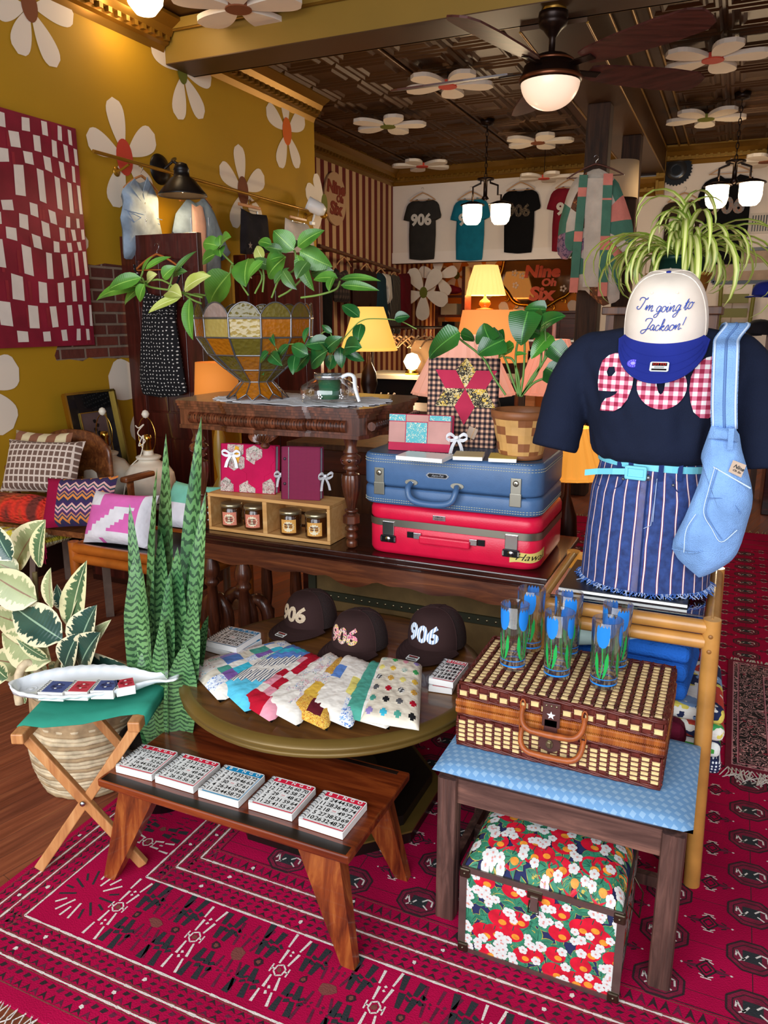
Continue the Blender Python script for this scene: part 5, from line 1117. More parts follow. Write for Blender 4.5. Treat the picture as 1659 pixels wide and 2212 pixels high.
for i in range(22): y = lerp(ay0+.06, ay1-.06, i/21); b.tube([(ax1+.008, y-.01, AZ-.068), (ax1+.008, y+.01, AZ-.068)], .017, TURN, 8); b.box((ax1+.026, y, AZ-.062), (.004, .003, .018), MAHO)
b.build('gadrooned_apron', t)
zz = lambda y: 1.078-.4215*(y-390)/950
def carved_leg(x, y):
    b = MB(); pr = [(.0, 385), (.030, 385), (.028, 400), (.024, 420), (.020, 470), (.028, 505), (.028, 518), (.020, 525), (.036, 548), (.040, 575), (.036, 605), (.020, 625), (.030, 640), (.030, 650), (.018, 665), (.018, 690), (.032, 700)]
    b.lathe([(r, zz(q)) for r, q in pr][::-1], TURN, 24, TR((x, y, 0)), cap=False)
    fl = [(.034, 702), (.037, 730), (.036, 800), (.030, 870), (.022, 940), (.017, 995)]
    b.lathe([(r, zz(q)) for r, q in fl][::-1], TURN, 48, TR((x, y, 0)), cap=False, rf=lambda i, a: 1-.11*(1+cos(a*12))/2)
    pr = [(.017, 995), (.026, 1005), (.026, 1020), (.018, 1030)]; b.lathe([(r, zz(q)) for r, q in pr][::-1], TURN, 24, TR((x, y, 0)), cap=False)
    pr = [(.020, 1032), (.034, 1055), (.034, 1115), (.020, 1140)]; b.lathe([(r, zz(q)) for r, q in pr][::-1], TURN, 8, TR((x, y, 0)), smooth=False)
    pr = [(.016, 1140), (.026, 1165), (.026, 1180), (.017, 1190), (.024, 1225), (.025, 1250), (.016, 1262), (.022, 1285), (.022, 1325), (.012, 1340), (0, 1340)]; b.lathe([(r, zz(q)) for r, q in pr][::-1], TURN, 20, TR((x, y, 0)), cap=False)
    for k in range(8): a = k*pi/4+.3; b.lathe([(0, .0012), (.006, .001), (.0065, 0)], MAHO, 8, basis((x+.0392*cos(a), y+.0392*sin(a), zz(575)), (-sin(a), cos(a), 0), (0, 0, 1)))
    b.box((x, y, AZ-.07), (.062, .062, .075), TURN, bev=.004); b.build('leg', t)
for x in (ax0+.075, ax1-.075):
    for y in (ay0+.045, ay1-.045): carved_leg(x, y)
b = MB(); px_ = (ax0+ax1)/2-.012; 
for k in range(11):
    a = (k-5)/5; leaf(b, (px_+a*.012, ay0-.01, AZ-.145), (a*1.9, -.25-.3*(1-abs(a)), 1.), (0, -1, 0), (.045+.03*abs(a)), .022, TURN, .9, .2, 6)
b.lathe([(0, -.03), (.012, -.028), (.02, -.018), (.012, -.008), (.022, 0), (.03, .03), (.045, .058)], TURN, 20, TR((px_, ay0+.02, AZ-.145))); b.build('carved_pendant', t)
# doily
LACE = cloth('lace_white', '#DDE0E6', bump=.8, sc=120.)
b = MB(); dc = V(((ax0+ax1)/2+.05, ay0+.2, AZ+.0008))
P = [V((dc.x+(.36+.008*(-1)**k)*(abs(cos(2*pi*k/96))**.7)*math.copysign(1, cos(2*pi*k/96)), dc.y+(.205+.008*(-1)**k)*(abs(sin(2*pi*k/96))**.7)*math.copysign(1, sin(2*pi*k/96)), AZ+.002+.002*sin(k*.9))) for k in range(96)]
b.add(P+[dc+V((0, 0, .002))], [(k, (k+1) % 96, 96) for k in range(96)], LACE); single(b, 'lace_doily', 'white lace doily spread under the stained glass bowl', 'doily', tuple(dc), solid=.0015)
# ================================================================ STAINED GLASS BOWL with climbing plant
AMB = stained('glass_amber', '#C97A18', .5); OLG = stained('glass_olive', '#8A7A30', .45); PKG = stained('glass_clear_mauve', '#B59A8E', .5); GLD = stained('glass_gold', '#C9B060', .5); LEAD = mat('lead_came', '#77767A', .3, metal=.8)
bc = PY(556, 845, 2.64); bx, by = bc.x, 2.64
t = thing('stained_glass_bowl', 'large amber stained glass planter bowl with scalloped rim on the carved table', 'bowl', (bx, by, AZ))
zpx = lambda y: PY(556, y, 2.64).z
NP = 12; sc_ = .232
rows_ = [(848, .46), (812, .27), (785, .52), (753, .80), (716, .985), (676, 1.0), (650, 1.0)]
z0_ = AZ+.004; rows_ = [(z0_+(zpx(y)-zpx(848)), r*sc_) for y, r in rows_]
b = MB(); ld = MB(); rn = random.Random(3)
vt = lambda k, i, dr=0: V((bx+(rows_[i][1]+dr)*cos(2*pi*(k+.3)/NP), by+(rows_[i][1]+dr)*sin(2*pi*(k+.3)/NP), rows_[i][0]))
cm = [None, [AMB, OLG], [OLG, AMB, OLG], [AMB, OLG, AMB, OLG], [GLD, PKG, GLD, AMB], [PKG, AMB, OLG]]
for k in range(NP):
    for i in range(1, 5):
        b.add([vt(k, i), vt(k+1, i), vt(k+1, i+1), vt(k, i+1)], [(0, 1, 2, 3)], rn.choice(cm[i])); ld.tube([vt(k, i), vt(k, i+1)], .0042 if i > 1 else .003, LEAD, 6); ld.tube([vt(k, i), vt(k+1, i)], .0035, LEAD, 6)
    a_, c_ = vt(k, 5), vt(k+1, 5); arc = [a_.lerp(c_, q/10)+V((0, 0, .012+.045*sin(pi*q/10)**.7)) for q in range(11)]
    b.add([a_, c_]+arc[::-1], [tuple(range(13))], rn.choice(cm[5])); ld.tube([a_, arc[0]], .003, LEAD, 6); ld.tube(arc, .0028, LEAD, 6); ld.tube([a_, c_], .004, LEAD, 6)
    # foot petals
    m0, m1 = vt(k, 1), vt(k+1, 1); lo = V((bx+.105*cos(2*pi*(k+.3)/NP), by+.105*sin(2*pi*(k+.3)/NP), z0_+.022)); l1 = V((bx+.105*cos(2*pi*(k+1.3)/NP), by+.105*sin(2*pi*(k+1.3)/NP), z0_+.022)); tp = V((bx+.125*cos(2*pi*(k+.8)/NP), by+.125*sin(2*pi*(k+.8)/NP), z0_))
    b.add([m0, m1, l1, tp, lo], [(0, 1, 2, 3, 4)], AMB); ld.tube([m0, lo, tp, l1], .003, LEAD, 5); ld.tube([m0, m1], .004, LEAD, 6)
b.build('glass_panels', t); ld.build('lead_lines', t)
PHL = leafmat('philodendron_green', '#2C5F1C', '#5C9432', None, '#8AB44E', .4); PHY = leafmat('philodendron_yellow', '#9DAA48', '#C8CC80', None, '#DDE0A0', .4); PHD = leafmat('philodendron_dark', '#2A4A22', '#4A7434', None, '#7C9C5C', .35); STEM = mat('green_stem', '#6E8C3C', .5); SOIL = mat('soil', '#1C1410', .95, bump=1, bs=120)
pt = thing('climbing_plant', 'bright green climbing philodendron sprawling out of the stained glass bowl', 'plant', (bx, by, AZ+.12))
b = MB(); b.lathe([(.08, -.11), (.10, .0), (0, .005)], SOIL, 20, TR((bx, by, AZ+.23))); b.build('soil', pt)
O, S_ = (400, 420), 3.318
L1 = [((250, 372), (122, 345), 62, 0), ((252, 372), (318, 300), 60, 0), ((252, 376), (248, 288), 50, 0), ((250, 380), (252, 442), 45, 0), ((222, 425), (112, 492), 45, 0), ((450, 462), (425, 655), 150, 0), ((322, 565), (160, 790), 165, 0), ((165, 572), (0, 695), 55, 1), ((25, 745), (38, 1035), 62, 0), ((778, 400), (632, 258), 115, 0), ((805, 375), (988, 253), 85, 0), ((820, 405), (1048, 520), 120, 0), ((722, 448), (583, 590), 120, 0), ((560, 478), (445, 600), 65, 0), ((560, 470), (508, 368), 60, 1), ((620, 360), (520, 335), 40, 0), ((700, 400), (560, 372), 50, 0), ((800, 430), (915, 690), 75, 0), ((880, 480), (795, 600), 80, 2), ((900, 560), (1058, 545), 60, 2), ((1095, 600), (915, 605), 60, 0), ((1065, 590), (1028, 692), 60, 0), ((1112, 606), (1392, 608), 42, 0), ((1115, 650), (1382, 680), 50, 0), ((475, 475), (715, 545), 50, 2), ((700, 545), (792, 680), 62, 2), ((640, 640), (740, 520), 50, 2), ((700, 400), (830, 340), 60, 2), ((480, 500), (470, 600), 55, 0), ((610, 470), (700, 445), 60, 0)]
LM = [PHL, PHY, PHD]
def leafset(L, O, S_, yc, mats, par, shape='ov', yj=.12, base_=None, droop=.5):
    for i, (a, c, w_, k) in enumerate(L):
        (A,), (B_,) = pxs([a], O, S_), pxs([c], O, S_); y0 = yc+rnd.uniform(-yj, yj*.6); y1 = y0+rnd.uniform(-.05, .04); b = MB(); pleaf(b, A, B_, w_*1.34/S_, y0, y1, mats[k], shape, droop); b.build('leaf', par)
leafset(L1, O, S_, 2.56, LM, pt)
L2 = [((905, 475), (685, 545), 72, 0), ((950, 520), (598, 602), 62, 0), ((925, 515), (888, 628), 60, 0), ((960, 500), (780, 645), 40, 0), ((910, 468), (968, 333), 38, 0), ((930, 420), (1085, 335), 36, 0), ((1110, 450), (1250, 298), 32, 2), ((1040, 475), (1120, 400), 60, 0), ((1178, 550), (1335, 455), 62, 1), ((1075, 560), (1155, 585), 40, 1), ((1160, 598), (942, 692), 45, 1), ((1105, 450), (1190, 430), 30, 2), ((940, 490), (998, 450), 35, 1), ((1215, 605), (1222, 868), 78, 0)]
leafset(L2, (0, 440), 2.9625, 2.42, LM, pt, yj=.06)
b = MB()
for P, yy in (([(345, 500), (275, 430), (252, 376)], 2.55), ([(455, 725), (400, 640), (340, 505), (322, 565)], 2.6), ([(555, 700), (565, 600), (570, 490), (720, 450)], 2.6), ([(500, 710), (550, 580), (450, 462)], 2.6), ([(620, 740), (680, 600), (780, 540), (790, 430), (780, 400)], 2.6), ([(670, 735), (760, 680), (870, 560), (860, 480)], 2.6), ([(830, 740), (960, 720), (1080, 680), (1110, 620)], 2.55), ([(150, 725), (60, 715), (20, 745)], 2.5)): b.tube(spline([PY(*p, yy) for p in pxs(P, O, S_)], 5), .004, STEM, 6)
for P in ([(1295, 600), (1130, 560), (950, 530), (910, 475)], [(1080, 550), (1100, 480), (1110, 450)], [(1290, 640), (1215, 605), (1040, 490), (905, 500), (915, 430)]): b.tube(spline([PY(*p, 2.43) for p in pxs(P, (0, 440), 2.9625)], 5), .004, STEM, 6)
b.build('stems', pt)
# ---- glass coffee pot with hoya
HOY = leafmat('hoya_green', '#123A1A', '#2A6A30', None, '#5C8C50', .22); pc = PY(712, 845, 2.60); cx, cy = pc.x, 2.60
t = thing('glass_coffee_pot', 'clear glass coffee pot with white flower print and white handle used as a planter', 'coffee pot', (cx, cy, AZ+.003))
PG = thin_glass('pot_glass', '#FFFFFF', .10); zq = AZ+.003
b = MB(); b.lathe([(0, 0), (.098, .0), (.110, .008), (.112, .05), (.107, .064), (.070, .086), (.054, .093), (.053, .108), (.057, .112)], PG, 36, TR((cx, cy, zq)), cap=False); ob = b.build('glass_body', t)
b = MB()
for k in range(9):
    a = k*2*pi/9; 
    for q in range(5): a2 = q*2*pi/5; fr = basis((cx+.1125*cos(a), cy+.1125*sin(a), zq+.032), (-sin(a), cos(a), 0), (0, 0, 1)); b.poly([fr @ V((.003*cos(a2)+.004*cos(a2)*0+x*cos(a2)-y*sin(a2), .003*sin(a2)+x*sin(a2)+y*cos(a2), .0003)) for x, y in ((0, 0), (.003, .003), (.007, 0), (.003, -.003))], CARD)
b.build('flower_print', ob)
WPL = mat('white_plastic', '#E8EAEC', .3); b = MB(); b.lathe([(.0535, .088), (.058, .09), (.058, .106), (.0535, .108)], mat('steel_band', '#B9BCC0', .2, metal=.9), 32, TR((cx, cy, zq)), cap=False); b.build('neck_band', t)
b = MB(); HP = spline([(cx+.056, cy, zq+.098), (cx+.085, cy-.005, zq+.108), (cx+.108, cy-.008, zq+.098), (cx+.124, cy-.03, zq+.06), (cx+.140, cy-.03, zq+.012)], 6); b.tube(HP, [.0115-.004*i/(len(HP)-1) for i in range(len(HP))], WPL, 10, flat=.7); b.build('handle', t)
hp = thing('potted_hoya', 'dark green trailing hoya in a green pot inside the glass coffee pot', 'plant', (cx, cy, zq+.02))
b = MB(); b.lathe([(0, .014), (.036, .014), (.044, .085), (.046, .1), (0, .092)], mat('nursery_green', '#2E6A48', .4), 24, TR((cx, cy, zq)), cap=False); b.build('inner_pot', hp)
L3 = [((1250, 882), (1122, 788), 58, 0), ((1262, 925), (1232, 1075), 62, 0), ((1500, 890), (1608, 872), 62, 0), ((1052, 992), (978, 935), 32, 0), ((1040, 1060), (858, 1078), 82, 0), ((1008, 1112), (1118, 1022), 66, 0), ((882, 1150), (758, 1080), 64, 0), ((790, 1148), (770, 1285), 55, 0), ((895, 1140), (785, 1272), 75, 0), ((1022, 1120), (890, 1225), 95, 0), ((1062, 1150), (1030, 1258), 66, 0), ((1112, 1090), (1120, 1245), 66, 0), ((1140, 1100), (1258, 1092), 75, 0), ((1140, 1130), (1285, 1192), 52, 0), ((745, 1075), (650, 1192), 52, 0), ((605, 980), (642, 1085), 24, 0), ((610, 1140), (688, 1222), 42, 0), ((600, 1130), (530, 1212), 42, 0), ((525, 1222), (562, 1298), 32, 0), ((885, 950), (850, 1060), 40, 0)]
leafset(L3, O, S_, 2.53, [HOY], hp, yj=.05)
b = MB()
for P in ([(1040, 1200), (1060, 1130), (1200, 960), (1265, 905), (1350, 890), (1530, 905), (1659, 965)], [(1030, 1190), (1045, 1080), (1045, 1000), (1000, 985), (975, 1000)], [(1000, 1180), (900, 1120), (800, 1075), (740, 1075)], [(640, 1085), (660, 1130), (610, 1140), (540, 1150), (525, 1220)]): b.tube(spline([PY(*p, 2.53) for p in pxs(P, O, S_)], 5), .0022, STEM, 5)
b.build('stems', hp)
# ================================================================ CRATE, CANDLES, JOURNALS
yf = 2.505; A, B_, C_, D_ = [PY(*p, yf) for p in ((446, 1075), (712, 1099), (712, 1196), (448, 1166))]
cx0, cx1 = A.x+.005, B_.x; ch = .155; cd_ = .15
t = thing('wooden_crate', 'pale pine crate with two open compartments holding candle jars', 'crate', ((cx0+cx1)/2, yf+cd_/2, KZ))
th = .013; zc = KZ+.0015
for nm, c, d in (('bottom_board', ((cx0+cx1)/2, yf+cd_/2, zc+th/2), (cx1-cx0, cd_, th)), ('top_board', ((cx0+cx1)/2, yf+cd_/2, zc+ch-th/2), (cx1-cx0, cd_, th)), ('end_board', (cx0+th/2, yf+cd_/2, zc+ch/2), (th, cd_, ch-2*th-.001)), ('end_board', (cx1-th/2, yf+cd_/2, zc+ch/2), (th, cd_, ch-2*th-.001)), ('divider', ((cx0+cx1)/2-.01, yf+cd_/2, zc+ch/2), (.02, cd_, ch-2*th-.001)), ('back_slat', ((cx0+cx1)/2, yf+cd_-.004, zc+ch*.68), (cx1-cx0-2*th, .006, .05)), ('back_slat', ((cx0+cx1)/2, yf+cd_-.004, zc+ch*.3), (cx1-cx0-2*th, .006, .04))):
    b = MB(); b.box(c, d, PINE, bev=.0012); b.build(nm, t)
JGL = mat('amber_jar', '#3A1A08', .08, coat=.6, var=.3, vs=14); LID = mat('brushed_lid', '#B5A888', .28, metal=.85); LBP = mat('label_coral', '#D9826A', .6); LBO = mat('label_orange', '#DDA04E', .6); LBC = mat('label_cream', '#EFE2C0', .6); LBT = mat('label_brown_ink', '#5A2A1A', .6)
def jar(px, py, y, lab, lines, label, grp='amber candle jars in the pine crate'):
    p = PY(px, py, y); z = zc+th+.0005; t = thing('candle_jar', label, 'candle', (p.x, y, z), 18, grp); r = .044
    b = LB(); b.lathe([(0, 0), (r-.004, 0), (r, .006), (r, .078), (r-.004, .083), (r-.006, .086)], JGL, 28); b.build('jar_body', t)
    b = LB(); b.lathe([(r-.002, .083), (r+.0005, .084), (r+.0005, .095), (r-.003, .098), (0, .097)], LID, 28, cap=False); b.build('lid', t)
    b = LB(); wr = lambda x, zz, o: V(((r+o)*sin(x/r), -(r+o)*cos(x/r), zz))
    b.grid(lambda u, v: wr(lerp(-.031, .031, u), lerp(.012, .066, v), .0006), 12, 2, lab)
    S = [wr((.0215+.0025*(-1)**k)*cos(k*pi/14), .038+(.0205+.0022*(-1)**k)*sin(k*pi/14), .0011) for k in range(28)]; b.add(S+[wr(0, .038, .0011)], [(k, (k+1) % 28, 28) for k in range(28)], LBC)
    for i, s in enumerate(lines):
        vs, fs = txt(s, .03, .1); b.add([wr(v.x*.0115*.8, .0475-i*.0095+v.y*.0115, .0016) for v in vs], fs, LBT)
    b.build('label', t)
jar(503, 1150, yf+.05, LBP, ['Loose', 'Woman', 'Candle'], 'candle jar with coral label at the far left inside the crate'); jar(552, 1155, yf+.055, LBP, ['Loose', 'Woman', 'Candle'], 'candle jar with coral label, second from left, beside the crate divider')
jar(629, 1165, yf+.045, LBO, ['Manifest', 'that shit'], 'candle jar with orange label just right of the crate divider'); jar(684, 1172, yf+.045, LBO, ['Manifest', 'that shit'], 'candle jar with orange label at the right end of the crate')
# fabric covered journals
PGL = mat('journal_pages', '#C9D2E2', .8); RIB = cloth('ribbon_white', '#E8E8EC', bump=.3)
def bow(b, c, s, m, dx=V((1, 0, 0)), dn=V((0, -1, 0))):
    up = V((0, 0, 1)); c = V(c)
    for sg in (-1, 1):
        loop = [c, c+dx*sg*s*.5+up*s*.32+dn*s*.15, c+dx*sg*s*.85+up*s*.12+dn*s*.1, c+dx*sg*s*.5-up*s*.1, c]; P = spline(loop, 5)
        for i in range(len(P)-1): b.add([P[i]+up*s*.02-dx*sg*s*.0+dn*.004, P[i]-up*s*.2+dn*.002, P[i+1]-up*s*.2+dn*.002, P[i+1]+up*s*.02+dn*.004], [(0, 1, 2, 3)], m, None, True)
        P = [c, c+dx*sg*s*.35-up*s*.6+dn*s*.1, c+dx*sg*s*.5-up*s*1.15+dn*s*.15]
        P = spline(P, 4)
        for i in range(len(P)-1): b.add([P[i]-dx*s*.12, P[i]+dx*s*.14, P[i+1]+dx*s*.16, P[i+1]-dx*s*.12], [(0, 1, 2, 3)], m, None, True)
    b.lathe([(0, s*.12), (s*.1, s*.08), (s*.14, 0), (s*.1, -s*.08), (0, -s*.12)], m, 10, TR(tuple(c+dn*.006), rx=90))
def journal(TLp, TRp, BRp, y, z, thick, rz, cover, name_label, pages=None, deco=None, tilt=-6, grp=None):
    a, b_, c_ = PY(*TLp, y), PY(*TRp, y), PY(*BRp, y); w = (b_-a).length/cos(R(rz))*.98; h = b_.z-c_.z
    t = thing('fabric_journal', name_label, 'journal', group=grp, Mx=TR((a.x, y, z), rz=rz) @ TR((0, 0, 0), rx=tilt))
    b = LB(); b.box((w/2, .004, h/2), (w, .008, h), cover, bev=.003); b.box((w/2, thick, h/2), (w, .008, h), cover, bev=.003); b.box((.004, thick/2, h/2), (.008, thick, h), cover, bev=.003); b.build('cover', t)
    b = LB(); k = int(thick/.004)
    for i in range(k): b.box((w/2, .01+(thick-.018)*i/max(1, k-1), h/2), (w*.95, .0022, h*.95), PGL)
    b.build('pages', t)
    if deco: deco(t, w, h)
    return t
FLO = floral('cover_floral_grey', '#B9ADA4', ('#8A3A4A', '#5C6A5A', '#D8C8BC', '#B0606E'), 90., .5); MAG = cloth('cover_magenta', '#B8124A', bump=.3); MUS = cloth('cover_mustard', '#D79A2E')
def deco1(t, w, h):
    b = LB(); r = w*.27
    for (cx, cy, m) in ((.30, .62, FLO), (.62, .80, FLO), (.28, .9, FLO), (.34, .30, MAG), (.66, .30, MAG), (.78, .55, MAG), (.92, .80, MAG), (.92, .12, FLO), (.5, .05, FLO), (.30, .76, MUS), (.1, .1, FLO)):
        k = .5 if m is MUS else 1.; P = [(max(.002, min(w-.002, cx*w+r*k*.62*cos(a*pi/3+pi/6))), max(.002, min(h-.002, cy*h+r*k*.62*sin(a*pi/3+pi/6)))) for a in range(6)]
        if m is MUS: P = [(cx*w+.5*r*k*x, cy*h+r*y) for x, y in ((-.7, -.2), (.5, -.5), (1, 0), (.6, .55), (-.3, .6), (-.8, .1))]
        b.prism(P, 0, .0012+(.0006 if m is MUS else 0)+.00005*cx, m, M(((1, 0, 0, 0), (0, 0, -1, -.0002), (0, 1, 0, 0), (0, 0, 0, 1))))
    b.build('patchwork', t); b = LB(); bow(b, (w*.22, -.004, h*.80), .05, RIB); b.build('lace_bow', t); b = LB(); bow(b, (w+.012, .02, h*.42), .045, RIB, V((.5, .8, 0)), V((1, -.3, 0)).normalized()); b.build('ribbon_tie', t)
ztop = zc+ch+.001
journal((471, 965), (583, 972), (583, 1077), yf+.045, ztop, .045, 8, MAG, 'patchwork hexagon journal with a lace bow on top of the crate', None, deco1)
def deco2(t, w, h):
    b = LB(); b.box((w*.2, -.001, h/2), (.003, .002, h*.98), MAHO)
    for z in (.3, .77): b.lathe([(0, .003), (.004, .003), (.006, .001), (.006, 0)], mat('button_dark', '#3A2430', .4), 12, TR((w*.1, -.001, h*z), rx=90))
    b.build('button_placket', t); b = LB(); bow(b, (w+.010, .02, h*.46), .05, RIB, V((.5, .8, 0)), V((1, -.3, 0)).normalized()); b.build('ribbon_tie', t)
MPL = checks('maroon_windowpane', '#8E1E48', '#5A1230', '#74183C', 190.)
journal((603, 966), (680, 975), (682, 1090), yf+.02, ztop, .05, 14, MPL, 'maroon checked journal with two buttons on top of the crate', None, deco2)
# ================================================================ SUITCASES
def rrect(w, h, r, k=6):
    P = []
    for cx, cy, a0 in ((w-r, h-r, 0), (r, h-r, 90), (r, r, 180), (w-r, r, 270)): P += [(cx+r*cos(R(a0+90*i/k)), cy+r*sin(R(a0+90*i/k))) for i in range(k+1)]
    return P
def rbody(b, w, d, z0, z1, r, e, m, T=None):      # rounded rectangle body with soft rims
    P0 = rrect(w, d, r); c = (w/2, d/2); lv = [(z0, -e), (z0+e*.3, -e*.3), (z0+e, 0), (z1-e, 0), (z1-e*.3, -e*.3), (z1, -e)]; vs = []; n_ = len(P0)
    for z, o in lv:
        for x, y in P0: dx, dy = x-c[0], y-c[1]; vs.append((c[0]+dx*(1+2*o/w), c[1]+dy*(1+2*o/d), z))
    fs = [(i*n_+k, i*n_+(k+1) % n_, (i+1)*n_+(k+1) % n_, (i+1)*n_+k) for i in range(len(lv)-1) for k in range(n_)]
    b.add(vs, fs, m, T, True); b.add(vs[:n_], [tuple(range(n_-1, -1, -1))], m, T); b.add(vs[-n_:], [tuple(range(n_))], m, T)
def stitchrow(b, w, d, r, z, m, o=.0008, T=None):
    P = rrect(w, d, r, 8); L = []
    for i in range(len(P)):
        p, q = V((*P[i], 0)), V((*P[(i+1) % len(P)], 0)); s = (q-p).length; k = max(1, int(s/.009))
        for j in range(k): L.append((p.lerp(q, j/k), p.lerp(q, (j+.62)/k)))
    c = V((w/2, d/2, 0))
    for p, q in L: n1 = (p-c).normalized()*o; b.tube([p+n1+V((0, 0, z)), q+n1+V((0, 0, z))], .0009, m, 4, T=T)
LBL = mat('blue_vinyl', '#43638C', .42, var=.06, vs=30, bump=.15, bs=300); LTP = mat('blue_vinyl_top', '#3E556E', .45, var=.08, vs=20, bump=.15, bs=300); LRD = mat('red_vinyl', '#D3143C', .32, var=.06, vs=20, bump=.15, bs=200); THR = mat('cream_thread', '#D9D2A8', .8); CHR = mat('chrome', '#C9CCD0', .18, metal=1.); AST = mat('aged_steel', '#A09C8E', .3, metal=.9); BLKM = mat('black_metal', '#17181A', .3, metal=.5)
sw, sd = .66, .42
FB = TR((-1.205, 2.475, .848), rz=1)
t = thing('suitcase', 'blue vintage suitcase with cream stitching stacked on the red one', 'suitcase', Mx=FB); h = .185
b = LB(); rbody(b, sw, sd, 0, .0675, .06, .012, LBL); rbody(b, sw, sd, .0685, h, .06, .012, LBL); b.prism([(x*.97+.01, y*.955+.01) for x, y in rrect(sw, sd, .055)], h, h+.0008, LTP); b.build('case_body', t)
b = LB()
for z in (.012, .020, h-.028, h-.019): stitchrow(b, sw, sd, .06, z, THR)
stitchrow(b, sw, sd, .06, h-.004, THR, -.006); b.box((sw/2, -.0005, .068), (sw-.1, .002, .0012), BLKM); b.build('stitching', t)
for x in (.075, .575):
    b = LB(); b.box((x, -.003, .108), (.036, .006, .055), AST, bev=.0015); b.box((x, -.004, .06), (.040, .006, .045), AST, bev=.0015); b.lathe([(0, .004), (.006, .004), (.010, .002), (.011, 0)], AST, 16, TR((x, -.006, .118), rx=90)); b.box((x, -.011, .118), (.002, .001, .006), BLKM); b.build('lock', t)
b = LB(); hx = sw*.43
P = spline([(hx-.085, -.006, .088), (hx-.088, -.028, .075), (hx-.078, -.036, .045), (hx-.05, -.038, .03), (hx, -.038, .026), (hx+.05, -.038, .03), (hx+.078, -.036, .045), (hx+.088, -.028, .075), (hx+.085, -.006, .088)], 5); b.tube(P, [.010+.002*sin(pi*i/(len(P)-1)) for i in range(len(P))], LBL, 10); b.tube([p+V((0, -.0105, 0)) for p in P[6:-6]], .0008, THR, 4); o_ = b.build('handle', t)
for s in (-1, 1): b = LB(); b.prism([(.024*cos(a*pi/8), .011*sin(a*pi/8)) for a in range(16)], 0, .003, AST, TR((hx+s*.085, -.001, .091), rx=90)); b.tube([(hx+s*.085+.009*cos(a), -.006, .089+.006*sin(a)) for a in [2*pi*q/10 for q in range(10)]], .002, CHR, 6, closed=True); b.build('handle_plate', o_)
b = LB(); b.prism([(-.043, 0), (-.034, .009), (.034, .009), (.043, 0), (.034, -.009), (-.034, -.009)], 0, .002, CHR, TR((hx+.012, -.001, .122), rx=90)); b.prism([(-.037, 0), (-.030, .0065), (.030, .0065), (.037, 0), (.030, -.0065), (-.030, -.0065)], .002, .0024, BLKM, TR((hx+.012, -.001, .122), rx=90)); b.text('Aero-Pak', .0115, CHR, TR((hx+.012, -.0036, .122), rx=90), off=.01, shear=.4); b.build('maker_badge', t)
FRD = TR((-1.19, 2.49, KZ+.001), rz=0.5); sw2, sd2, h2 = .645, .43, .187
t = thing('suitcase', 'bright red vintage suitcase with a chrome band at the bottom of the stack', 'suitcase', Mx=FRD)
b = LB(); rbody(b, sw2, sd2, 0, .122, .06, .02, LRD); rbody(b, sw2, sd2, .123, h2+.003, .06, .02, LRD); b.build('case_body', t)
b = LB(); P0 = rrect(sw2+.003, sd2+.003, .06); n_ = len(P0); vs = [(x-.0015, y-.0015, .110) for x, y in P0]+[(x-.0015, y-.0015, .136) for x, y in P0]; b.add(vs, [(k, (k+1) % n_, n_+(k+1) % n_, n_+k) for k in range(n_)], AST, None, True); b.build('chrome_band', t)
for x in (.09, .55):
    b = LB(); b.box((x, -.004, .102), (.045, .006, .052), CHR, bev=.0015); b.box((x, -.005, .062), (.058, .008, .026), BLKM, bev=.0015); b.lathe([(0, .003), (.009, .003), (.011, 0)], CHR, 16, TR((x, -.009, .062), rx=90)); b.box((x-.027, -.009, .062), (.006, .003, .016), CHR); b.box((x+.027, -.009, .062), (.006, .003, .016), CHR); b.build('lock', t)
b = LB(); hx = .31; b.box((hx, -.014, .076), (.19, .016, .03), LRD, bev=.006); o_ = b.build('handle', t)
for s in (-1, 1): b = LB(); b.box((hx+s*.105, -.006, .086), (.028, .010, .022), CHR, bev=.001); b.box((hx+s*.133, -.003, .086), (.026, .005, .022), BLKM, bev=.001); b.build('handle_mount', o_)
b = LB(); b.box((.285, -.001, .158), (.048, .002, .018), CHR, bev=.0005); b.text('AMELIA', .0085, INK, TR((.285, -.0022, .162), rx=90), off=.01); b.text('EARHART', .0078, INK, TR((.285, -.0022, .1535), rx=90), off=.01); b.build('name_badge', t)
YL = mat('yellow_sticker', '#D9C46A', .6); b = LB(); st_ = [(.56, .030), (.575, .022), (.64, .026)]
def sk_(x, z):     # wrap round the right front corner
    r = .06; w = sw2
    if x < w-r: return V((x, -.0012, z))
    a = (x-(w-r))/r
    if a < pi/2: return V((w-r+(r+.0012)*sin(a), r-(r+.0012)*cos(a), z))
    return V((w+.0012, r+(x-(w-r)-r*pi/2), z))
b.grid(lambda u, v: sk_(lerp(.545, .70, u), lerp(.028+.012*u, .062+.012*u, v)+.003*sin(u*9)), 16, 2, YL); vs, fs = cut(*txt('Hawaii', .0, .45), .2); b.add([sk_(.622+v.x*.044, .050+v.y*.034)+V((.0004, -.0006, 0)) for v in vs], fs, INK); b.build('sticker', t)
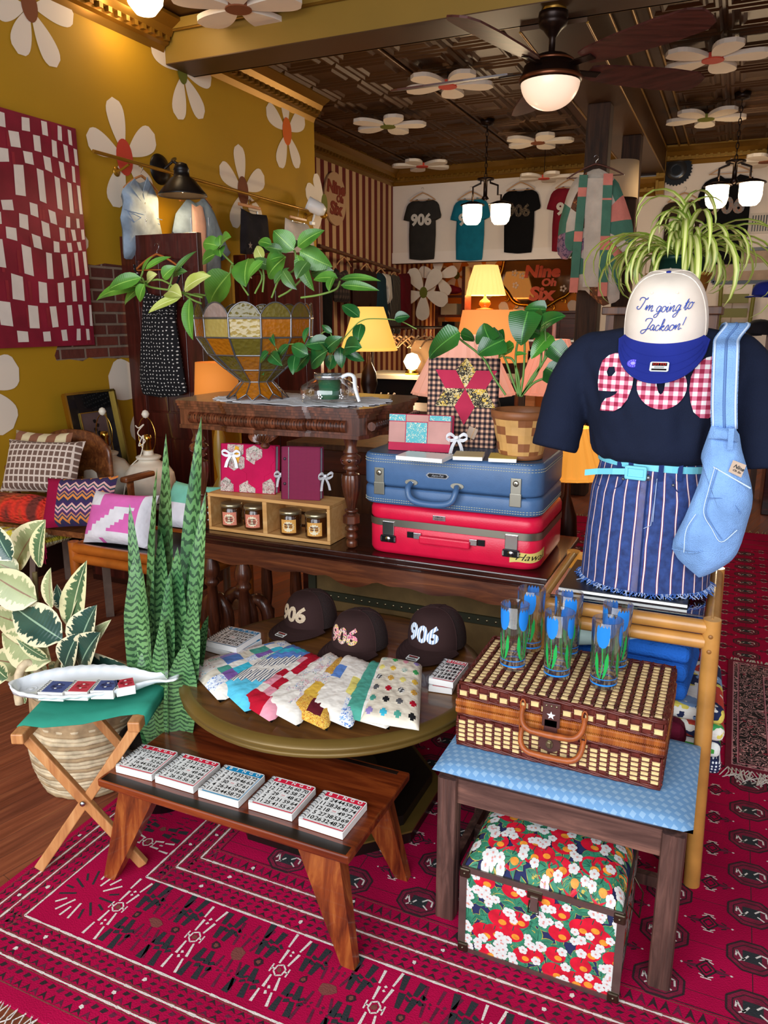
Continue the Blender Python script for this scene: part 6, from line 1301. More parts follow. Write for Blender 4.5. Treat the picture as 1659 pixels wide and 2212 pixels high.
# on the blue suitcase
ZS = .848+.187
DOTA = floral('aqua_daisy', '#5FB0B8', ('#F2E2C0', '#F2E2C0'), 75., .33); PKL = cloth('pink_linen', '#BE8E86', bump=.3); RSE = cloth('rose_cotton', '#B8304E', bump=.3)
def deco3(t, w, h):
    b = LB(); F = M(((1, 0, 0, 0), (0, 0, -1, -.0002), (0, 1, 0, 0), (0, 0, 0, 1)))
    for x0, y0, x1, y1, m in ((.0, .80, .28, 1, DOTA), (.28, .80, .65, 1, PKL), (.65, .84, 1, 1, DOTA), (0, .22, .28, .80, PKL), (.28, .22, .63, .80, DOTA), (.63, .22, 1, .84, PKL), (0, 0, 1, .22, RSE)):
        b.prism([(w*x0+.002, h*y0+.001), (w*x1-.001, h*y0+.001), (w*x1-.001, h*y1-.002), (w*x0+.002, h*y1-.002)], 0, .001, m, F)
    b.build('patchwork', t); b = LB(); bow(b, (w+.018, .02, h*.42), .055, RIB, V((.7, .6, 0)), V((.3, -1, 0)).normalized()); b.build('ribbon_tie', t)
journal((838, 886), (972, 889), (972, 970), 2.56, ZS, .045, 5, RSE, 'pink and aqua daisy patchwork journal standing on the blue suitcase', None, deco3)
BGP = checks('tan_black_gingham', '#D9A98A', '#15131A', '#6A4E48', 52.); SKT = floral('black_scribble', '#E0CB9A', ('#1A1414', '#1A1414', '#D9B040'), 70., .62)
def deco4(t, w, h):
    b = LB(); F = M(((1, 0, 0, 0), (0, 0, -1, -.0006), (0, 1, 0, 0), (0, 0, 0, 1))); c = (.55*w, h*.66); Rr = .128
    for k in range(6):
        a = R(30+60*k); a1, a2 = a-pi/6, a+pi/6; i = Rr*.6; r_ = Rr*(1.05 if k != 1 else .9); P = [c, (c[0]+i*cos(a1), c[1]+i*sin(a1)), (c[0]+r_*cos(a), c[1]+r_*sin(a)), (c[0]+i*cos(a2), c[1]+i*sin(a2))]
        b.prism([(max(.001, min(w-.001, x)), min(h-.001, y)) for x, y in P], 0, .0015+.0002*k, RSE if k % 2 == 0 else SKT, F)
    b.build('star_applique', t); b = LB(); fr = TR((w*.68, -.012, h*.17), rz=8) @ TR((0, 0, 0), ry=20); b.box((0, 0, 0), (.035, .004, .04), KR, fr); b.box((.005, -.003, .0), (.002, .002, .05), PINE, fr); b.build('kraft_tag', t)
jt = journal((922, 768), (1075, 768), (1072, 965), 2.72, ZS, .03, 4, BGP, 'tall tan and black gingham journal with a patchwork star standing on the blue suitcase', None, deco4, tilt=-4)
NPY = mat('notepad_tan', '#C9B98A', .6); NPG = mat('notepad_gold', '#CDB85C', .6)
for pts, m_, lb in (([(868, 968), (962, 975), (855, 985)], CARD, 'small white topped notepad, left of three on the blue suitcase'), ([(1000, 968), (1060, 970), (978, 986)], NPY, 'small tan notepad, middle of three on the blue suitcase'), ([(1085, 972), (1142, 974), (1055, 990)], NPG, 'small gold notepad, right of three in front of the woven pot')):
    p0, p1, p2 = [PZ(*q, ZS+.014) for q in pts]; x = (p1-p0).normalized(); y = V((-x.y, x.x, 0)); w_ = (p1-p0).length; hh = min(.11, abs((p0-p2).dot(y)))
    t = thing('small_notepad', lb, 'notepad', group='small spiral notepads on the blue suitcase', Mx=basis((p2.x, p2.y, ZS+.001), x, y, V((0, 0, 1))))
    b = LB(); b.box((w_/2, hh/2, .007), (w_, hh, .012), PAPER); b.build('pages', t); b = LB(); b.box((w_/2, hh/2, .0138), (w_+.001, hh+.001, .0012), m_); b.build('cover', t)
    b = LB(); [b.tube([(w_*(i+.5)/9, hh+.003*cos(a), .008+.008*sin(a)) for a in [2*pi*q/8 for q in range(8)]], .0008, WIREB, 4, closed=True) for i in range(9)]; b.build('spiral_binding', t)
# woven wood pot with heart leaf plant
pp = PY(1125, 972, 2.60); px_, py_ = pp.x, 2.60; PL_ = mat('veneer_light', '#C9995A', .5, var=.12, vs=20); PD_ = mat('veneer_dark', '#8A5430', .5, var=.15, vs=20)
t = thing('woven_planter', 'checkered woven wood basket planter on the right of the blue suitcase', 'planter', (px_, py_, ZS))
H = .165; r0, r1 = .072, .102
b = MB(); b.lathe([(0, .001), (r0, .001)]+[(lerp(r0, r1, i/5)+(.0015 if i % 2 else 0), .002+H*.86*i/5) for i in range(6)], PL_, 26, TR((px_, py_, ZS)), smooth=False, cap=False, mf=lambda i, k: PD_ if (i-1+k//2*1) % 3 == 0 and i > 0 else PL_); b.build('woven_wall', t)
b = MB(); b.lathe([(r1-.001, H*.84), (r1+.004, H*.85), (r1+.006, H), (r1, H+.002), (r1-.004, H), (r1-.006, H*.84)], PD_, 36, TR((px_, py_, ZS)), cap=False); b.build('rim_band', t); b = MB(); b.lathe([(r0+.002, .001), (r0+.004, .002), (r0+.005, .016), (r0+.001, .018)], PD_, 36, TR((px_, py_, ZS)), cap=False); b.build('base_band', t)
pt = thing('heart_leaf_plant', 'heart leaved philodendron with glossy dark leaves in the woven planter', 'plant', (px_, py_, ZS+.14))
b = MB(); b.lathe([(0, H*.86), (r1-.008, H*.84), (r1-.012, H*.7), (0, H*.6)], SOIL, 20, TR((px_, py_, ZS)), cap=False); b.build('soil', pt)
HLF = leafmat('heart_leaf_green', '#14401A', '#2E6A2A', None, '#4E8A3A', .22); HLB = leafmat('heart_leaf_bright', '#2E6A20', '#4E9030', None, '#7AB04A', .25)
O3, S3_ = (760, 640), 3.19
L5 = [((740, 245), (518, 425), 115, 0), ((750, 262), (852, 302), 70, 0), ((955, 305), (905, 188), 150, 0), ((1050, 300), (865, 395), 165, 0), ((1215, 105), (1160, 335), 185, 0), ((1340, 92), (1185, 88), 85, 0), ((1305, 205), (1462, 130), 95, 0), ((1190, 235), (1300, 262), 105, 0), ((1370, 265), (1232, 425), 100, 1), ((1372, 335), (1512, 468), 115, 0), ((1338, 490), (1542, 628), 145, 0), ((1118, 340), (1002, 425), 72, 1), ((1130, 398), (1205, 395), 24, 1), ((1250, 130), (1330, 230), 80, 0), ((990, 250), (1040, 330), 90, 0)]
leafset(L5, O3, S3_, 2.53, [HLF, HLB], pt, 'heart', yj=.07, droop=.55)
b = MB(); base = (1145, 690)
for P in ([(1060, 680), (980, 560), (900, 420), (740, 290), (745, 250)], [(1150, 690), (1100, 560), (1050, 420), (960, 300)], [(1150, 690), (1130, 500), (1140, 330), (1215, 105)], [(1160, 690), (1180, 560), (1190, 400), (1190, 240)], [(1165, 690), (1250, 560), (1330, 420), (1330, 220), (1300, 110)], [(1170, 690), (1240, 560), (1340, 420), (1372, 335)], [(1175, 680), (1250, 600), (1338, 490+70)], [(1155, 690), (1150, 560), (1110, 440), (1060, 420)], [(1170, 680), (1290, 500), (1310, 300)]): b.tube(spline([PY(*p, 2.55) for p in pxs(P, O3, S3_)], 5), .0038, mat('philodendron_stem', '#5E8438', .45), 6)
b.build('stems', pt)
# ================================================================ LEFT SIDE
# ---- checkered painting
CM_ = mat('paint_maroon', '#84162E', .55, var=.25, vs=5, bump=.2, bs=30); CR2 = mat('paint_maroon_light', '#8E2230', .55, var=.2, vs=8); CWH = mat('paint_offwhite', '#E0D5CA', .6, var=.06, vs=12)
t = thing('checkered_painting', 'large maroon and off white wavy checkered painting on the mustard wall', 'painting', (WX+.02, 3.25, 1.97))
b = MB(); px0, px1, pz0, pz1 = 2.72, 3.755, 1.346, 2.588; b.box((WX+.018, (px0+px1)/2, (pz0+pz1)/2), (.03, px1-px0, pz1-pz0), CM_)
hs = [.075, .085, .075, .165, .06, .07, .06, .145, .125, .125, .085]; hs = [h*1.15 for h in hs]; cols = [2.76, 2.86, 2.97, 3.07, 3.17, 3.265, 3.35, 3.425, 3.49, 3.55, 3.60, 3.645, 3.685, 3.72, 3.752]
wv = lambda y, r: .022*sin((y-2.7)*9+r*.55)*(1 if 2 < r < 9 else .5)-.02*(y-3.2)
zc_ = pz1-.012
for r_, h in enumerate(hs):
    zt0, zb0 = zc_, zc_-h*.86
    for k in range(0, len(cols)-1):
        if (k+r_) % 2: continue
        y0_, y1_ = cols[k]+.004+rnd.uniform(0, .006), lerp(cols[k], cols[k+1], .86)+rnd.uniform(-.004, .004); sh = rnd.uniform(-.01, .01)
        if k > 8: y1_ = lerp(cols[k], cols[k+1], .9)
        q = [(y0_+sh, zt0+wv(y0_, r_)), (y1_+sh*.6, zt0+wv(y1_, r_)), (y1_, zb0+wv(y1_, r_+1)), (y0_, zb0+wv(y0_, r_+1))]
        q = [(max(px0+.004, min(px1-.003, y)), max(pz0+.03, min(pz1-.004, z))) for y, z in q]; b.poly([V((WX+.0345, y, z)) for y, z in q][::-1], CWH)
    for k in range(6): y = rnd.uniform(px0+.02, px1-.04); b.poly([V((WX+.0342, y, zb0-.004)), V((WX+.0342, y+.02, zb0-.004)), V((WX+.0342, y+.02, zb0+h*.7)), V((WX+.0342, y, zb0+h*.7))], CR2)
    zc_ -= h
b.build('canvas', t)
# ---- gold clothes rail
GRL = mat('gold_rail', '#A87A22', .35, metal=.6); WD = wood('hanger_wood', '#9A5A2C', '#C98A52', 0, 3, .4, .2); STL = mat('hook_steel', '#B5B8BC', .2, metal=1.)
t = thing('clothes_rail', 'long gold painted clothes rail along the mustard wall', 'clothes rail', (WX+.1, 5.0, 2.45)); XR = WX+.11
b = MB(); b.tube([(XR, 3.80, 2.468), (XR, 6.62, 2.435)], .011, GRL, 10); b.lathe([(0, 0), (.03, .01), (.035, .04), (.02, .07), (0, .08)], GRL, 14, TR((XR, 6.62, 2.435), rx=-90)); b.build('rail', t)
for y in (4.1, 5.6, 6.5): b = MB(); b.tube([(WX+.001, y, 2.41), (WX+.05, y, 2.42), (XR, y, 2.445)], .008, GRL, 8); b.lathe([(0, 0), (.03, 0), (.03, .006), (0, .01)], GRL, 14, TR((WX+.001, y, 2.41), ry=90)); b.build('bracket', t)
# generic hanger: frame at hook top, width w along local x
def hanger(Mx, w, label, m=None, clips=False, grp=None, low=True):
    m = m or WD; t = thing('coat_hanger', label, 'hanger', group=grp, Mx=Mx)
    b = LB(); b.tube([(0, 0, -.055), (0, 0, -.035), (.015, 0, -.022), (.018, 0, -.004), (.006, 0, .008), (-.012, 0, .004), (-.016, 0, -.006)], .0018, STL, 6); b.build('hook', t)
    b = LB()
    if clips: b.box((0, 0, -.075), (w, .014, .022), m, bev=.003); b.tube([(-w*.42, 0, -.105), (w*.42, 0, -.105)], .0022, STL, 6); [b.box((s*w*.36, 0, -.12), (.016, .012, .04), STL, bev=.002) for s in (-1, 1)]
    else:
        P = bez((-w/2, 0, -.15), (-w*.26, 0, -.085), (0, 0, -.055), 8)+bez((0, 0, -.055), (w*.26, 0, -.085), (w/2, 0, -.15), 8)[1:]; b.tube(P, [.008+.004*sin(pi*i/16) for i in range(17)], m, 8, flat=.6)
        if low: b.tube([(-w*.46, 0, -.148), (w*.46, 0, -.148)], .004, m, 6)
    b.build('hanger_frame', t); return t
def garment(name, label, cat, pts, cpt, plane, nrm, d, m, grp=None, n=60, wr=.006, extra=None, rings=8, wf=14):
    P = [plane(*p) for p in pts]; c = plane(*cpt)
    t = thing(name, label, cat, tuple(c), group=grp); b = MB(); inflate(b, P, c, nrm, d, m, n, rings, wr=wr, wf=wf); b.build('fabric_body', t)
    if extra: extra(t)
    return t
def wy(px, py): p = PX(px, py, XR); return p
def HW(px, py, rz=90): p = PX(px, py, XR); return TR((p.x, p.y, 2.462-(p.y-3.2)*.0117), rz=rz)
VST = cloth('pale_denim', '#8C9CAC', sc=400., var=.35, bump=.6); CHB = cloth('chambray', '#7E93A8', sc=400., var=.3, bump=.6); DKD = cloth('black_denim', '#1E1C22', sc=400., var=.3, bump=.5); LIN = cloth('white_linen', '#C9C2BC', sc=200., bump=.9); DBL = cloth('dark_chambray', '#3C4E66', var=.3, bump=.6); TEEP = cloth('blush_tee', '#C9A498')
pl = lambda x, y: PX(x, y, XR+.02)
hanger(HW(304, 358), .34, 'wooden hanger holding the denim vest')
def ex_vest(t):
    b = MB(); f = lambda x, y: PX(x, y, XR+.065)
    b.tube([f(312, 430), f(318, 560)], .003, LTHR, 5); [b.tube([f(*p), f(*q)], .002, SEAMD, 4) for p, q in (((275, 455), (305, 470)), ((275, 455), (290, 480)), ((290, 480), (305, 470)), ((322, 472), (345, 485)), ((268, 452), (350, 475)))]
    for k in range(6): b.lathe([(0, .004), (.007, .003), (.008, 0)], STL, 8, TR(tuple(f(313+k, 440+k*18)), ry=90))
    b.build('buttons_and_seams', t); b = MB(); [b.poly([f(*p) for p in L], VST) for L in (((290, 385), (280, 400), (305, 435), (308, 415)), ((318, 382), (325, 400), (312, 432), (308, 415)))]; b.build('collar', t, solid=.006)
garment('denim_vest', 'pale washed sleeveless denim vest hanging beside the wall lamp', 'vest', [(290, 386), (300, 396), (313, 392), (318, 383), (327, 400), (338, 425), (340, 470), (350, 520), (352, 560), (268, 560), (266, 500), (260, 470), (268, 430), (262, 412), (275, 398)], (308, 480), pl, (1, 0, 0), .05, VST, extra=ex_vest)
hanger(HW(421, 390), .36, 'wooden hanger holding the chambray shirt')
def ex_shirt(t):
    b = MB(); f = lambda x, y: PX(x, y, XR+.085); inflate(b, [f(*p) for p in ((414, 440), (425, 448), (436, 440), (445, 480), (446, 600), (440, 650), (425, 640), (418, 560))], f(430, 530), (1, 0, 0), .02, TEEP, 30, 5); b.build('inner_tee', t)
    b = MB(); [b.tube([f(x, 470), f(x+10, 660)], .0025, LTHR, 4) for x in (412, 450)]; b.build('placket', t)
garment('denim_shirt', 'open chambray shirt over a blush tee hanging right of the wall lamp', 'shirt', [(405, 428), (425, 440), (440, 425), (455, 450), (470, 490), (490, 540), (497, 550), (480, 565), (470, 530), (475, 640), (470, 690), (425, 690), (415, 600), (410, 560), (395, 520), (372, 500), (380, 460)], (435, 530), pl, (1, 0, 0), .07, CHB, extra=ex_shirt)
hanger(HW(538, 418), .30, 'clip hanger holding the black denim skirt', clips=True)
def ex_star(t):
    b = MB()
    for x, y, r in ((541, 530, .03), (563, 516, .026), (548, 548, .02), (575, 535, .018)):
        c = PX(x, y, XR+.055); b.poly([c+V((0, r*(1 if k % 2 == 0 else .42)*sin(k*pi/5), r*(1 if k % 2 == 0 else .42)*cos(k*pi/5))) for k in range(10)], mat('star_grey', '#8A7F78', .8))
    b.build('star_patches', t)
garment('denim_skirt', 'black denim skirt with grey star patches clipped on the wall rail', 'skirt', [(521, 450), (545, 462), (577, 465), (580, 500), (586, 545), (550, 552), (519, 548), (519, 500)], (550, 505), pl, (1, 0, 0), .035, DKD, extra=ex_star)
hanger(HW(643, 446), .28, 'clip hanger holding the white linen trousers', clips=True)
garment('linen_trousers', 'white linen trousers hanging near the end of the gold rail', 'trousers', [(616, 470), (640, 482), (666, 484), (676, 520), (686, 600), (690, 660), (660, 660), (650, 600), (640, 660), (618, 655), (612, 560)], (648, 540), pl, (1, 0, 0), .04, LIN)
# ---- barn wall lamp
BLK = mat('lamp_black', '#1B1614', .35, metal=.4); p0 = PX(345, 366, WX); p1 = PX(392, 372, WX+.36); pr_ = PX(384, 421, WX+.36)
t = thing('wall_sconce', 'black barn style wall lamp shining on the mustard wall', 'wall lamp', tuple(p0))
b = MB(); b.lathe([(0, .04), (.03, .04), (.045, .03), (.06, .025), (.095, .012), (.1, 0)], BLK, 24, TR(tuple(p0), ry=90)); b.build('wall_plate', t)
b = MB(); b.tube(spline([p0+V((.04, 0, 0)), p0+V((.12, .02, .06)), p1+V((-.06, -.01, .07)), p1+V((0, 0, .04))], 6), .009, BLK, 8); b.build('arm', t)
b = MB(); zs = pr_.z; b.lathe([(.155, zs), (.15, zs+.012), (.075, zs+.10), (.05, zs+.115), (.045, zs+.15), (.05, zs+.155), (.035, zs+.19), (.01, zs+.2)], BLK, 28, TR((p1.x, p1.y, 0)), cap=False); b.build('shade', t, solid=.003)
b = MB(); b.lathe([(0, -.03), (.022, -.02), (.03, 0), (.022, .03), (.012, .05)], mat('bulb_warm', '#FFD090', .5, emit=14, ecol='#FFC070'), 12, TR((p1.x, p1.y, zs+.05))); b.build('bulb', t); bulb((p1.x, p1.y, zs-.01), 8, (1, .66, .3), .05)
# white clamp spotlight at the end of the rail
p = PX(682, 448, WX+.16); t = thing('clamp_spotlight', 'white clamp spotlight at the far end of the gold rail', 'lamp', tuple(p))
b = MB(); b.lathe([(.03, -.09), (.055, -.05), (.06, .05), (.062, .08)], WPL, 20, TR(tuple(p), ry=65, rz=-150)); b.build('lamp_head', t, solid=.003)
b = MB(); b.tube([tuple(p), (p.x-.03, p.y+.02, p.z-.08), (p.x-.05, p.y+.02, p.z-.12)], .008, WPL, 8); b.box((p.x-.05, p.y+.02, p.z-.13), (.03, .06, .03), WPL, bev=.004); b.build('clamp', t)
# ---- panel doors used as displays
DRW = wood('mahogany_door', '#2A0D08', '#5E241A', 2, .7, .3, .3, c3='#43170F'); DRV = mat('door_groove', '#1C0805', .4)
def pdoor(x0, x1, y, z1, label, knob=True):
    t = thing('panel_door', label, 'door panel', ((x0+x1)/2, y, 0)); w = x1-x0; s = .12
    b = MB(); b.box(((x0+x1)/2, y+.02, z1/2), (w, .03, z1), DRW)
    for x in (x0+s/2, x1-s/2): b.box((x, y, z1/2), (s, .02, z1-.002), DRW, bev=.002)
    for z, h in ((z1-.075, .15), (z1-.42, .035), (.82, .16), (.12, .24)): b.box(((x0+x1)/2, y, z), (w-2*s, .018, h), DRW)
    b.build('frame', t)
    for za, zb in ((z1-.40, z1-.16), (.91, z1-.45), (.25, .73)):
        for k in range(2): xa = x0+s+.01+k*(w-2*s)/2; xb = xa+(w-2*s)/2-.02; b = MB(); b.box(((xa+xb)/2, y+.002, (za+zb)/2), (xb-xa, .008, zb-za), DRW, bev=.003); b.build('panel', t)
    if knob: b = MB(); b.lathe([(0, 0), (.024, 0), (.024, .006), (.01, .01), (.01, .03), (.026, .042), (.028, .055), (.018, .068), (0, .07)], mat('brass_knob', '#B08A34', .2, metal=1.), 18, TR((x1-.05, y-.012, .84), rx=90)); b.build('door_knob', t)
    return t
DY = 4.05; pdoor(PY(238, 512, DY).x+.085, PY(418, 504, DY).x+.03, DY, 2.015, 'mahogany panel door standing behind the polka dot dress')
pdoor(PY(505, 550, 5.3).x, PY(690, 545, 5.3).x, 5.3, 1.99, 'second mahogany panel door standing further back behind the glass bowl', False)
# ---- polka dot dress
yd = DY-.04; hp_ = PY(341, 540, yd); hanger(TR((hp_.x, yd-.01, hp_.z+.03)), .37, 'orange wooden hanger holding the polka dot dress', mat('orange_hanger', '#B8682E', .35, coat=.3))
PDK = dots('polka_black', '#0C0B10', '#D9D4CC', 40., .17); pl2 = lambda x, y: PY(x, y, yd-.012)
def ex_dress(t):
    b = MB()
    for P in ([(318, 632), (305, 600), (292, 585), (290, 572)], [(374, 632), (385, 605), (392, 585), (394, 572)]): b.tube([PY(*p, yd-.03) for p in P], .009, PDK, 6, flat=.5)
    b.build('straps', t); b = MB()
    for k in range(9): b.tube([PY(312+(j*7.2), 640+k*5.5+rnd.uniform(-.6, .6), yd-.075) for j in range(10)], .004, PDK, 5)
    b.build('smocked_bodice', t)
garment('polka_dot_dress', 'black polka dot sundress hanging on the mahogany panel door', 'dress', [(312, 632), (345, 640), (380, 632), (378, 690), (386, 740), (400, 830), (404, 848), (380, 856), (345, 858), (308, 852), (304, 830), (306, 740), (309, 690)], (345, 750), pl2, (0, -1, 0), .055, PDK, wr=.012, wf=7, extra=ex_dress, n=80, rings=10)
# ---- black framed mirror picture
GLDF = mat('gilt_frame', '#C9A44C', .25, metal=1.); t = thing('framed_picture', 'black and gold framed floral picture leaning on the mustard wall', 'picture', (-3.6, 3.6, .3))
A = PX(130, 854, -3.62); B_ = PX(237, 843, -3.62); X_ = (B_-A).normalized(); Zd = V((.10, .01, -.6)).normalized(); w_ = (B_-A).length; fr = basis(A+Zd*1.06, X_, -Zd)
b = MB(); H = 1.06; b.box((w_/2, H/2, -.012), (w_-.01, H-.01, .01), mat('mat_black', '#08080A', .15, coat=.5), fr); b.build('backing', t)
b = MB(); [b.box(c, d, GLDF, fr) for c, d in (((0, H/2, 0), (.014, H, .03)), ((w_, H/2, 0), (.014, H, .03)), ((w_/2, H, 0), (w_, .014, .03)), ((w_/2, 0, 0), (w_, .014, .03)))]; b.build('frame', t)
b = MB(); b.box((w_/2, H*.5, -.005), (w_*.52, H*.77, .004), mat('smoked_panel', '#5E4A48', .25, var=.15, vs=6), fr); [b.box(c, d, GLDF, fr) for c, d in (((w_*.24, H*.5, -.002), (.006, H*.77, .006)), ((w_*.76, H*.5, -.002), (.006, H*.77, .006)), ((w_/2, H*.885, -.002), (w_*.52, .006, .006)))]
for k in range(26): leaf(b, fr @ V((w_*.52+.004*sin(k), H*(.2+.025*k), .0)), (fr.to_3x3() @ V((cos(k*2.6+.5), .6, .0))), fr.to_3x3() @ V((0, 0, 1)), .055*(1-.02*k), .026, BLK, 0, 0, 4)
for x, y in ((.42, .36), (.6, .3), (.45, .22), (.58, .42)): 
    for k in range(6): leaf(b, fr @ V((w_*x, H*y, .001)), (fr.to_3x3() @ V((cos(k*1.05), sin(k*1.05), 0))), fr.to_3x3() @ V((0, 0, 1)), .035, .035, BLK, 0, 0, 4)
b.build('floral_panel', t)
# ---- two cream table lamps on a low cabinet
CER = mat('cream_ceramic', '#DCD2C0', .4, var=.04, vs=6); LBR = mat('lamp_brass', '#C9A24A', .2, metal=1.)
t = thing('low_cabinet', 'dark low cabinet under the two cream lamps', 'cabinet', (-2.98, 3.4, 0)); b = MB(); b.box((-3.0, 3.42, .24), (.72, .34, .48), MAHO, bev=.006); b.build('body', t); [(b := MB(), b.box((-3.0+s*.17, 3.245, .2), (.32, .014, .32), DRW, bev=.004), b.build('door', t)) for s in (-1, 1)]
def lamp(px, label, cord=False):
    p = PY(px, 1080, 3.38); x, y, z = p.x, 3.38, .482; t = thing('table_lamp', label, 'lamp', (x, y, z), group='cream swirl lamp bases without shades')
    b = MB(); pr = [(0, 0), (.075, 0), (.085, .02), (.12, .07), (.135, .12), (.13, .17), (.10, .215), (.065, .235), (.055, .245), (.068, .255), (.07, .265), (.055, .272), (.03, .275), (.028, .30), (0, .30)]
    vs = []; n_ = 60
    def f(u, v):
        k = v*(len(pr)-1); i = min(len(pr)-2, int(k)); q = k-i; r, h = lerp(pr[i][0], pr[i+1][0], q), lerp(pr[i][1], pr[i+1][1], q); a = 2*pi*u
        g = 1+.045*abs(sin(a*5+h*13))**.6*(1 if .03 < h < .225 else 0); return V((x+r*g*cos(a), y+r*g*sin(a), z+h))
    b.grid(f, n_, 42, CER, closeu=True); b.build('ceramic_base', t)
    b = MB(); b.lathe([(.02, .30), (.022, .305), (.02, .35), (.024, .355), (.022, .385), (.012, .39)], LBR, 16, TR((x, y, z))); b.build('socket', t)
    b = MB(); P = [(x+s*r, y, z+h) for s, r, h in ((-1, .035, .30), (-1, .055, .34), (-1, .06, .40), (-1, .04, .46), (-1, .012, .485), (1, .012, .485), (1, .04, .46), (1, .06, .40), (1, .055, .34), (1, .035, .30))]; b.tube(spline(P, 3), .0028, LBR, 6); b.build('harp', t)
    b = MB(); b.lathe([(0, .48), (.014, .486), (.022, .504), (.014, .522), (0, .528)], CER, 16, TR((x, y, z)), cap=False); b.build('finial', t)
    if cord: b = MB(); b.tube(spline([(x-.05, y-.03, z+.44), (x-.02, y-.04, z+.43), (x+.01, y-.03, z+.45), (x-.03, y-.04, z+.40), (x+.02, y-.04, z+.36), (x-.02, y-.05, z+.33), (x+.01, y-.04, z+.39), (x-.01, y-.05, z+.28), (x-.09, y-.06, z+.20), (x-.12, y-.08, z+.08), (x-.12, y-.1, z+.005)], 6), .0035, CER, 6); b.build('power_cord', t)
lamp(238, 'cream swirl lamp base standing in front of the black framed picture'); lamp(328, 'cream swirl lamp base with a tangled cord behind the snake plant', True)
# ---- wooden chair with cushions
CHW = wood('chair_wood', '#4A2412', '#9A5E30', 1, 1, .4, .2, c3='#6E3C1E'); CHG = mat('weathered_leg', '#6A5448', .7, var=.2, vs=20)
sz = .45; t = thing('wooden_armchair', 'wooden chair loaded with cushions and blankets against the mustard wall', 'chair', (-3.15, 2.95, 0))
b = MB(); b.prism([(-3.55, 2.76), (-2.80, 2.80), (-2.78, 3.06), (-2.95, 3.2), (-3.5, 3.22)], sz-.03, sz, CHW); b.build('seat', t)
b = MB(); zb = .9
def bk(u, v): s = 2*u-1; return V((-3.40+.27*s, 3.24+.03*(1-s*s), lerp(.62, .89-.10*abs(s)**3, v)))
b.grid(bk, 20, 4, CHW); b.build('backrest', t, solid=.02)
for x, y, x2, y2 in ((-3.3, 2.82, -3.34, 2.80), (-2.86, 2.86, -2.84, 2.84), (-3.45, 3.16, -3.5, 3.2), (-2.95, 3.14, -2.92, 3.18)): b = MB(); b.bar((x2, y2, 0), (x, y, sz-.031), .04, .03, CHG); b.build('leg', t)
for x in (-3.63, -2.80): b = MB(); b.box((x, 3.08, .70), (.05, .22, .03), CHW, bev=.01); b.bar((x, 3.02, sz), (x, 3.02, .69), .025, .025, CHW); b.build('armrest', t)
n = NT('basket_knit'); o = n.sep(n.co('Object')); a = n.mul(n.mul(o[0], 32.), 1., 'FLOORED_MODULO'); c_ = n.mul(n.mul(o[1], 28.), 1., 'FLOORED_MODULO'); g = n.mul(n.mul(a, .26, 'GREATER_THAN'), n.mul(c_, .26, 'GREATER_THAN')); n.P(Base_Color=n.mix(g, '#D8C6B8', '#6E5448'), Roughness=.95); n.bump(g, .6, -.004); BKN = n.m
n = NT('zigzag_weave'); o = n.sep(n.co('Object')); tri = n.n('Math', I0=n.mul(o[0], 1.), I1=.025, operation='PINGPONG'); v = n.mul(n.mul(n.mul(o[1], n.mul(tri, .9), 'ADD'), 9., 'MULTIPLY'), 1., 'FLOORED_MODULO')
n.P(Base_Color=n.ramp(v, [(0, '#2E2A4E'), (.14, '#D8843C'), (.26, '#3A3A52'), (.34, '#C9825A'), (.42, '#4A2A5A'), (.56, '#D9A0A8'), (.66, '#2E4A52'), (.74, '#E0B0A8'), (.84, '#3A2456')], 'CONSTANT'), Roughness=.95); ZIG = n.m
PLD = checks('cream_maroon_plaid', '#D9C89E', '#6E1630', '#8C5A40', 9.); CRM2 = cloth('magenta_wool', '#9E0E40', bump=.6)
def cushion(name, label, cat, c, w, d, h, rx, rz, m, mf=None, ry=0, grp=None):
    b = LB(); pillow(b, w, d, h, mf or m, n=16); return single(b, name, label, cat, Mx=TR(c, rz=rz) @ TR((0, 0, 0), rx=rx) @ TR((0, 0, 0), ry=ry), group=grp)
GC = 'cushions piled on the wooden chair'
def PC(px, py, y): return tuple(PY(px, py, y))
cushion('throw_pillow', 'cream and maroon plaid cushion at the very back of the chair', 'cushion', PC(88, 1000, 3.08), .38, .36, .12, 72, 8, PLD, grp=GC)
cushion('throw_pillow', 'brown and cream basket weave cushion leaning on the chair', 'cushion', PC(92, 1008, 2.98), .46, .30, .14, 64, 14, BKN, grp=GC)
tz = thing('throw_pillow', 'purple and orange zigzag cushion with a fringed magenta end', 'cushion', group=GC, Mx=TR(PC(172, 1085, 2.83), rz=14) @ TR((0, 0, 0), rx=62, ry=-4)); b = LB(); pillow(b, .40, .27, .13, lambda i, j: CRM2 if i < 4 else ZIG, n=16); b.build('cushion_body', tz)
b = LB()
for k in range(26): x = -.2+rnd.uniform(0, .03); b.tube([(x, -.11+rnd.uniform(-.02, .02), .01), (x+rnd.uniform(-.01, .02), -.17, .03), (x+rnd.uniform(-.01, .03), -.23-rnd.uniform(0, .09), .0)], .002, CRM2, 4)
b.build('fringe', tz)
n = NT('ombre_crochet'); c = n.co('Object'); o = n.sep(c); ns = n.n('TexNoise', Vector=n.co('Object', (6, 2, 2)), Scale=1.6); n.P(Base_Color=n.ramp(ns, [(.32, '#5E2E22'), (.45, '#A8481E'), (.55, '#E0301C'), (.68, '#6E2A20')]), Roughness=.95); n.bump(n.n('TexVoronoi', Vector=n.co('Object', (38, 60, 60)), Scale=1.), 1., .012); OMB = n.m
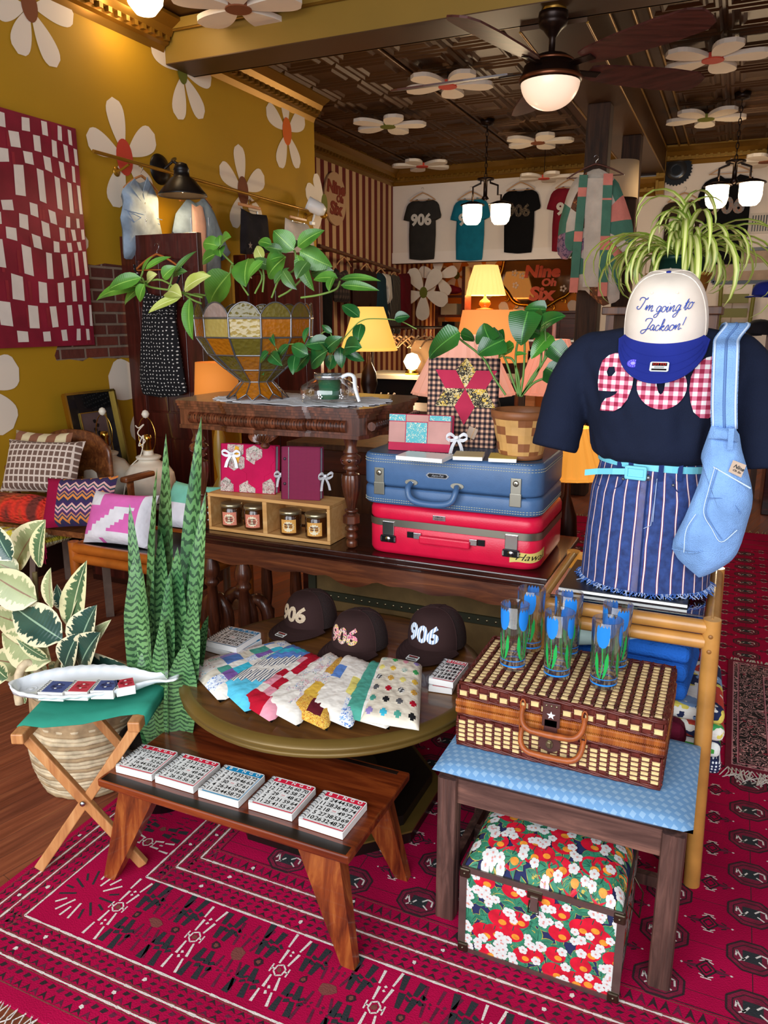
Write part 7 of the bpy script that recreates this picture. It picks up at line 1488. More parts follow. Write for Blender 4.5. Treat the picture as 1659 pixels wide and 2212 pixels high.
p = PC(38, 1098, 2.76); b = MB(); b.lathe([(0, -.22), (.04, -.22), (.068, -.20), (.078, -.1), (.08, .1), (.07, .19), (.045, .215), (0, .22)], OMB, 28, TR(p, ry=90, rz=6)); single(b, 'rolled_blanket', 'rolled crocheted blanket in red, orange and brown on the chair', 'blanket', p)
n = NT('yellow_chevron_knit'); o = n.sep(n.co('Object')); tri = n.n('Math', I0=o[0], I1=.06, operation='PINGPONG'); v = n.mul(n.mul(n.mul(o[2], n.mul(tri, 1.), 'ADD'), 16.), 1., 'FLOORED_MODULO'); n.P(Base_Color=n.ramp(v, [(0, '#D9C634'), (.5, '#D8D0A0')], 'CONSTANT'), Roughness=.95); n.bump(n.n('TexVoronoi', Vector=n.co('Object'), Scale=70.), .8, .008)
folded('folded_blanket', 'yellow and cream chevron knitted blanket under the rolled blanket', 'blanket', tuple(V(PC(45, 1165, 2.78))+V((0, .05, -.02))), (.40, .24, .085), n.m, 2, rot=6)
# ---- rattan ottoman with quilted pillows
RTO = mat('rattan_amber', '#A8591C', .3, var=.2, vs=12, coat=.4); ox0, ox1, oy0, oy1, oz = -2.79, -2.08, 2.6, 3.0, .445
t = thing('rattan_ottoman', 'amber rattan ottoman frame beside the snake plant', 'ottoman', ((ox0+ox1)/2, 2.8, 0))
b = MB()
for z in (oz, oz-.05): b.tube([(ox0, oy0, z), (ox1, oy0, z)], .025, RTO, 12); b.tube([(ox0, oy1, z), (ox1, oy1, z)], .025, RTO, 12); b.tube([(ox0, oy0, z), (ox0, oy1, z)], .022, RTO, 12); b.tube([(ox1, oy0, z), (ox1, oy1, z)], .022, RTO, 12)
b.build('double_rail', t)
for x in (ox0, ox1):
    for y in (oy0, oy1): b = MB(); b.tube([(x, y, 0), (x, y, oz+.03)], .026, RTO, 12); b.build('leg', t)
b = MB(); b.box(((ox0+ox1)/2, 2.8, oz+.003), (ox1-ox0-.04, .36, .02), BLKM); b.build('seat_panel', t)
WHQ, PKQ = cloth('quilt_bright_white', '#E6E2E8', bump=.9, sc=40.), cloth('quilt_pink', '#DD6AB4', bump=.7, sc=40.); TLQ = cloth('quilt_mint', '#7AC4AE', bump=.8, sc=40.)
cushion('quilted_pillow', 'pink and white patchwork pillow on the rattan ottoman', 'cushion', tuple(PY(262, 1130, 2.72)+V((0, 0, .02))), .36, .26, .14, 62, 6, WHQ, mf=lambda i, j: WHQ if (i < 4 and j > 10) or (abs(i-j*.8-2) < 2.4 and j < 11) or (j < 3 and i > 5) or i > 13 else PKQ)
cushion('quilted_pillow', 'mint and white patchwork pillow between the snake plant and the crate', 'cushion', tuple(PY(412, 1095, 2.95)), .30, .24, .12, 60, -6, TLQ, mf=lambda i, j: TLQ if j > 7 else WHQ)
# ---- snake plant
n = NT('snake_plant_leaf'); uv = n.sep(n.tc.outputs['UV']); ns = n.n('TexNoise', Vector=n.co('UV', (34, 5, 1)), Scale=1., Detail=3., Distortion=.6); tri = n.n('Math', I0=uv[1], I1=.25, operation='PINGPONG')
bd_ = n.n('Math', I0=n.mul(n.mul(n.mul(uv[0], 30.), n.mul(tri, 2.), 'ADD'), n.mul(ns, 1.3), 'ADD'), I1=1., operation='FLOORED_MODULO'); f = n.mul(n.mul(bd_, .6, 'GREATER_THAN'), .85)
n.P(Base_Color=n.mix(f, n.ramp(n.n('TexNoise', Vector=n.co('Object'), Scale=6.), [(.3, '#3C6C3E'), (.7, '#729C60')]), '#12331F'), Roughness=.3); SNK = n.m
sy = 1.86; sp = PZ(345, 1582, .235); t = thing('snake_plant', 'tall banded snake plant in a black nursery pot between the ottoman and the round table', 'plant', (sp.x, sp.y, 0)); sx_, sy_ = sp.x, sp.y
b = MB(); b.lathe([(0, .0), (.095, .0), (.118, .2), (.124, .2), (.126, .235), (.118, .235), (.115, .205), (0, .2)], mat('black_pot', '#15161A', .4), 32, TR((sx_, sy_, 0)), cap=False); o_ = b.build('nursery_pot', t)
b = MB(); a0 = R(-112); b.add([(sx_+.1215*cos(a0+q*.22), sy_+.1215*sin(a0+q*.22), z) for q, z in ((-1, .15), (1, .135), (1, .185), (-1, .2))], [(0, 1, 2, 3)], CARD); b.add([(sx_+.1222*cos(a0+q*.1), sy_+.1222*sin(a0+q*.1), z) for q, z in ((-.6, .158), (1, .152), (1, .166), (-.6, .172))], [(0, 1, 2, 3)], GREY); b.build('price_sticker', o_)
b = MB(); b.lathe([(.114, .208), (0, .214)], SOIL, 24, TR((sx_, sy_, 0)), cap=False); b.build('soil', t)
for tip, base, w_, dy in (((322, 1011), (335, 1520), 42, 0), ((363, 953), (365, 1500), 42, .05), ((366, 935), (345, 1500), 24, .08), ((430, 900), (385, 1500), 36, .04), ((279, 1088), (320, 1500), 22, .02), ((434, 1064), (395, 1510), 26, -.02), ((288, 1203), (320, 1575), 46, -.04), ((300, 1239), (335, 1575), 38, -.07), ((360, 1234), (362, 1570), 32, -.07), ((423, 1261), (395, 1560), 26, -.05), ((416, 1162), (400, 1540), 30, 0), ((345, 1150), (350, 1540), 36, .0), ((385, 1180), (378, 1560), 38, -.03), ((445, 1330), (395, 1560), 30, .02), ((310, 1400), (345, 1590), 46, -.08), ((400, 1390), (380, 1590), 44, -.08), ((352, 1330), (352, 1590), 40, -.09)):
    yb = sy_+dy; A = PY(*base, yb); B_ = PY(*tip, yb+.03); A = V((A.x, A.y, .21)) if A.z > .21 else A; d = B_-A; b = MB(); wm = w_*1.15*d.length/sqrt((tip[0]-base[0])**2+(tip[1]-base[1])**2); leaf(b, A, d, V((rnd.uniform(-.5, .5), -1, 0)), d.length, wm, SNK, rnd.uniform(-.04, .05), .16, 14, 'sword', twist=rnd.uniform(-.3, .3), curl=.05); b.build('leaf', t)
# ---- variegated rubber plant in a corn husk basket
VAR = leafmat('rubber_variegated', '#3E5A3C', '#5E7A52', '#D9D2A0', '#C8C89C', .3, .55); VARD = leafmat('rubber_dark', '#1E3A34', '#35564A', '#E0D8B4', '#8CA88C', .22, .72); VARB = leafmat('rubber_pale', '#8C9668', '#A8B080', '#DDD4A8', '#8A6A52', .45, .6)
kx, ky = -1.86, 1.72; t = thing('rubber_plant', 'variegated green and cream rubber plant in the woven basket', 'plant', (kx, ky, .25))
L6 = [((110, 380), (330, 20), 190, 2), ((90, 330), (-60, 40), 150, 1), ((300, 380), (340, 30), 110, 0), ((290, 640), (-90, 420), 230, 2), ((400, 700), (385, 395), 110, 2), ((520, 720), (440, 520), 130, 1), ((545, 870), (655, 355), 125, 0), ((520, 820), (640, 505), 70, 2), ((490, 950), (95, 680), 190, 1), ((460, 880), (-80, 740), 150, 2), ((600, 1060), (735, 690), 190, 1), ((595, 1095), (845, 800), 85, 2), ((620, 1160), (760, 900), 130, 1), ((400, 1110), (10, 900), 180, 2), ((375, 1100), (130, 945), 80, 0), ((500, 1170), (370, 1160), 40, 0), ((500, 1160), (600, 905), 130, 1), ((370, 1170), (-100, 1090), 160, 2), ((470, 1230), (940, 1150), 150, 1), ((640, 1480), (860, 1640), 150, 1), ((830, 1480), (950, 1600), 110, 1), ((150, 420), (-60, 330), 120, 2), ((520, 900), (430, 715), 50, 2), ((60, 1250), (-60, 1130), 140, 0), ((200, 1440), (170, 1330), 60, 0)]
leafset(L6, (0, 1120), 3.606, ky, [VAR, VARD, VARB], t, yj=.07, droop=.25)
b = MB(); 
for P in ([(560, 1230), (555, 1100), (535, 880), (520, 700)], [(460, 1240), (440, 1150), (480, 1000), (300, 700), (270, 420)], [(250, 1300), (120, 1000), (90, 600), (100, 350)]): b.tube(spline([PY(*p, ky) for p in pxs(P, (0, 1120), 3.606)], 5), .008, mat('rubber_stem', '#7A6A44', .7), 8)
b.build('stems', t); b = MB(); b.lathe([(.15, .0), (0, .02)], SOIL, 20, TR((kx, ky, .30)), cap=False); b.build('soil', t)
HSK = mat('corn_husk', '#C9B594', .8, var=.3, vs=30, bump=.3, bs=90); HSK2 = mat('corn_husk_dark', '#A88C68', .85, var=.3, vs=30)
t = thing('husk_basket', 'coiled pale corn husk basket with round handles holding the rubber plant', 'basket', (kx, ky, 0)); b = MB()
for k in range(27):
    z = .008+k*.0125; r = .155+.03*sin(pi*min(1, k/20)*.9)-(.002 if k > 20 else 0); b.tube([(kx+(r+.0012*sin(q*3.1+k))*cos(2*pi*q/44), ky+(r+.0012*sin(q*3.1+k))*sin(2*pi*q/44), z+.0012*sin(q*1.7+k)) for q in range(44)], .0074, HSK if k % 3 else HSK2, 6, closed=True)
b.lathe([(0, .004), (.15, .004), (.178, .15), (.172, .34)], HSK2, 32, TR((kx, ky, 0)), cap=False); b.build('coiled_wall', t)
for px_0, px_1 in (((33, 1500), (88, 1470)),):
    a, c_ = PY(42, 1520, ky-.1), PY(90, 1475, ky-.02); m1, m2 = PY(30, 1440, ky-.1), PY(62, 1432, ky-.06); P = bez(a, m1, m2, 10)+bez(m2, PY(86, 1440, ky-.04), c_, 8)[1:]; b = MB(); b.tube(P, [.014+.0012*(i % 2) for i in range(len(P))], HSK, 10); b.build('handle', t)
b = MB(); P = [(kx+.17*cos(a), ky+.17*sin(a)-.0, .33+.1*sin((a-.1)/.8*pi)) for a in [.1+.8*q/12 for q in range(13)]]; b.tube(P, .013, HSK, 8); b.build('handle', t)
# ---- camp stool with fish platter and card notebooks
CST = wood('camp_stool_wood', '#9A5E34', '#D09A64', 2, 1, .5, .1, c3='#B87C48'); GRC = cloth('green_canvas', '#2E8A74', sc=500., bump=.15)
fa, fb = PZ(90, 1868, .012), PZ(308, 1872, .012); ta, tb = PZ(48, 1585, .43), PZ(296, 1560, .43); ex = (fb-fa).normalized(); ey = V((-ex.y, ex.x, 0)); D = .30
t = thing('camp_stool', 'folding wooden camp stool with green canvas seat holding the fish platter', 'stool', tuple((fa+fb)/2+ey*D/2))
for k, o_ in ((0, 0), (1, D)):
    s = ey*o_; g = ey*.012*(1 if k == 0 else -1)
    b = MB(); b.bar(fb+s+g*.9, ta+s+g*.9+V((0, 0, -.01)), .028, .020, CST, upv=tuple(ey), bev=.003); b.build('leg', t)
    b = MB(); b.bar(fa+s-g*1.1, tb+s-g*1.1+V((0, 0, -.01)), .028, .020, CST, upv=tuple(ey), bev=.003); b.build('leg', t)
for c in (ta, tb): b = MB(); b.bar(c-ey*.03, c+ey*(D+.03), .034, .03, CST, bev=.004); b.build('top_bar', t)
b = MB(); m_ = (fa+tb+fb+ta)/4; b.lathe([(0, .005), (.006, .004), (.008, 0)], STL, 12, basis(m_-ey*.026, ex, V((0, 0, 1)), -ey)); b.build('pivot_bolt', t)
b = MB()
def cv(u, v):
    P = [(ta-ex*.019+V((0, 0, -.018))), (ta-ex*.018+V((0, 0, .014))), (ta+V((0, 0, .0185))), (ta+ex*.05+V((0, 0, .012))), (ta.lerp(tb, .5)+V((0, 0, .004))), (tb-ex*.05+V((0, 0, .012))), (tb+V((0, 0, .0185))), (tb+ex*.018+V((0, 0, .014))), (tb+ex*.019+V((0, 0, -.018)))]
    k = u*8; i = min(7, int(k)); return P[i].lerp(P[i+1], k-i)+ey*(.012+v*(D-.024))
b.grid(cv, 24, 4, GRC); b.build('canvas_seat', t, solid=.002)
PWH = mat('platter_white', '#E9EDF2', .12, coat=.5); A = PZ(22, 1500, .455); B_ = PZ(388, 1468, .475); fx = (B_-A); Lf = fx.length; fr = basis((A.x, A.y, .4535), (fx.x, fx.y, 0), (-fx.y, fx.x, 0), V((0, 0, 1))); t = thing('fish_platter', 'white fish shaped ceramic platter on the green camp stool', 'platter', Mx=fr)
prof = [(0, .004), (.04, .03), (.10, .055), (.2, .078), (.35, .092), (.5, .09), (.62, .078), (.72, .056), (.80, .03), (.86, .02), (.92, .032), (.98, .042), (1., .03), (1.005, .0)]
b = LB(); pw_ = lambda u: next(lerp(prof[i][1], prof[i+1][1], (u-prof[i][0])/(prof[i+1][0]-prof[i][0])) for i in range(len(prof)-1) if prof[i][0] <= u <= prof[i+1][0])
def fp(u, v):
    y = 2*v-1; w = pw_(u)*1.08; rim = abs(y)**4; body = 1 if u < .8 else 0; z = .008+.028*rim*max(.2, min(1, (.98-u)/.22))+(.03*max(0, (u-.75)/.25)) + (.028 if u < .03 else 0)*(1-rim); g = 1+.03*sin(u*90)*(abs(y) > .8)
    return V((u*Lf, y*w*g, z+(.0015*sin(y*18) if u > .88 else 0)))
b.grid(fp, 70, 16, PWH); b.build('dish', t, solid=.006); b = LB(); b.lathe([(.014, 0), (.0155, .0025), (.017, 0)], PWH, 20, TR((.12*Lf, .008, .0105))); b.lathe([(0, .003), (.006, .002), (.008, 0)], PWH, 14, TR((.12*Lf, .008, .0115))); b.lathe([(0, -.004), (.05, -.001), (.06, .006)], PWH, 24, TR((.42*Lf, 0, .0), s=(1.6, .8, 1)), cap=False); b.build('eye_and_foot', t)
CBL = floral('card_back_blue', '#3A4A86', ('#A9B4D8', '#5A6AA8'), 320., .3, co='Object'); CRD = floral('card_back_red', '#C8283E', ('#E8A0A8', '#D85060'), 320., .3, co='Object')
def cardbook(TL, TRt, BL, m, lb):
    z = .466; th = .026; c_, x, y, w, h = quadframe(TL, TRt, BL, z+th); t = thing('card_notebook', lb, 'notebook', group='playing card notebooks lying in the fish platter', Mx=basis((c_.x, c_.y, z), x, y, V((0, 0, 1))) )
    b = LB(); b.box((w/2, h/2, th/2), (w, h, th-.002), PAPER, bev=.001); b.build('pages', t)
    b = LB(); b.box((w/2, h/2, th), (w, h, .0012), CARD); b.box((w/2+.003, h/2, th+.0008), (w*.84, h*.88, .0005), m)
    for s in (-1, 1):
        cm_ = mat('card_ink', '#2A3468', .5) if m is CBL else mat('card_ink_red', '#A81C30', .5)
        for q in range(3): a = s*(.6+q*1.1); b.prism([(w/2+.003+.011*cos(a)+.008*cos(p*pi/5), h/2+.017*s*abs(sin(a))*.8+.0065*sin(p*pi/5)) for p in range(10)], th+.001, th+.0016+.0001*q, cm_)
        b.prism([(w/2+.003+.004*cos(p*pi/3), h/2+s*.012+.003*sin(p*pi/3)) for p in range(6)], th+.0017, th+.0021, CARD)
    b.build('card_cover', t); b = LB(); [b.tube([(.002+.006*cos(a), h*(i+.5)/8, th/2+(th/2+.003)*sin(a)) for a in [2*pi*q/10 for q in range(10)]], .0009, WIREB, 4, closed=True) for i in range(8)]; b.build('spiral_binding', t)
C5 = lambda x, y: (x/3.606, 1120+y/3.606)
for a, c_, d, m, lb in (((345, 1262), (535, 1270), (290, 1355), CBL, 'blue playing card notebook nearest the fish head'), ((555, 1263), (728, 1268), (500, 1352), CRD, 'red playing card notebook, second from the fish head'), ((760, 1258), (935, 1258), (700, 1345), CBL, 'blue playing card notebook, third from the fish head'), ((985, 1258), (1130, 1232), (905, 1330), CRD, 'red playing card notebook nearest the fish tail')): cardbook(C5(*a), C5(*c_), C5(*d), m, lb)
# ================================================================ CEILING
DK = mat('fan_bronze', '#24150F', .35, metal=.6); CPR = mat('fan_copper', '#6A3A22', .3, metal=.7); FBL = wood('fan_blade', '#2E1512', '#5A2E28', 0, .8, .4, .1); OPL = mat('opal_glass', '#F2DCC8', .3, emit=.55, ecol='#FFD9B8')
fy = 4.76; f0 = PY(1190, 150, fy); fx_, fz = f0.x, f0.z; t = thing('ceiling_fan', 'five blade bronze ceiling fan with a frosted bowl light under the gold beam', 'ceiling fan', (fx_, fy, 3.16)); zf_ = lambda y: PY(1190, y, fy).z
b = MB(); b.lathe([(.07, 3.166), (.07, zf_(30)), (0, zf_(30))], GOLD, 6, TR((fx_, fy, 0)), cap=False); b.build('mounting_block', t)
b = MB(); b.lathe([(.0, zf_(28)), (.08, zf_(28)), (.082, zf_(38)), (.075, zf_(42)), (.082, zf_(48)), (.075, zf_(58)), (.05, zf_(66)), (.025, zf_(80)), (.018, zf_(84)), (.018, zf_(118)), (.03, zf_(122))], DK, 24, TR((fx_, fy, 0)), cap=False); b.build('canopy_and_rod', t)
b = MB(); b.lathe([(.03, zf_(118)), (.09, zf_(122)), (.12, zf_(130)), (.125, zf_(134)), (.125, zf_(140)), (.15, zf_(143)), (.16, zf_(160)), (.17, zf_(166)), (.175, zf_(172)), (.17, zf_(180)), (.0, zf_(180))], DK, 36, TR((fx_, fy, 0)), cap=False); b.lathe([(.126, zf_(132)), (.131, zf_(134)), (.126, zf_(137))], CPR, 36, TR((fx_, fy, 0)), cap=False); b.lathe([(.172, zf_(168)), (.180, zf_(172)), (.172, zf_(177))], CPR, 36, TR((fx_, fy, 0)), cap=False); b.build('motor_housing', t)
b = MB(); z1, z2 = zf_(177), zf_(238); b.lathe([(.165*sin(a), z2+(z1-z2)*(1-cos(a))) for a in [pi/2*i/10 for i in range(11)]], OPL, 32, TR((fx_, fy, 0)), cap=False); b.build('glass_bowl', t)
for a in (-30, 40, 113, 178, -104):
    A = R(a); fr = TR((fx_, fy, zf_(150)), rz=a) @ TR((0, 0, 0), rx=-14); pr = [(.24, .055), (.3, .075), (.5, .095), (.75, .105), (.93, .095), (.99, .06), (1.0, .02)]
    b = MB(); P = [(x*.98, y) for x, y in pr]+[(x*.98, -y) for x, y in pr[::-1]]; b.prism(P, 0, .01, FBL, fr); ob = b.build('fan_blade', t); b = MB(); b.bar((.14, 0, -.005), (.30, 0, -.006), .05, .008, DK, T=fr, bev=.003); b.build('blade_arm', ob)
# flat wooden daisies hung below the tin ceiling
DSY = mat('daisy_wood', '#E3D5C5', .75, var=.03)
def cdaisy(px, py, r, rot, cm, label, z=3.3, Y=None):
    p = PZ(px, py, z) if Y is None else PY(px, py, Y); t = thing('hanging_daisy', label, 'wooden flower', tuple(p), group='wooden daisies hanging under the ceiling')
    for k in range(5): b = MB(); b.prism(petal(rot+k*2*pi/5, r, r*.5, 12, .08), 0, .03, DSY, M.Translation(p+V((0, 0, .0004*k)))); b.build('petal', t)
    b = MB(); b.prism([(r*.2*cos(a*pi/10), r*.2*sin(a*pi/10)) for a in range(20)], -.006, .034, cm, M.Translation(p)); b.build('flower_centre', t); b = MB(); b.tube([p+V((0, 0, .03)), (p.x, p.y, CZ-.001)], .004, DK, 6); b.build('hanging_rod', t)
cdaisy(515, 20, .40, .2, PETB, 'brown centred daisy nearest the viewer in front of the gold beam', 3.3)
for a in [(967, 187, .37, .5, PETR, 'red centred daisy left of the ceiling fan'), (838, 274, .37, .3, PETG, 'green centred daisy further left above the striped wall'), (1162, 309, .37, .2, PETB, 'brown centred daisy below the fan near the post'), (912, 360, .37, .9, PETR, 'red centred daisy furthest back on the left'), (1540, 130, .38, .1, PETR, 'pale red centred daisy at the upper right'), (1525, 258, .37, .4, PETG, 'green centred daisy at the right below the upper one')]: cdaisy(*a)
cdaisy(1175, 386, .33, .3, PETR, 'daisy seen against the white wall left of the quilted coat', 3.09); cdaisy(1655, 350, .37, .6, PETB, 'daisy seen against the white wall at the right edge', 3.05)
# two light pendants
SHD = mat('lit_shade', '#FFF6E4', .3, emit=9, ecol='#FFE6B8')
def pendant(mx, my, shades, label, zc=None):
    m = PZ(mx, my, CZ); Y = m.y; t = thing('pendant_lamp', label, 'pendant light', tuple(m), group='twin glass pendant lights'); x = m.x; zq = lambda py: PY(mx, py, Y).z; zt_ = zq(shades[0][1]-78); zb_ = zq(shades[0][1]-45)
    b = MB(); b.lathe([(0, CZ-.001), (.07, CZ-.001), (.06, CZ-.05), (.02, CZ-.06), (0, CZ-.06)], DK, 20, TR((x, Y, 0)), cap=False); b.build('ceiling_plate', t)
    b = MB(); k = int((CZ-.06-zt_)/.045)
    for i in range(k): zz_ = lerp(CZ-.06, zt_, (i+.5)/k); b.tube([(x+(.012*cos(a) if i % 2 else 0), Y+(0 if i % 2 else .012*cos(a)), zz_+.03*sin(a)) for a in [2*pi*q/8 for q in range(8)]], .004, DK, 4, closed=True)
    b.build('chain', t); b = MB(); b.lathe([(0, zt_+.01), (.085, zt_), (.085, zt_-.015), (.02, zt_-.02), (.02, zb_-.02), (.04, zb_-.05), (0, zb_-.07)], DK, 20, TR((x, Y, 0)), cap=False)
    for s, (sx, sy) in zip((-1, 1), shades):
        q = PY(sx, sy, Y); b.tube([(x+s*.05, Y, zt_-.01), (x+s*.05, Y, zb_+.10), (x+s*.13, Y, zb_+.07), (x+s*.13, Y, zb_-.02), (q.x, Y, zb_-.02), (q.x, Y, q.z+.10)], .010, DK, 8)
    b.build('frame', t)
    for sx, sy in shades:
        q = PY(sx, sy, Y); b = MB(); b.lathe([(.05, .12), (.12, .095), (.125, .085), (.05, .09)], DK, 24, TR(tuple(q)), cap=False); b.build('shade_cap', t)
        b = MB(); b.lathe([(.0, -.10), (.06, -.098), (.085, -.07), (.098, -.02), (.098, .06), (.10, .085), (.07, .095)], SHD, 24, TR(tuple(q)), cap=False); b.build('glass_shade', t); bulb((q.x, Y-.0, q.z-.16), 13, (1, .78, .5), .1)
pendant(1053, 258, ((1020, 463), (1081, 462)), 'twin glass pendant light in the middle of the room'); pendant(1605, 200, ((1548, 424), (1621, 418)), 'twin glass pendant light at the right of the room')
q = PY(312, -16, 4.25); t = thing('globe_ceiling_lamp', 'lit globe ceiling lamp cut by the top edge beside the beam', 'ceiling light', (q.x, 4.25, CZ)); b = MB(); b.lathe([(0, -.13), (.06, -.115), (.105, -.06), (.115, 0), (.09, .07), (.05, .1)], SHD, 24, TR(tuple(q)), cap=False); b.build('glass_globe', t); b = MB(); b.lathe([(.055, .095), (.06, .13), (.02, .15), (.012, CZ-q.z-.02), (.06, CZ-q.z-.001)], DK, 16, TR(tuple(q)), cap=False); b.build('stem', t); bulb((q.x, 4.1, q.z-.2), 3)
# ================================================================ BACK WALL TEES
def wall_tee(px, py, col, txm, label, s=1., text='906', grp='T-shirts hung along the back white wall'):
    p = PY(px, py, BY-.05); W = .27*s; T = TR((p.x, BY-.06, p.z))
    hanger(TR((p.x, BY-.075, p.z+.13*s)), .36*s, 'wooden hanger holding the '+label.split(' on the')[0].split(' hung')[0], mat('hanger_pale', '#C9986A', .45), grp='hangers on the back wall')
    t = thing('t_shirt', label, 't-shirt', (p.x, BY-.06, p.z-.3), group=grp); m = cloth('tee_'+col.strip('#'), col, bump=.6, sc=200.)
    P = [(-.08, 0), (-.04, -.03), (.04, -.03), (.08, 0), (.19, -.035), (.225, -.07), (.27, -.24), (.20, -.27), (.185, -.19), (.19, -.45), (.175, -.76), (0, -.77), (-.185, -.75), (-.195, -.45), (-.185, -.19), (-.20, -.27), (-.28, -.25), (-.225, -.07), (-.19, -.035)]
    b = MB(); inflate(b, [T @ V((x*s, 0, z*s)) for x, z in P], T @ V((0, 0, -.30*s)), (0, -1, 0), .045, m, 60, 8, wr=.006, wf=9); b.build('fabric_body', t)
    if text: b = MB(); b.text(text, .19*s, txm, T @ TR((0, -.052, -.27*s), rx=90), off=.045, depth=.004); b.build('numerals', t)
NW = mat('numeral_white', '#C9C2B8', .8)
wall_tee(914, 430, '#2E2B28', NW, 'charcoal T-shirt with white 906 hung at the left of the white wall'); wall_tee(1018, 428, '#156E86', NW, 'teal T-shirt with 906 hung behind the left pendant light'); wall_tee(1125, 408, '#0C0B0D', floral('numeral_mix', '#3A302A', ('#8A7A5A', '#5A4A3A'), 60.), 'black T-shirt with patterned 906 hung right of the left pendant'); wall_tee(1232, 402, '#7A1626', NW, 'maroon T-shirt mostly hidden behind the quilted coat')
wall_tee(1478, 432, '#35291F', NW, 'dark brown T-shirt with striped 906 hung behind the spider plant'); wall_tee(1578, 378, '#0C0C10', floral('numeral_mix2', '#8A8078', ('#B0604A', '#5A6A80'), 60.), 'large black T-shirt with 906 hung behind the right pendant light', 1.25)
# quilted coat hung on the post
yc = 6.62; cg, cp_, cc = cloth('coat_green', '#4E7A66', bump=.8, sc=60.), cloth('coat_salmon', '#D98272', bump=.8, sc=60.), cloth('coat_cream', '#C9BBAA', bump=.8, sc=60.); h0 = PY(1289, 345, yc)
hanger(TR((h0.x, yc-.03, h0.z+.02)), .44, 'dark wooden hanger holding the quilted coat on the post', mat('dark_hanger', '#5A2E22', .4)); fC = lambda x, y, o=.0: PY(x, y, yc-.12-o)
t = thing('quilted_coat', 'long patchwork quilt coat in green and salmon hanging on the wooden post', 'coat', tuple(PY(1290, 500, yc)))
def coatm(i, j):
    k = (i//5+j//2) % 7; return [cc, cg, cc, PLQ, cg, cc, BRQ][k] if i > 30 or i < 8 else [cg, cc, cp_][(i//4) % 3]
PLQ, BRQ = floral('coat_plum_print', '#8A6A80', ('#4A3A5A', '#C98A90'), 30.), floral('coat_brown_print', '#6A4028', ('#A8683A', '#4A2A1A'), 30.)
P = [(1268, 372), (1290, 362), (1312, 372), (1335, 392), (1350, 430), (1366, 480), (1372, 540), (1355, 560), (1345, 530), (1340, 600), (1338, 650), (1300, 662), (1262, 625), (1232, 630), (1234, 560), (1236, 520), (1232, 560), (1215, 562), (1202, 545), (1208, 480), (1225, 420), (1240, 388)]
b = MB(); inflate(b, [fC(*p) for p in P], fC(1288, 490), (0, -1, 0), .09, cc, 66, 8, wr=.01, wf=6, mf=coatm); b.build('quilted_body', t)
b = MB()
def band(x0, x1, y0, y1, sl, m, o): 
    f = lambda x, y: fC(x+sl*(y-380), y, o); b.add([f(x0, y0), f(x1, y0), f(x1, y1), f(x0, y1)], [(3, 2, 1, 0)], m)
band(1266, 1306, 385, 620, -.03, cc, .095)
for i, (ya, yb, m) in enumerate(((378, 405, cg), (405, 425, cp_), (425, 500, cg), (500, 522, cp_), (522, 600, cg), (600, 632, cp_))): band(1252, 1270, ya, yb, -.09, m, .105)
for i, (ya, yb, m) in enumerate(((375, 400, cp_), (400, 428, cg), (428, 432, cp_), (432, 510, cg), (510, 540, cp_), (540, 610, cg), (610, 640, cp_))): band(1304, 1324, ya, yb, -.05, m, .105)
b.build('front_bands', t, solid=.012)
# round black disc, register, framed print, ladder-back chair, caps on the right
p = PY(1461, 367, BY); t = thing('serrated_disc', 'black round serrated disc mounted high on the white wall', 'wall ornament', tuple(p)); b = MB(); b.prism([(.17*(1+.05*(-1)**k)*cos(k*pi/30), .17*(1+.05*(-1)**k)*sin(k*pi/30)) for k in range(60)], .0, .02, BLKM, TR((p.x, BY-.001, p.z), rx=90)); b.build('disc', t); b = MB(); b.lathe([(.05, .021), (.11, .026), (.115, .021)], mat('disc_sheen', '#2A2828', .2), 30, TR((p.x, BY-.001, p.z), rx=90), cap=False); b.build('inner_ring', t)
p = PY(1655, 482, BY); b = MB(); b.box((p.x, BY-.01, p.z), (.34, .02, .22), mat('register_cream', '#CFC2B4', .6)); [b.box((p.x-.14+i*.028, BY-.022, p.z), (.012, .006, .17), BLKM) for i in range(11)]; single(b, 'air_register', 'cream air register with dark slots at the right of the wall', 'vent', tuple(p))
p = PY(1622, 574, BY); t = thing('framed_print', 'dark framed brown print with white mat on the panelled wall', 'picture', tuple(p)); b = MB(); W, Hh = .78, .36
b.box((p.x, BY-.012, p.z), (W-.04, .012, Hh-.04), mat('print_tan', '#A88C74', .6, var=.2, vs=8)); b.poly([(p.x-.16, BY-.019, p.z-.06), (p.x+.2, BY-.019, p.z-.05), (p.x+.18, BY-.019, p.z+.03), (p.x-.14, BY-.019, p.z+.02)], NW); b.build('print', t); b = MB(); [b.box((p.x+c, BY-.018, p.z+d), (e, .03, f), BLKM) for c, d, e, f in ((0, Hh/2, W, .035), (0, -Hh/2, W, .035), (-W/2, 0, .035, Hh), (W/2, 0, .035, Hh))]; b.build('frame', t)
GRCH = mat('olive_green_paint', '#6E6A1E', .5); c0, c1 = PY(1562, 640, BY-.25), PY(1618, 640, BY-.25); t = thing('ladder_back_chair', 'olive green ladder-back chair standing against the panelled wall', 'chair', (c0.x+.2, BY-.45, 0))
for x in (c0.x, c1.x+.02): b = MB(); b.tube([(x, BY-.3, 0), (x, BY-.3, .9), (x+(.03 if x > c0.x else -.03), BY-.25, c0.z+.12)], .022, GRCH, 8); b.build('back_post', t); b = MB(); b.tube([(x, BY-.68, 0), (x, BY-.68, .9)], .022, GRCH, 8); b.build('leg', t)
for py in (645, 676, 706): p = PY(1590, py, BY-.27); b = MB(); b.box(((c0.x+c1.x)/2, BY-.27, p.z), (c1.x-c0.x, .016, .10), GRCH, bev=.004); b.build('back_slat', t)
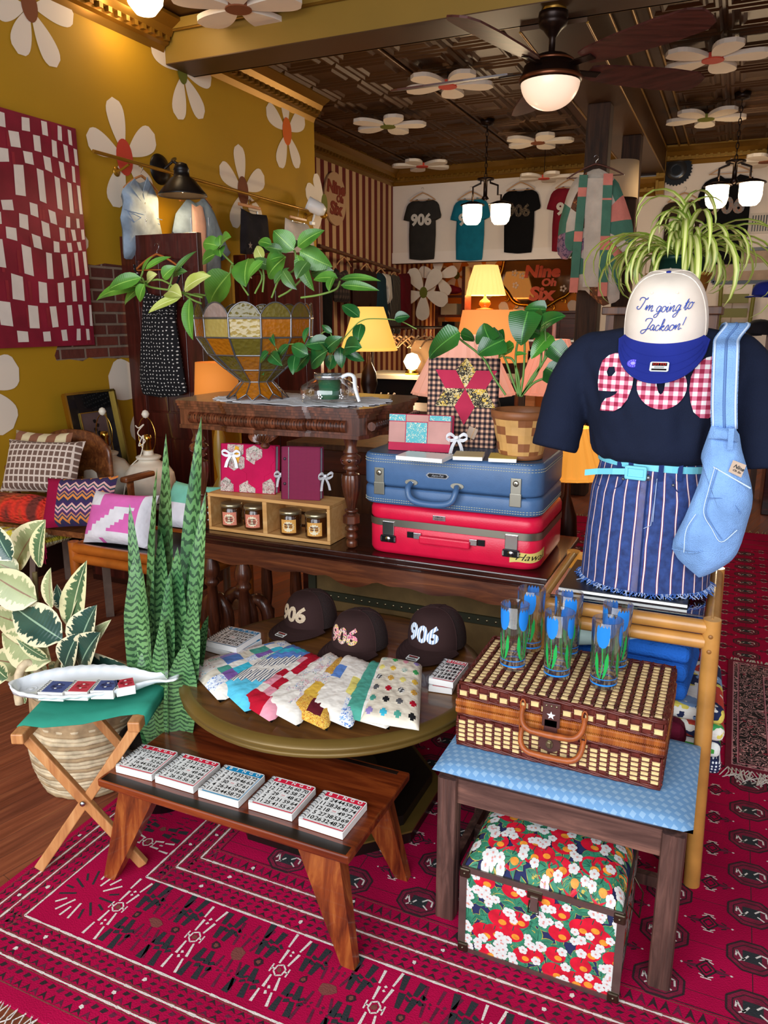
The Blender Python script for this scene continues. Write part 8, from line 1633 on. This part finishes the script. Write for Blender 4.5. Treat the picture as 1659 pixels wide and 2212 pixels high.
b = MB(); b.box(((c0.x+c1.x)/2, BY-.49, .9), (c1.x-c0.x+.05, .4, .03), GRCH); b.build('seat', t)
# right side rack with hanging caps
RK = wood('rack_wood', '#3A1E10', '#6E4428', 2, .8, .5); t = thing('cap_rack', 'tall wooden rack holding caps at the right edge', 'rack', (.28, 7.2, 0)); c = PY(1660, 700, 7.2); b = MB(); b.box((c.x+.02, 7.2, 1.05), (.05, .05, 2.1), RK); b.build('post', t)
for i, py in enumerate((625, 712)): q = PY(1655, py, 7.14); b = MB(); b.box((c.x-.03, 7.2, q.z+.05), (.08, .02, .02), RK); b.build('peg', t)
cap(TR(tuple(PY(1652, 640, 7.12)), rz=-40) @ TR((0, 0, 0), s=1.05), 'navy blue cap hanging on the rack at the right edge', None, RBL, RBL, RBL, group=None); cap(TR(tuple(PY(1640, 722, 7.12)), rz=-60) @ TR((0, 0, 0), s=1.05), 'black cap hanging lower on the rack at the right edge', None, DKD, DKD, DKD, group=None)
t = thing('dark_cabinet', 'long dark low cabinet with a cowhide cloth at the far right beyond the rug', 'cabinet', (1.1, 7.0, 0)); b = MB(); b.box((1.3, 6.9, .3), (2.0, .6, .6), MAHO, bev=.006); b.build('body', t)
b = MB(); b.box((1.3, 6.88, .605), (1.9, .62, .008), floral('cowhide', '#B9A890', ('#5A4A3C', '#B9A890'), 5., .5)); b.box((1.3, 6.59, .50), (1.9, .008, .22), floral('cowhide', '#B9A890', ('#5A4A3C', '#B9A890'), 5., .5)); single(b, 'cowhide_cloth', 'brown and cream cowhide cloth draped on the dark low cabinet', 'cloth', (1.3, 6.6, .6))
# ================================================================ OVAL SIGN on the stripes
o = PX(725, 430, SX+.03); t = thing('oval_sign', 'tan oval Nine Oh Six sign on the candy striped wall', 'sign', tuple(o)); r_ = abs(PX(725, 372, SX+.03).z-o.z); hw = (PX(748, 430, SX+.03).y-PX(702, 430, SX+.03).y)/2; F = M(((0, 0, 1, SX+.012), (1, 0, 0, o.y), (0, 1, 0, o.z), (0, 0, 0, 1)))
b = MB(); b.prism([(hw*cos(k*pi/20), r_*sin(k*pi/20)) for k in range(40)], 0, .02, mat('sign_tan', '#C9A27C', .7), F); b.build('board', t); LTM = mat('letter_rust', '#8A3A28', .7); b = MB()
for s, x, y, z in (('Nine', 0, .40, .62), ('Oh', .35, .02, .36), ('Six', -.05, -.38, .66)): b.text(s, r_*z, LTM, F @ TR((x*hw, y*r_, .022)), off=.05, shear=.15, depth=.006, sx=1.25)
b.build('lettering', t)
# ================================================================ MIRROR, COUNTER AND ORANGE ROOM
p = PY(1162, 592, OY-.02); MXx, MZ = p.x, p.z; t = thing('gilt_mirror', 'ornate gold framed mirror lettered Nine Oh Six on the orange wall', 'mirror', (MXx, OY, MZ)); a_, b__ = .56, .47
b = MB(); b.prism([(a_*cos(k*pi/20), b__*sin(k*pi/20)) for k in range(40)], 0, .01, mat('mirror_silver', '#8A7060', .06, metal=1.), TR((MXx, OY-.02, MZ), rx=90)); b.build('mirror_glass', t)
b = MB(); GL_ = mat('gilt_scroll', '#C08A28', .25, metal=1.)
b.tube([(MXx+(a_+.02)*cos(k*pi/32)*(1+.03*sin(k*pi/4)), OY-.04, MZ+(b__+.02)*sin(k*pi/32)*(1+.04*sin(k*pi/4))) for k in range(64)], .03, GL_, 8, closed=True)
for k in range(20): an = k*pi/10+.1; x, z = MXx+(a_+.06)*cos(an), MZ+(b__+.06)*sin(an); b.tube([(x+.05*(1-q/9)*cos(an+q*.7), OY-.05, z+.05*(1-q/9)*sin(an+q*.7)) for q in range(9)], .012, GL_, 6)
b.build('gilt_frame', t); CORL = mat('coral_letters', '#E0603C', .5); b = MB()
for s, x, z, sz_ in (('Nine', .08, .03, .24), ('Oh', .22, -.13, .15), ('Six', .08, -.30, .27)): b.text(s, sz_, CORL, TR((MXx+x*.8, OY-.034, MZ+z), rx=90), off=.05, shear=.12, depth=.01, sx=1.15)
b.build('lettering', t); b = MB()
for x, z in ((-.36, .02), (-.24, -.02), (-.34, -.16), (.40, -.22)):
    for k in range(5): b.poly([(MXx+x+.035*cos(k*1.257)+q[0]*.5, OY-.035, MZ+z+.035*sin(k*1.257)+q[1]*.5) for q in [(.04*cos(j), .04*sin(j)) for j in range(6)]], CREAM)
b.build('painted_flowers', t)
DRS = wood('dresser_wood', '#3A140A', '#6E2C18', 0, .6, .35, .1)
t = thing('counter_dresser', 'long red brown dresser standing below the gilt mirror', 'dresser', (-2.8, 11.4, 0)); dz = PY(1100, 672, 11.0).z; b = MB(); b.box((-2.65, 11.5, dz/2), (1.9, .6, dz-.04), DRS); b.build('body', t); b = MB(); b.box((-2.65, 11.48, dz-.015), (2.0, .68, .035), DRS, bev=.006); b.build('top', t)
for k in range(3): b = MB(); b.box((-3.28+k*.63, 11.19, dz-.3), (.58, .02, .4), DRS, bev=.006); o_ = b.build('drawer', t); b = MB(); b.box((-3.28+k*.63, 11.17, dz-.3), (.1, .02, .02), LBR); b.build('drawer_pull', o_)
def shade(b, r0, r1, h, m, T, n=48, pleat=0., lean=0): b.lathe([(r0, 0), (lerp(r0, r1, .5), h/2), (r1, h)], m, n, T, cap=False, rf=(lambda i, a: 1+pleat*(1 if int(a*n/(2*pi)+.5) % 2 else -1)) if pleat else None, smooth=not pleat)
def slamp(name_label, px, py, Y, r0, r1, h, col, em, ecol, base_m, btall, pleat=0., light=0, grp=None, floor_z=None):
    q = PY(px, py, Y); t = thing('table_lamp', name_label, 'lamp', (q.x, Y, q.z-btall), group=grp); m = mat('shade_'+col.strip('#')+str(em), col, .8, emit=em, ecol=ecol)
    b = MB(); shade(b, r0, r1, h, m, TR(tuple(q)), pleat=pleat); b.lathe([(r0*.995, 0), (r0*1.01, .004), (r0*1.0, .012)], m, 40, TR(tuple(q)), cap=False); b.build('lamp_shade', t, solid=.003)
    b = MB(); k = btall; b.lathe([(0, -k), (r0*.42, -k), (r0*.42, -k+.015), (r0*.16, -k*.85), (r0*.3, -k*.6), (r0*.26, -k*.4), (r0*.08, -k*.2), (.012, 0), (.012, h*.7), (0, h*.7)], base_m, 24, TR(tuple(q)), cap=False); b.build('lamp_base', t)
    if light: bulb((q.x, Y, q.z+h*.4), light, (1, .68, .34), .05)
    if Y < 5:
        tt = thing('side_table', 'small round table under the '+name_label.split(' behind')[0].split(' low')[0], 'table', (q.x, Y, 0)); z_ = q.z-btall-.002; b = MB(); b.lathe([(0, z_-.02), (.13, z_-.02), (.135, z_-.01), (.13, z_), (0, z_)], RK, 24, TR((q.x, Y, 0)), cap=False); b.build('top', tt); b = MB(); b.lathe([(.12, 0), (.11, .02), (.02, .05), (.018, z_-.021)], RK, 16, TR((q.x, Y, 0)), cap=False); b.build('pedestal', tt)
    return t, q
slamp('tall cream pleated lamp glowing on the dresser before the orange wall', 1048, 638, 11.3, .30, .17, .42, '#F2D9A0', 1.1, '#FFC870', mat('amber_glass_base', '#C05A14', .1, coat=.5, emit=.25, ecol='#FF8020'), PY(1048, 638, 11.3).z-dz-.02, .02, 48)
t, q = slamp('small yellow lamp shade glowing on the desk behind the coffee pot', 797, 757, 5.4, .215, .11, .32, '#E8C27A', .75, '#FFC050', DK, .42, 0, 22)
dsz = q.z-.42; t = thing('writing_desk', 'dark wooden desk with a lit lamp behind the carved table', 'desk', (q.x+.1, 5.5, 0)); b = MB(); b.box((q.x+.15, 5.5, dsz-.015), (1.3, .55, .03), RK); b.build('top', t)
for sx in (-1, 1): b = MB(); b.box((q.x+.15+sx*.55, 5.5, dsz/2-.015), (.12, .5, dsz-.032), RK); b.build('side_panel', t)
for i, (dx, w_, h_, lb, cl) in enumerate(((.18, .24, .022, 'tan book lying under the antler on the desk', '#A8824E'), (.19, .22, .02, 'dark book at the bottom of the pair on the desk', '#3A2A20'))): b = MB(); b.box((q.x+dx, 5.27, dsz+.012+(0 if i else .021)), (w_, .16, h_*.92), mat('book_'+cl.strip('#'), cl, .7), bev=.002); single(b, 'book', lb, 'book', (q.x+dx, 5.27, dsz))
b = MB(); ac = V((q.x+.18, 5.25, dsz+.06)); [b.tube(spline([ac+V((-.09, 0, 0)), ac+V((-.02, 0, -.012)), ac+V((.06, 0, .01)), ac+V((.1, 0, .06))], 4), .008, CER, 6)]; [b.tube([ac+V((x, 0, z0)), ac+V((x+.02, 0, .06))], .006, CER, 6) for x, z0 in ((-.03, -.008), (.03, 0))]; single(b, 'antler', 'small cream antler resting on the books on the desk', 'antler', tuple(ac))
q = PY(890, 781, 6.3); t = thing('globe_lamp', 'white glowing globe lamp on the counter beside the cardboard box', 'lamp', (q.x, 6.3, q.z-.13)); b = MB(); b.lathe([(0, -.075), (.045, -.06), (.075, 0), (.045, .06), (0, .075)], SHD, 24, TR(tuple(q)), cap=False); b.build('glass_globe', t); b = MB(); b.lathe([(0, -.11), (.06, -.11), (.06, -.09), (.04, -.07)], LBR, 16, TR(tuple(q)), cap=False); b.build('base', t); bulb((q.x, 6.15, q.z+.02), 10, (1, .8, .5)); gz = q.z-.111
t = thing('shop_counter', 'dark counter holding the globe lamp and the cardboard box', 'counter', (q.x, 6.5, 0)); b = MB(); b.box((q.x+.3, 6.5, gz-.02), (1.6, .6, .035), mat('counter_top', '#C9B9A0', .5)); b.build('counter_top', t); b = MB(); b.box((q.x+.3, 6.55, gz/2-.03), (1.5, .45, gz-.02), BLKM); b.build('body', t)
b = MB(); c = PY(925, 765, 6.4); b.box((c.x, 6.5, gz+.14), (.30, .28, .28), mat('cardboard', '#5E4226', .85)); b.box((c.x, 6.5, gz+.285), (.31, .29, .012), mat('cardboard', '#5E4226', .85)); single(b, 'cardboard_box', 'brown cardboard box on the counter behind the gingham journal', 'box', (c.x, 6.5, gz))
b = MB(); q_ = PY(880, 712, 6.45); b.tube([(q_.x-.35, 6.45, q_.z+.02), (q_.x+.35, 6.45, q_.z+.02)], .012, DK, 8); [b.tube([(q_.x+s*.34, 6.45, gz), (q_.x+s*.34, 6.45, q_.z+.02)], .012, DK, 8) for s in (-1, 1)]; single(b, 'hanger_stand', 'dark metal stand holding the bundle of wooden hangers', 'rack', (q_.x, 6.45, gz))
for k in range(9): hanger(TR((q_.x-.26+k*.06, 6.45, q_.z), rz=75+rnd.uniform(-18, 18)), .36, 'wooden hanger in the bundle left of the cardboard box', mat('hanger_pale', '#C9986A', .45), grp='spare wooden hangers bundled on the stand', low=False)
# shelf unit in the orange room with boxes, big daisy cut-outs
t = thing('open_shelf', 'slim dark wooden shelf unit before the orange wall', 'shelf', (-4.0, 11.2, 0)); s0, s1 = PY(950, 700, 11.2).x, PY(1006, 700, 11.2).x
for x in (s0, s1): b = MB(); b.box((x, 11.2, 1.12), (.05, .3, 2.24), DRS); b.build('upright', t)
for py, it in ((640, 0), (683, 1), (722, 2), (760, 3)):
    z = PY(975, py, 11.05).z; b = MB(); b.box(((s0+s1)/2, 11.2, z), (s1-s0, .32, .03), DRS); b.build('shelf_board', t)
    if it: b = MB(); w_ = (s1-s0)*(.5 if it != 1 else .6); b.box(((s0+s1)/2-.02, 11.18, z+.10), (w_, .24, .16), mat('box_cream', '#B9A584', .8) if it == 1 else BLKM, bev=.006); single(b, 'storage_box', ('cream storage box on the slim dark shelf', 'black storage box low on the slim dark shelf', 'black storage box lowest on the slim dark shelf')[it-1], 'box', ((s0+s1)/2, 11.18, z))
    else: b = MB(); inflate(b, [((s0+s1)/2+.16*cos(a*pi/8)*(1+.2*sin(a*3)), 11.1, z+.09+.07*sin(a*pi/8)*(1+.2*cos(a*5))) for a in range(16)], ((s0+s1)/2, 11.1, z+.09), (0, -1, 0), .08, cloth('red_scarf', '#7A1220'), 32, 5); single(b, 'red_scarf', 'crumpled dark red scarf on the top shelf before the orange wall', 'scarf', ((s0+s1)/2, 11.1, z+.02))
for px, py, r, rot, cm, lb in ((916, 632, .38, .9, PETG, 'large cream daisy cut-out with green centre at the left of the counter opening'), (946, 598, .3, .3, PETG, 'smaller cream daisy cut-out beside the large one')):
    p = PY(px, py, 10.35 if r > .35 else 10.5); t = thing('daisy_cutout', lb, 'wooden flower', tuple(p)); F = TR(tuple(p), rx=90)
    for k in range(5): b = MB(); b.prism(petal(rot+k*2*pi/5, r, r*.52, 12, .08), 0, .02+.0005*k, DSY, F); b.build('petal', t)
    b = MB(); b.prism([(r*.15*cos(a*pi/10), r*.2*sin(a*pi/10)) for a in range(20)], -.002, .026, cm, F); b.build('flower_centre', t); b = MB(); b.tube([p+V((0, -.01, 0)), (p.x, p.y-.01, 2.3)], .004, DK, 5); b.build('hanging_wire', t)
# ================================================================ CLOTHES along the striped wall
XS = SX+.28; r0_, r1_ = PX(688, 531, XS), PX(862, 586, XS); t = thing('wooden_clothes_rail', 'dark wooden clothes rail along the candy striped wall', 'clothes rail', tuple(r0_)); b = MB(); b.tube([r0_, r1_], .022, RK, 10); b.build('rail', t)
for k in (.15, .55, .95): p = r0_.lerp(r1_, k); b = MB(); b.tube([p, (SX+.001, p.y, p.z)], .014, RK, 8); b.build('bracket', t)
def sg(x, y): return PX(x, y, XS)
for (name, lb, ct, P, c, m) in (('plaid_dress', 'dark plaid pinafore hanging nearest on the wooden rail', 'dress', [(724, 578), (732, 590), (748, 582), (752, 600), (754, 655), (722, 652), (720, 600)], (737, 620), checks('dark_plaid', '#4A3A34', '#141014', '#2A2020', 16., ax=(1, 2))), ('brown_trousers', 'wide dark brown trousers hanging on the wooden rail', 'trousers', [(766, 580), (812, 588), (816, 660), (806, 690), (796, 660), (786, 682), (762, 660), (762, 610)], (788, 625), cloth('dark_brown_wool', '#2E1A16')), ('teal_skirt', 'dark teal skirt hanging behind the brown trousers', 'skirt', [(814, 588), (830, 592), (836, 690), (800, 700), (806, 640)], (820, 640), cloth('dark_teal', '#16303C')), ('cream_skirt', 'narrow cream skirt hanging on the wooden rail', 'skirt', [(826, 590), (840, 593), (846, 656), (832, 658), (833, 625), (825, 612)], (835, 622), LIN), ('striped_trousers', 'dark striped trousers hanging toward the end of the rail', 'trousers', [(842, 592), (862, 596), (864, 722), (832, 718), (838, 650)], (850, 655), stripes('dark_pinstripe', ((0, '#1A1618'), (.8, '#8A8070')), 30, 1)), ('maroon_dress', 'long maroon dress hanging at the far end of the rail', 'dress', [(862, 592), (884, 590), (886, 712), (864, 714)], (874, 650), cloth('maroon_velvet', '#5A0E18')), ('black_coat', 'long black coat hanging at the near end of the rail', 'coat', [(690, 570), (712, 575), (716, 640), (714, 760), (692, 760)], (703, 660), cloth('black_wool', '#0A090B'))): garment(name, lb, ct, P, c, sg, (1, -.3, 0), .06, m)
for px in (736, 788, 822, 852): p = sg(px, 0); u = (p.y-r0_.y)/(r1_.y-r0_.y); hanger(TR((XS, p.y, lerp(r0_.z, r1_.z, u)+.02), rz=90), .36, 'wooden hanger on the dark rail by the striped wall', mat('hanger_pale', '#C9986A', .45), grp='hangers on the dark wooden rail', low=False)
# ================================================================ BEHIND THE DISPLAY
slamp('orange drum lamp shade behind the carved table', 470, 868, 3.25, .115, .10, .20, '#C9762A', .30, '#FF9A40', mat('mustard_glaze', '#8A6A24', .35), .46, 0, 3)
slamp('wide pleated pink lamp shade behind the gingham journal', 1000, 850, 3.5, .24, .11, .27, '#E0A898', .35, '#FFB090', DK, .5, .03, 3); slamp('orange lamp shade with flat top behind the heart leaved plant', 1062, 780, 4.3, .22, .17, .28, '#E8924A', .55, '#FF9A50', DK, .6, .0, 5); slamp('large pleated amber lamp shade low beside the navy sleeve', 1228, 1025, 3.2, .17, .08, .2, '#D9963E', .55, '#FFA840', DK, .45, .03, 4)
slamp('pleated salmon lamp shade behind the woven planter', 1190, 850, 3.65, .16, .07, .25, '#D99078', .35, '#FFA080', DK, .6, .03, 2)
t = thing('jewelry_board', 'amber pegboard hung with carded earrings behind the navy sleeve', 'display board', tuple(PY(1200, 860, 4.0))); A, B_ = PY(1160, 775, 4.05), PY(1262, 935, 4.05); b = MB(); b.box(((A.x+B_.x)/2, 4.06, (A.z+B_.z)/2), (B_.x-A.x, .03, A.z-B_.z), mat('pegboard_amber', '#B8742A', .7)); b.build('board', t); b = MB(); [b.box(c, d, PINE) for c, d in (((A.x-.02, 4.05, (A.z+B_.z)/2), (.05, .06, A.z-B_.z+.08)), (((A.x+B_.x)/2, 4.05, A.z+.02), (B_.x-A.x+.08, .06, .05)))]; b.tube([((A.x+B_.x)/2, 4.1, 0), ((A.x+B_.x)/2, 4.1, B_.z)], .03, RK, 8); b.build('frame', t)
for i, (px, py) in enumerate(((1192, 822), (1222, 832), (1196, 868), (1216, 893), (1212, 808))):
    q = PY(px, py, 4.03); t = thing('earring_card', 'kraft card of red and white earrings pinned on the amber board', 'jewelry', tuple(q), group='earring cards on the amber board'); b = MB(); b.box(tuple(q+V((0, 0, -.02))), (.045, .002, .055), KR); b.build('card', t)
    for s in (-1, 1): b = MB(); b.lathe([(0, .012), (.009, .009), (.012, 0)], BRED if s < 0 else CARD, 10, TR(tuple(q+V((s*.013, -.002, .016))), rx=90)); b.build('earring', t)
# candles and baskets on a small piano
pz = PY(1210, 735, 8.8).z; t = thing('upright_piano', 'dark wooden piano with white keys behind the heart leaved plant', 'piano', (-1.9, 9.0, 0)); b = MB(); b.box((-2.2, 9.3, .62), (1.5, .35, 1.24), DRS); b.build('body', t); b = MB(); b.box((-2.2, 8.98, pz-.05), (1.4, .28, .06), DRS); b.build('key_shelf', t); b = MB()
for k in range(42): b.box((-2.88+k*.0325, 8.92, pz-.008), (.031, .15, .02), CARD)
for k in range(42): (b.box((-2.864+k*.0325, 8.95, pz+.008), (.015, .09, .018), BLKM) if k % 7 not in (2, 6) else None)
b.build('keys', t)
for px in (1157, 1196): q = PY(px, 735, 4.75); b = MB(); b.lathe([(0, -.09), (.012, -.09), (.012, .10), (.003, .11), (.001, .12)], mat('pink_taper', '#D99A8C', .5), 12, TR(tuple(q))); single(b, 'taper_candle', 'tall pink taper candle left of the other one' if px < 1180 else 'tall pink taper candle nearest the navy sleeve', 'candle', (q.x, q.y, q.z-.09))
q = PY(1176, 752, 4.75); t = thing('candle_table', 'small wooden table holding the pink taper candles', 'table', (q.x, 4.75, 0)); b = MB(); b.box((q.x, 4.75, q.z-.06), (.34, .2, .02), RK); b.build('top', t)
for sx in (-1, 1): b = MB(); b.box((q.x+sx*.14, 4.75, (q.z-.07)/2), (.025, .15, q.z-.071), RK); b.build('leg', t)
# plant stand with the spider plant, behind the mannequin
st_z = PY(1440, 662, 3.15).z; xa, xb = PY(1302, 660, 3.15).x, PY(1562, 660, 3.15).x; t = thing('plant_cabinet', 'tall dark wooden cabinet carrying the spider plant behind the mannequin', 'cabinet', ((xa+xb)/2, 3.3, 0)); b = MB(); b.box(((xa+xb)/2, 3.3, st_z-.015), (xb-xa, .34, .03), RK, bev=.004); b.build('top', t)
for x in (xa+.03, xb-.03): b = MB(); b.box((x, 3.3, (st_z-.031)/2), (.03, .3, st_z-.031), RK); b.build('side_panel', t)
b = MB(); b.box(((xa+xb)/2, 3.3, st_z*.5), (xb-xa-.08, .28, .02), RK); b.build('shelf_board', t)
pq = PY(1460, 650, 3.2); sx_, sy_ = pq.x, 3.22; t = thing('wooden_plant_pot', 'light woven wooden pot holding the spider plant on the tall cabinet', 'planter', (sx_, sy_, st_z)); hp_ = PY(1460, 590, 3.2).z-st_z
b = MB(); b.lathe([(0, .001), (.09, .001), (.115, hp_*.95), (.122, hp_*.9), (.122, hp_), (.11, hp_), (.10, hp_*.6), (0, hp_*.5)], mat('blond_wood', '#B98238', .45, var=.2, vs=20), 30, TR((sx_, sy_, st_z)), cap=False); b.build('pot_wall', t)
t = thing('spider_plant', 'large arching yellow green spider plant above the cream cap', 'plant', (sx_, sy_, st_z+hp_)); zr = st_z+hp_; b = MB(); b.lathe([(.085, -.08), (.098, .045), (.104, .045), (.104, .06), (.09, .06), (.086, .03), (0, .03)], mat('nursery_dark_green', '#16382E', .4), 28, TR((sx_, sy_, zr)), cap=False); b.build('inner_pot', t)
SPD = NT('spider_leaf'); n = SPD; uv = n.sep(n.tc.outputs['UV']); v = n.mul(n.n('Math', I0=n.mul(uv[1], .5, 'SUBTRACT'), operation='ABSOLUTE'), 2.); n.P(Base_Color=n.mix(n.mul(v, .5, 'GREATER_THAN'), '#E0E290', n.ramp(n.n('TexNoise', Vector=n.co('Object'), Scale=7.), [(.3, '#6E8A2A'), (.7, '#A9BC4C')])), Roughness=.4); SPM = n.m
r2 = random.Random(21)
for k in range(95):
    a = r2.uniform(0, 2*pi); el = r2.uniform(.5, 1.35); d = V((cos(a)*cos(el), sin(a)*cos(el)*.8, sin(el))); L = r2.uniform(.2, .40) if k > 18 else r2.uniform(.42, .56); b = MB()
    leaf(b, (sx_+.03*cos(a), sy_+.03*sin(a), zr+.04), d, V((0, 0, 1)) if el < 1.2 else V((cos(a), sin(a), .3)), L, r2.uniform(.017, .025), SPM, r2.uniform(1.9, 2.9) if L < .42 else r2.uniform(2.2, 2.6), .3, 12, 'strap'); b.build('leaf', t)
# ---- under the console and behind the carved table
VTR = mat('trunk_canvas', '#6E5630', .8, var=.2, vs=14, bump=.3, bs=80); VED = mat('trunk_edge', '#2E3020', .5); t = thing('steamer_trunk', 'old tan canvas trunk with riveted dark edging under the console', 'trunk', (-.95, 3.0, 0)); tx0, tx1 = -1.56, -.62
b = MB(); b.box(((tx0+tx1)/2, 2.93, .265), (tx1-tx0, .40, .51), VTR); b.build('body', t); b = MB()
for z in (.02, .36, .52): b.box(((tx0+tx1)/2, 2.725, z), (tx1-tx0+.01, .012, .035), VED)
for x in (tx0, tx1): b.box((x, 2.725, .27), (.035, .014, .5), VED)
for k in range(26): b.lathe([(0, .003), (.005, .002), (.006, 0)], BRS, 8, TR((tx0+(tx1-tx0)*(k+.5)/26, 2.719, .36), rx=90))
b.build('riveted_edging', t)
t = thing('carved_scroll_stand', 'carved dark wooden scroll shaped stand on the floor behind the round table', 'stand', tuple(PZ(500, 1380))); c = PY(500, 1335, 2.62)
for dx, r in ((-.06, .10), (.03, .12), (.11, .09)): b = MB(); b.tube([(c.x+dx+r*.6*cos(a), 2.62+dx*.4, c.z+r*sin(a)) for a in [2*pi*q/20 for q in range(20)]], .028, TURN, 10, closed=True); b.build('scroll_ring', t)
b = MB(); b.box((c.x+.02, 2.62, (c.z-.10)/2), (.34, .2, c.z-.10), TURN, bev=.01); b.build('base_block', t)
q = PY(745, 960, 3.25); t = thing('small_cupboard', 'old brown wooden cupboard behind the carved table', 'cupboard', (q.x, 3.4, 0)); b = MB(); b.box((q.x, 3.42, q.z/2-.01), (.50, .34, q.z-.04), DRS); b.build('body', t); b = MB(); b.box((q.x, 3.4, q.z-.01), (.58, .42, .03), RK, bev=.006); b.build('top', t); b = MB(); b.box((q.x, 3.24, q.z*.55), (.40, .014, q.z*.6), RK, bev=.004); b.build('door', t)
b = MB(); lq = PY(1340, 392, 7.9); shade(b, .17, .16, .32, mat('parchment', '#C9AE8C', .8), TR((lq.x, 7.86, lq.z-.16))); o_ = single(b, 'drum_shade', 'parchment drum lamp shade hung high on the second wooden post', 'lamp shade', (lq.x, 7.86, lq.z-.16), solid=.003)
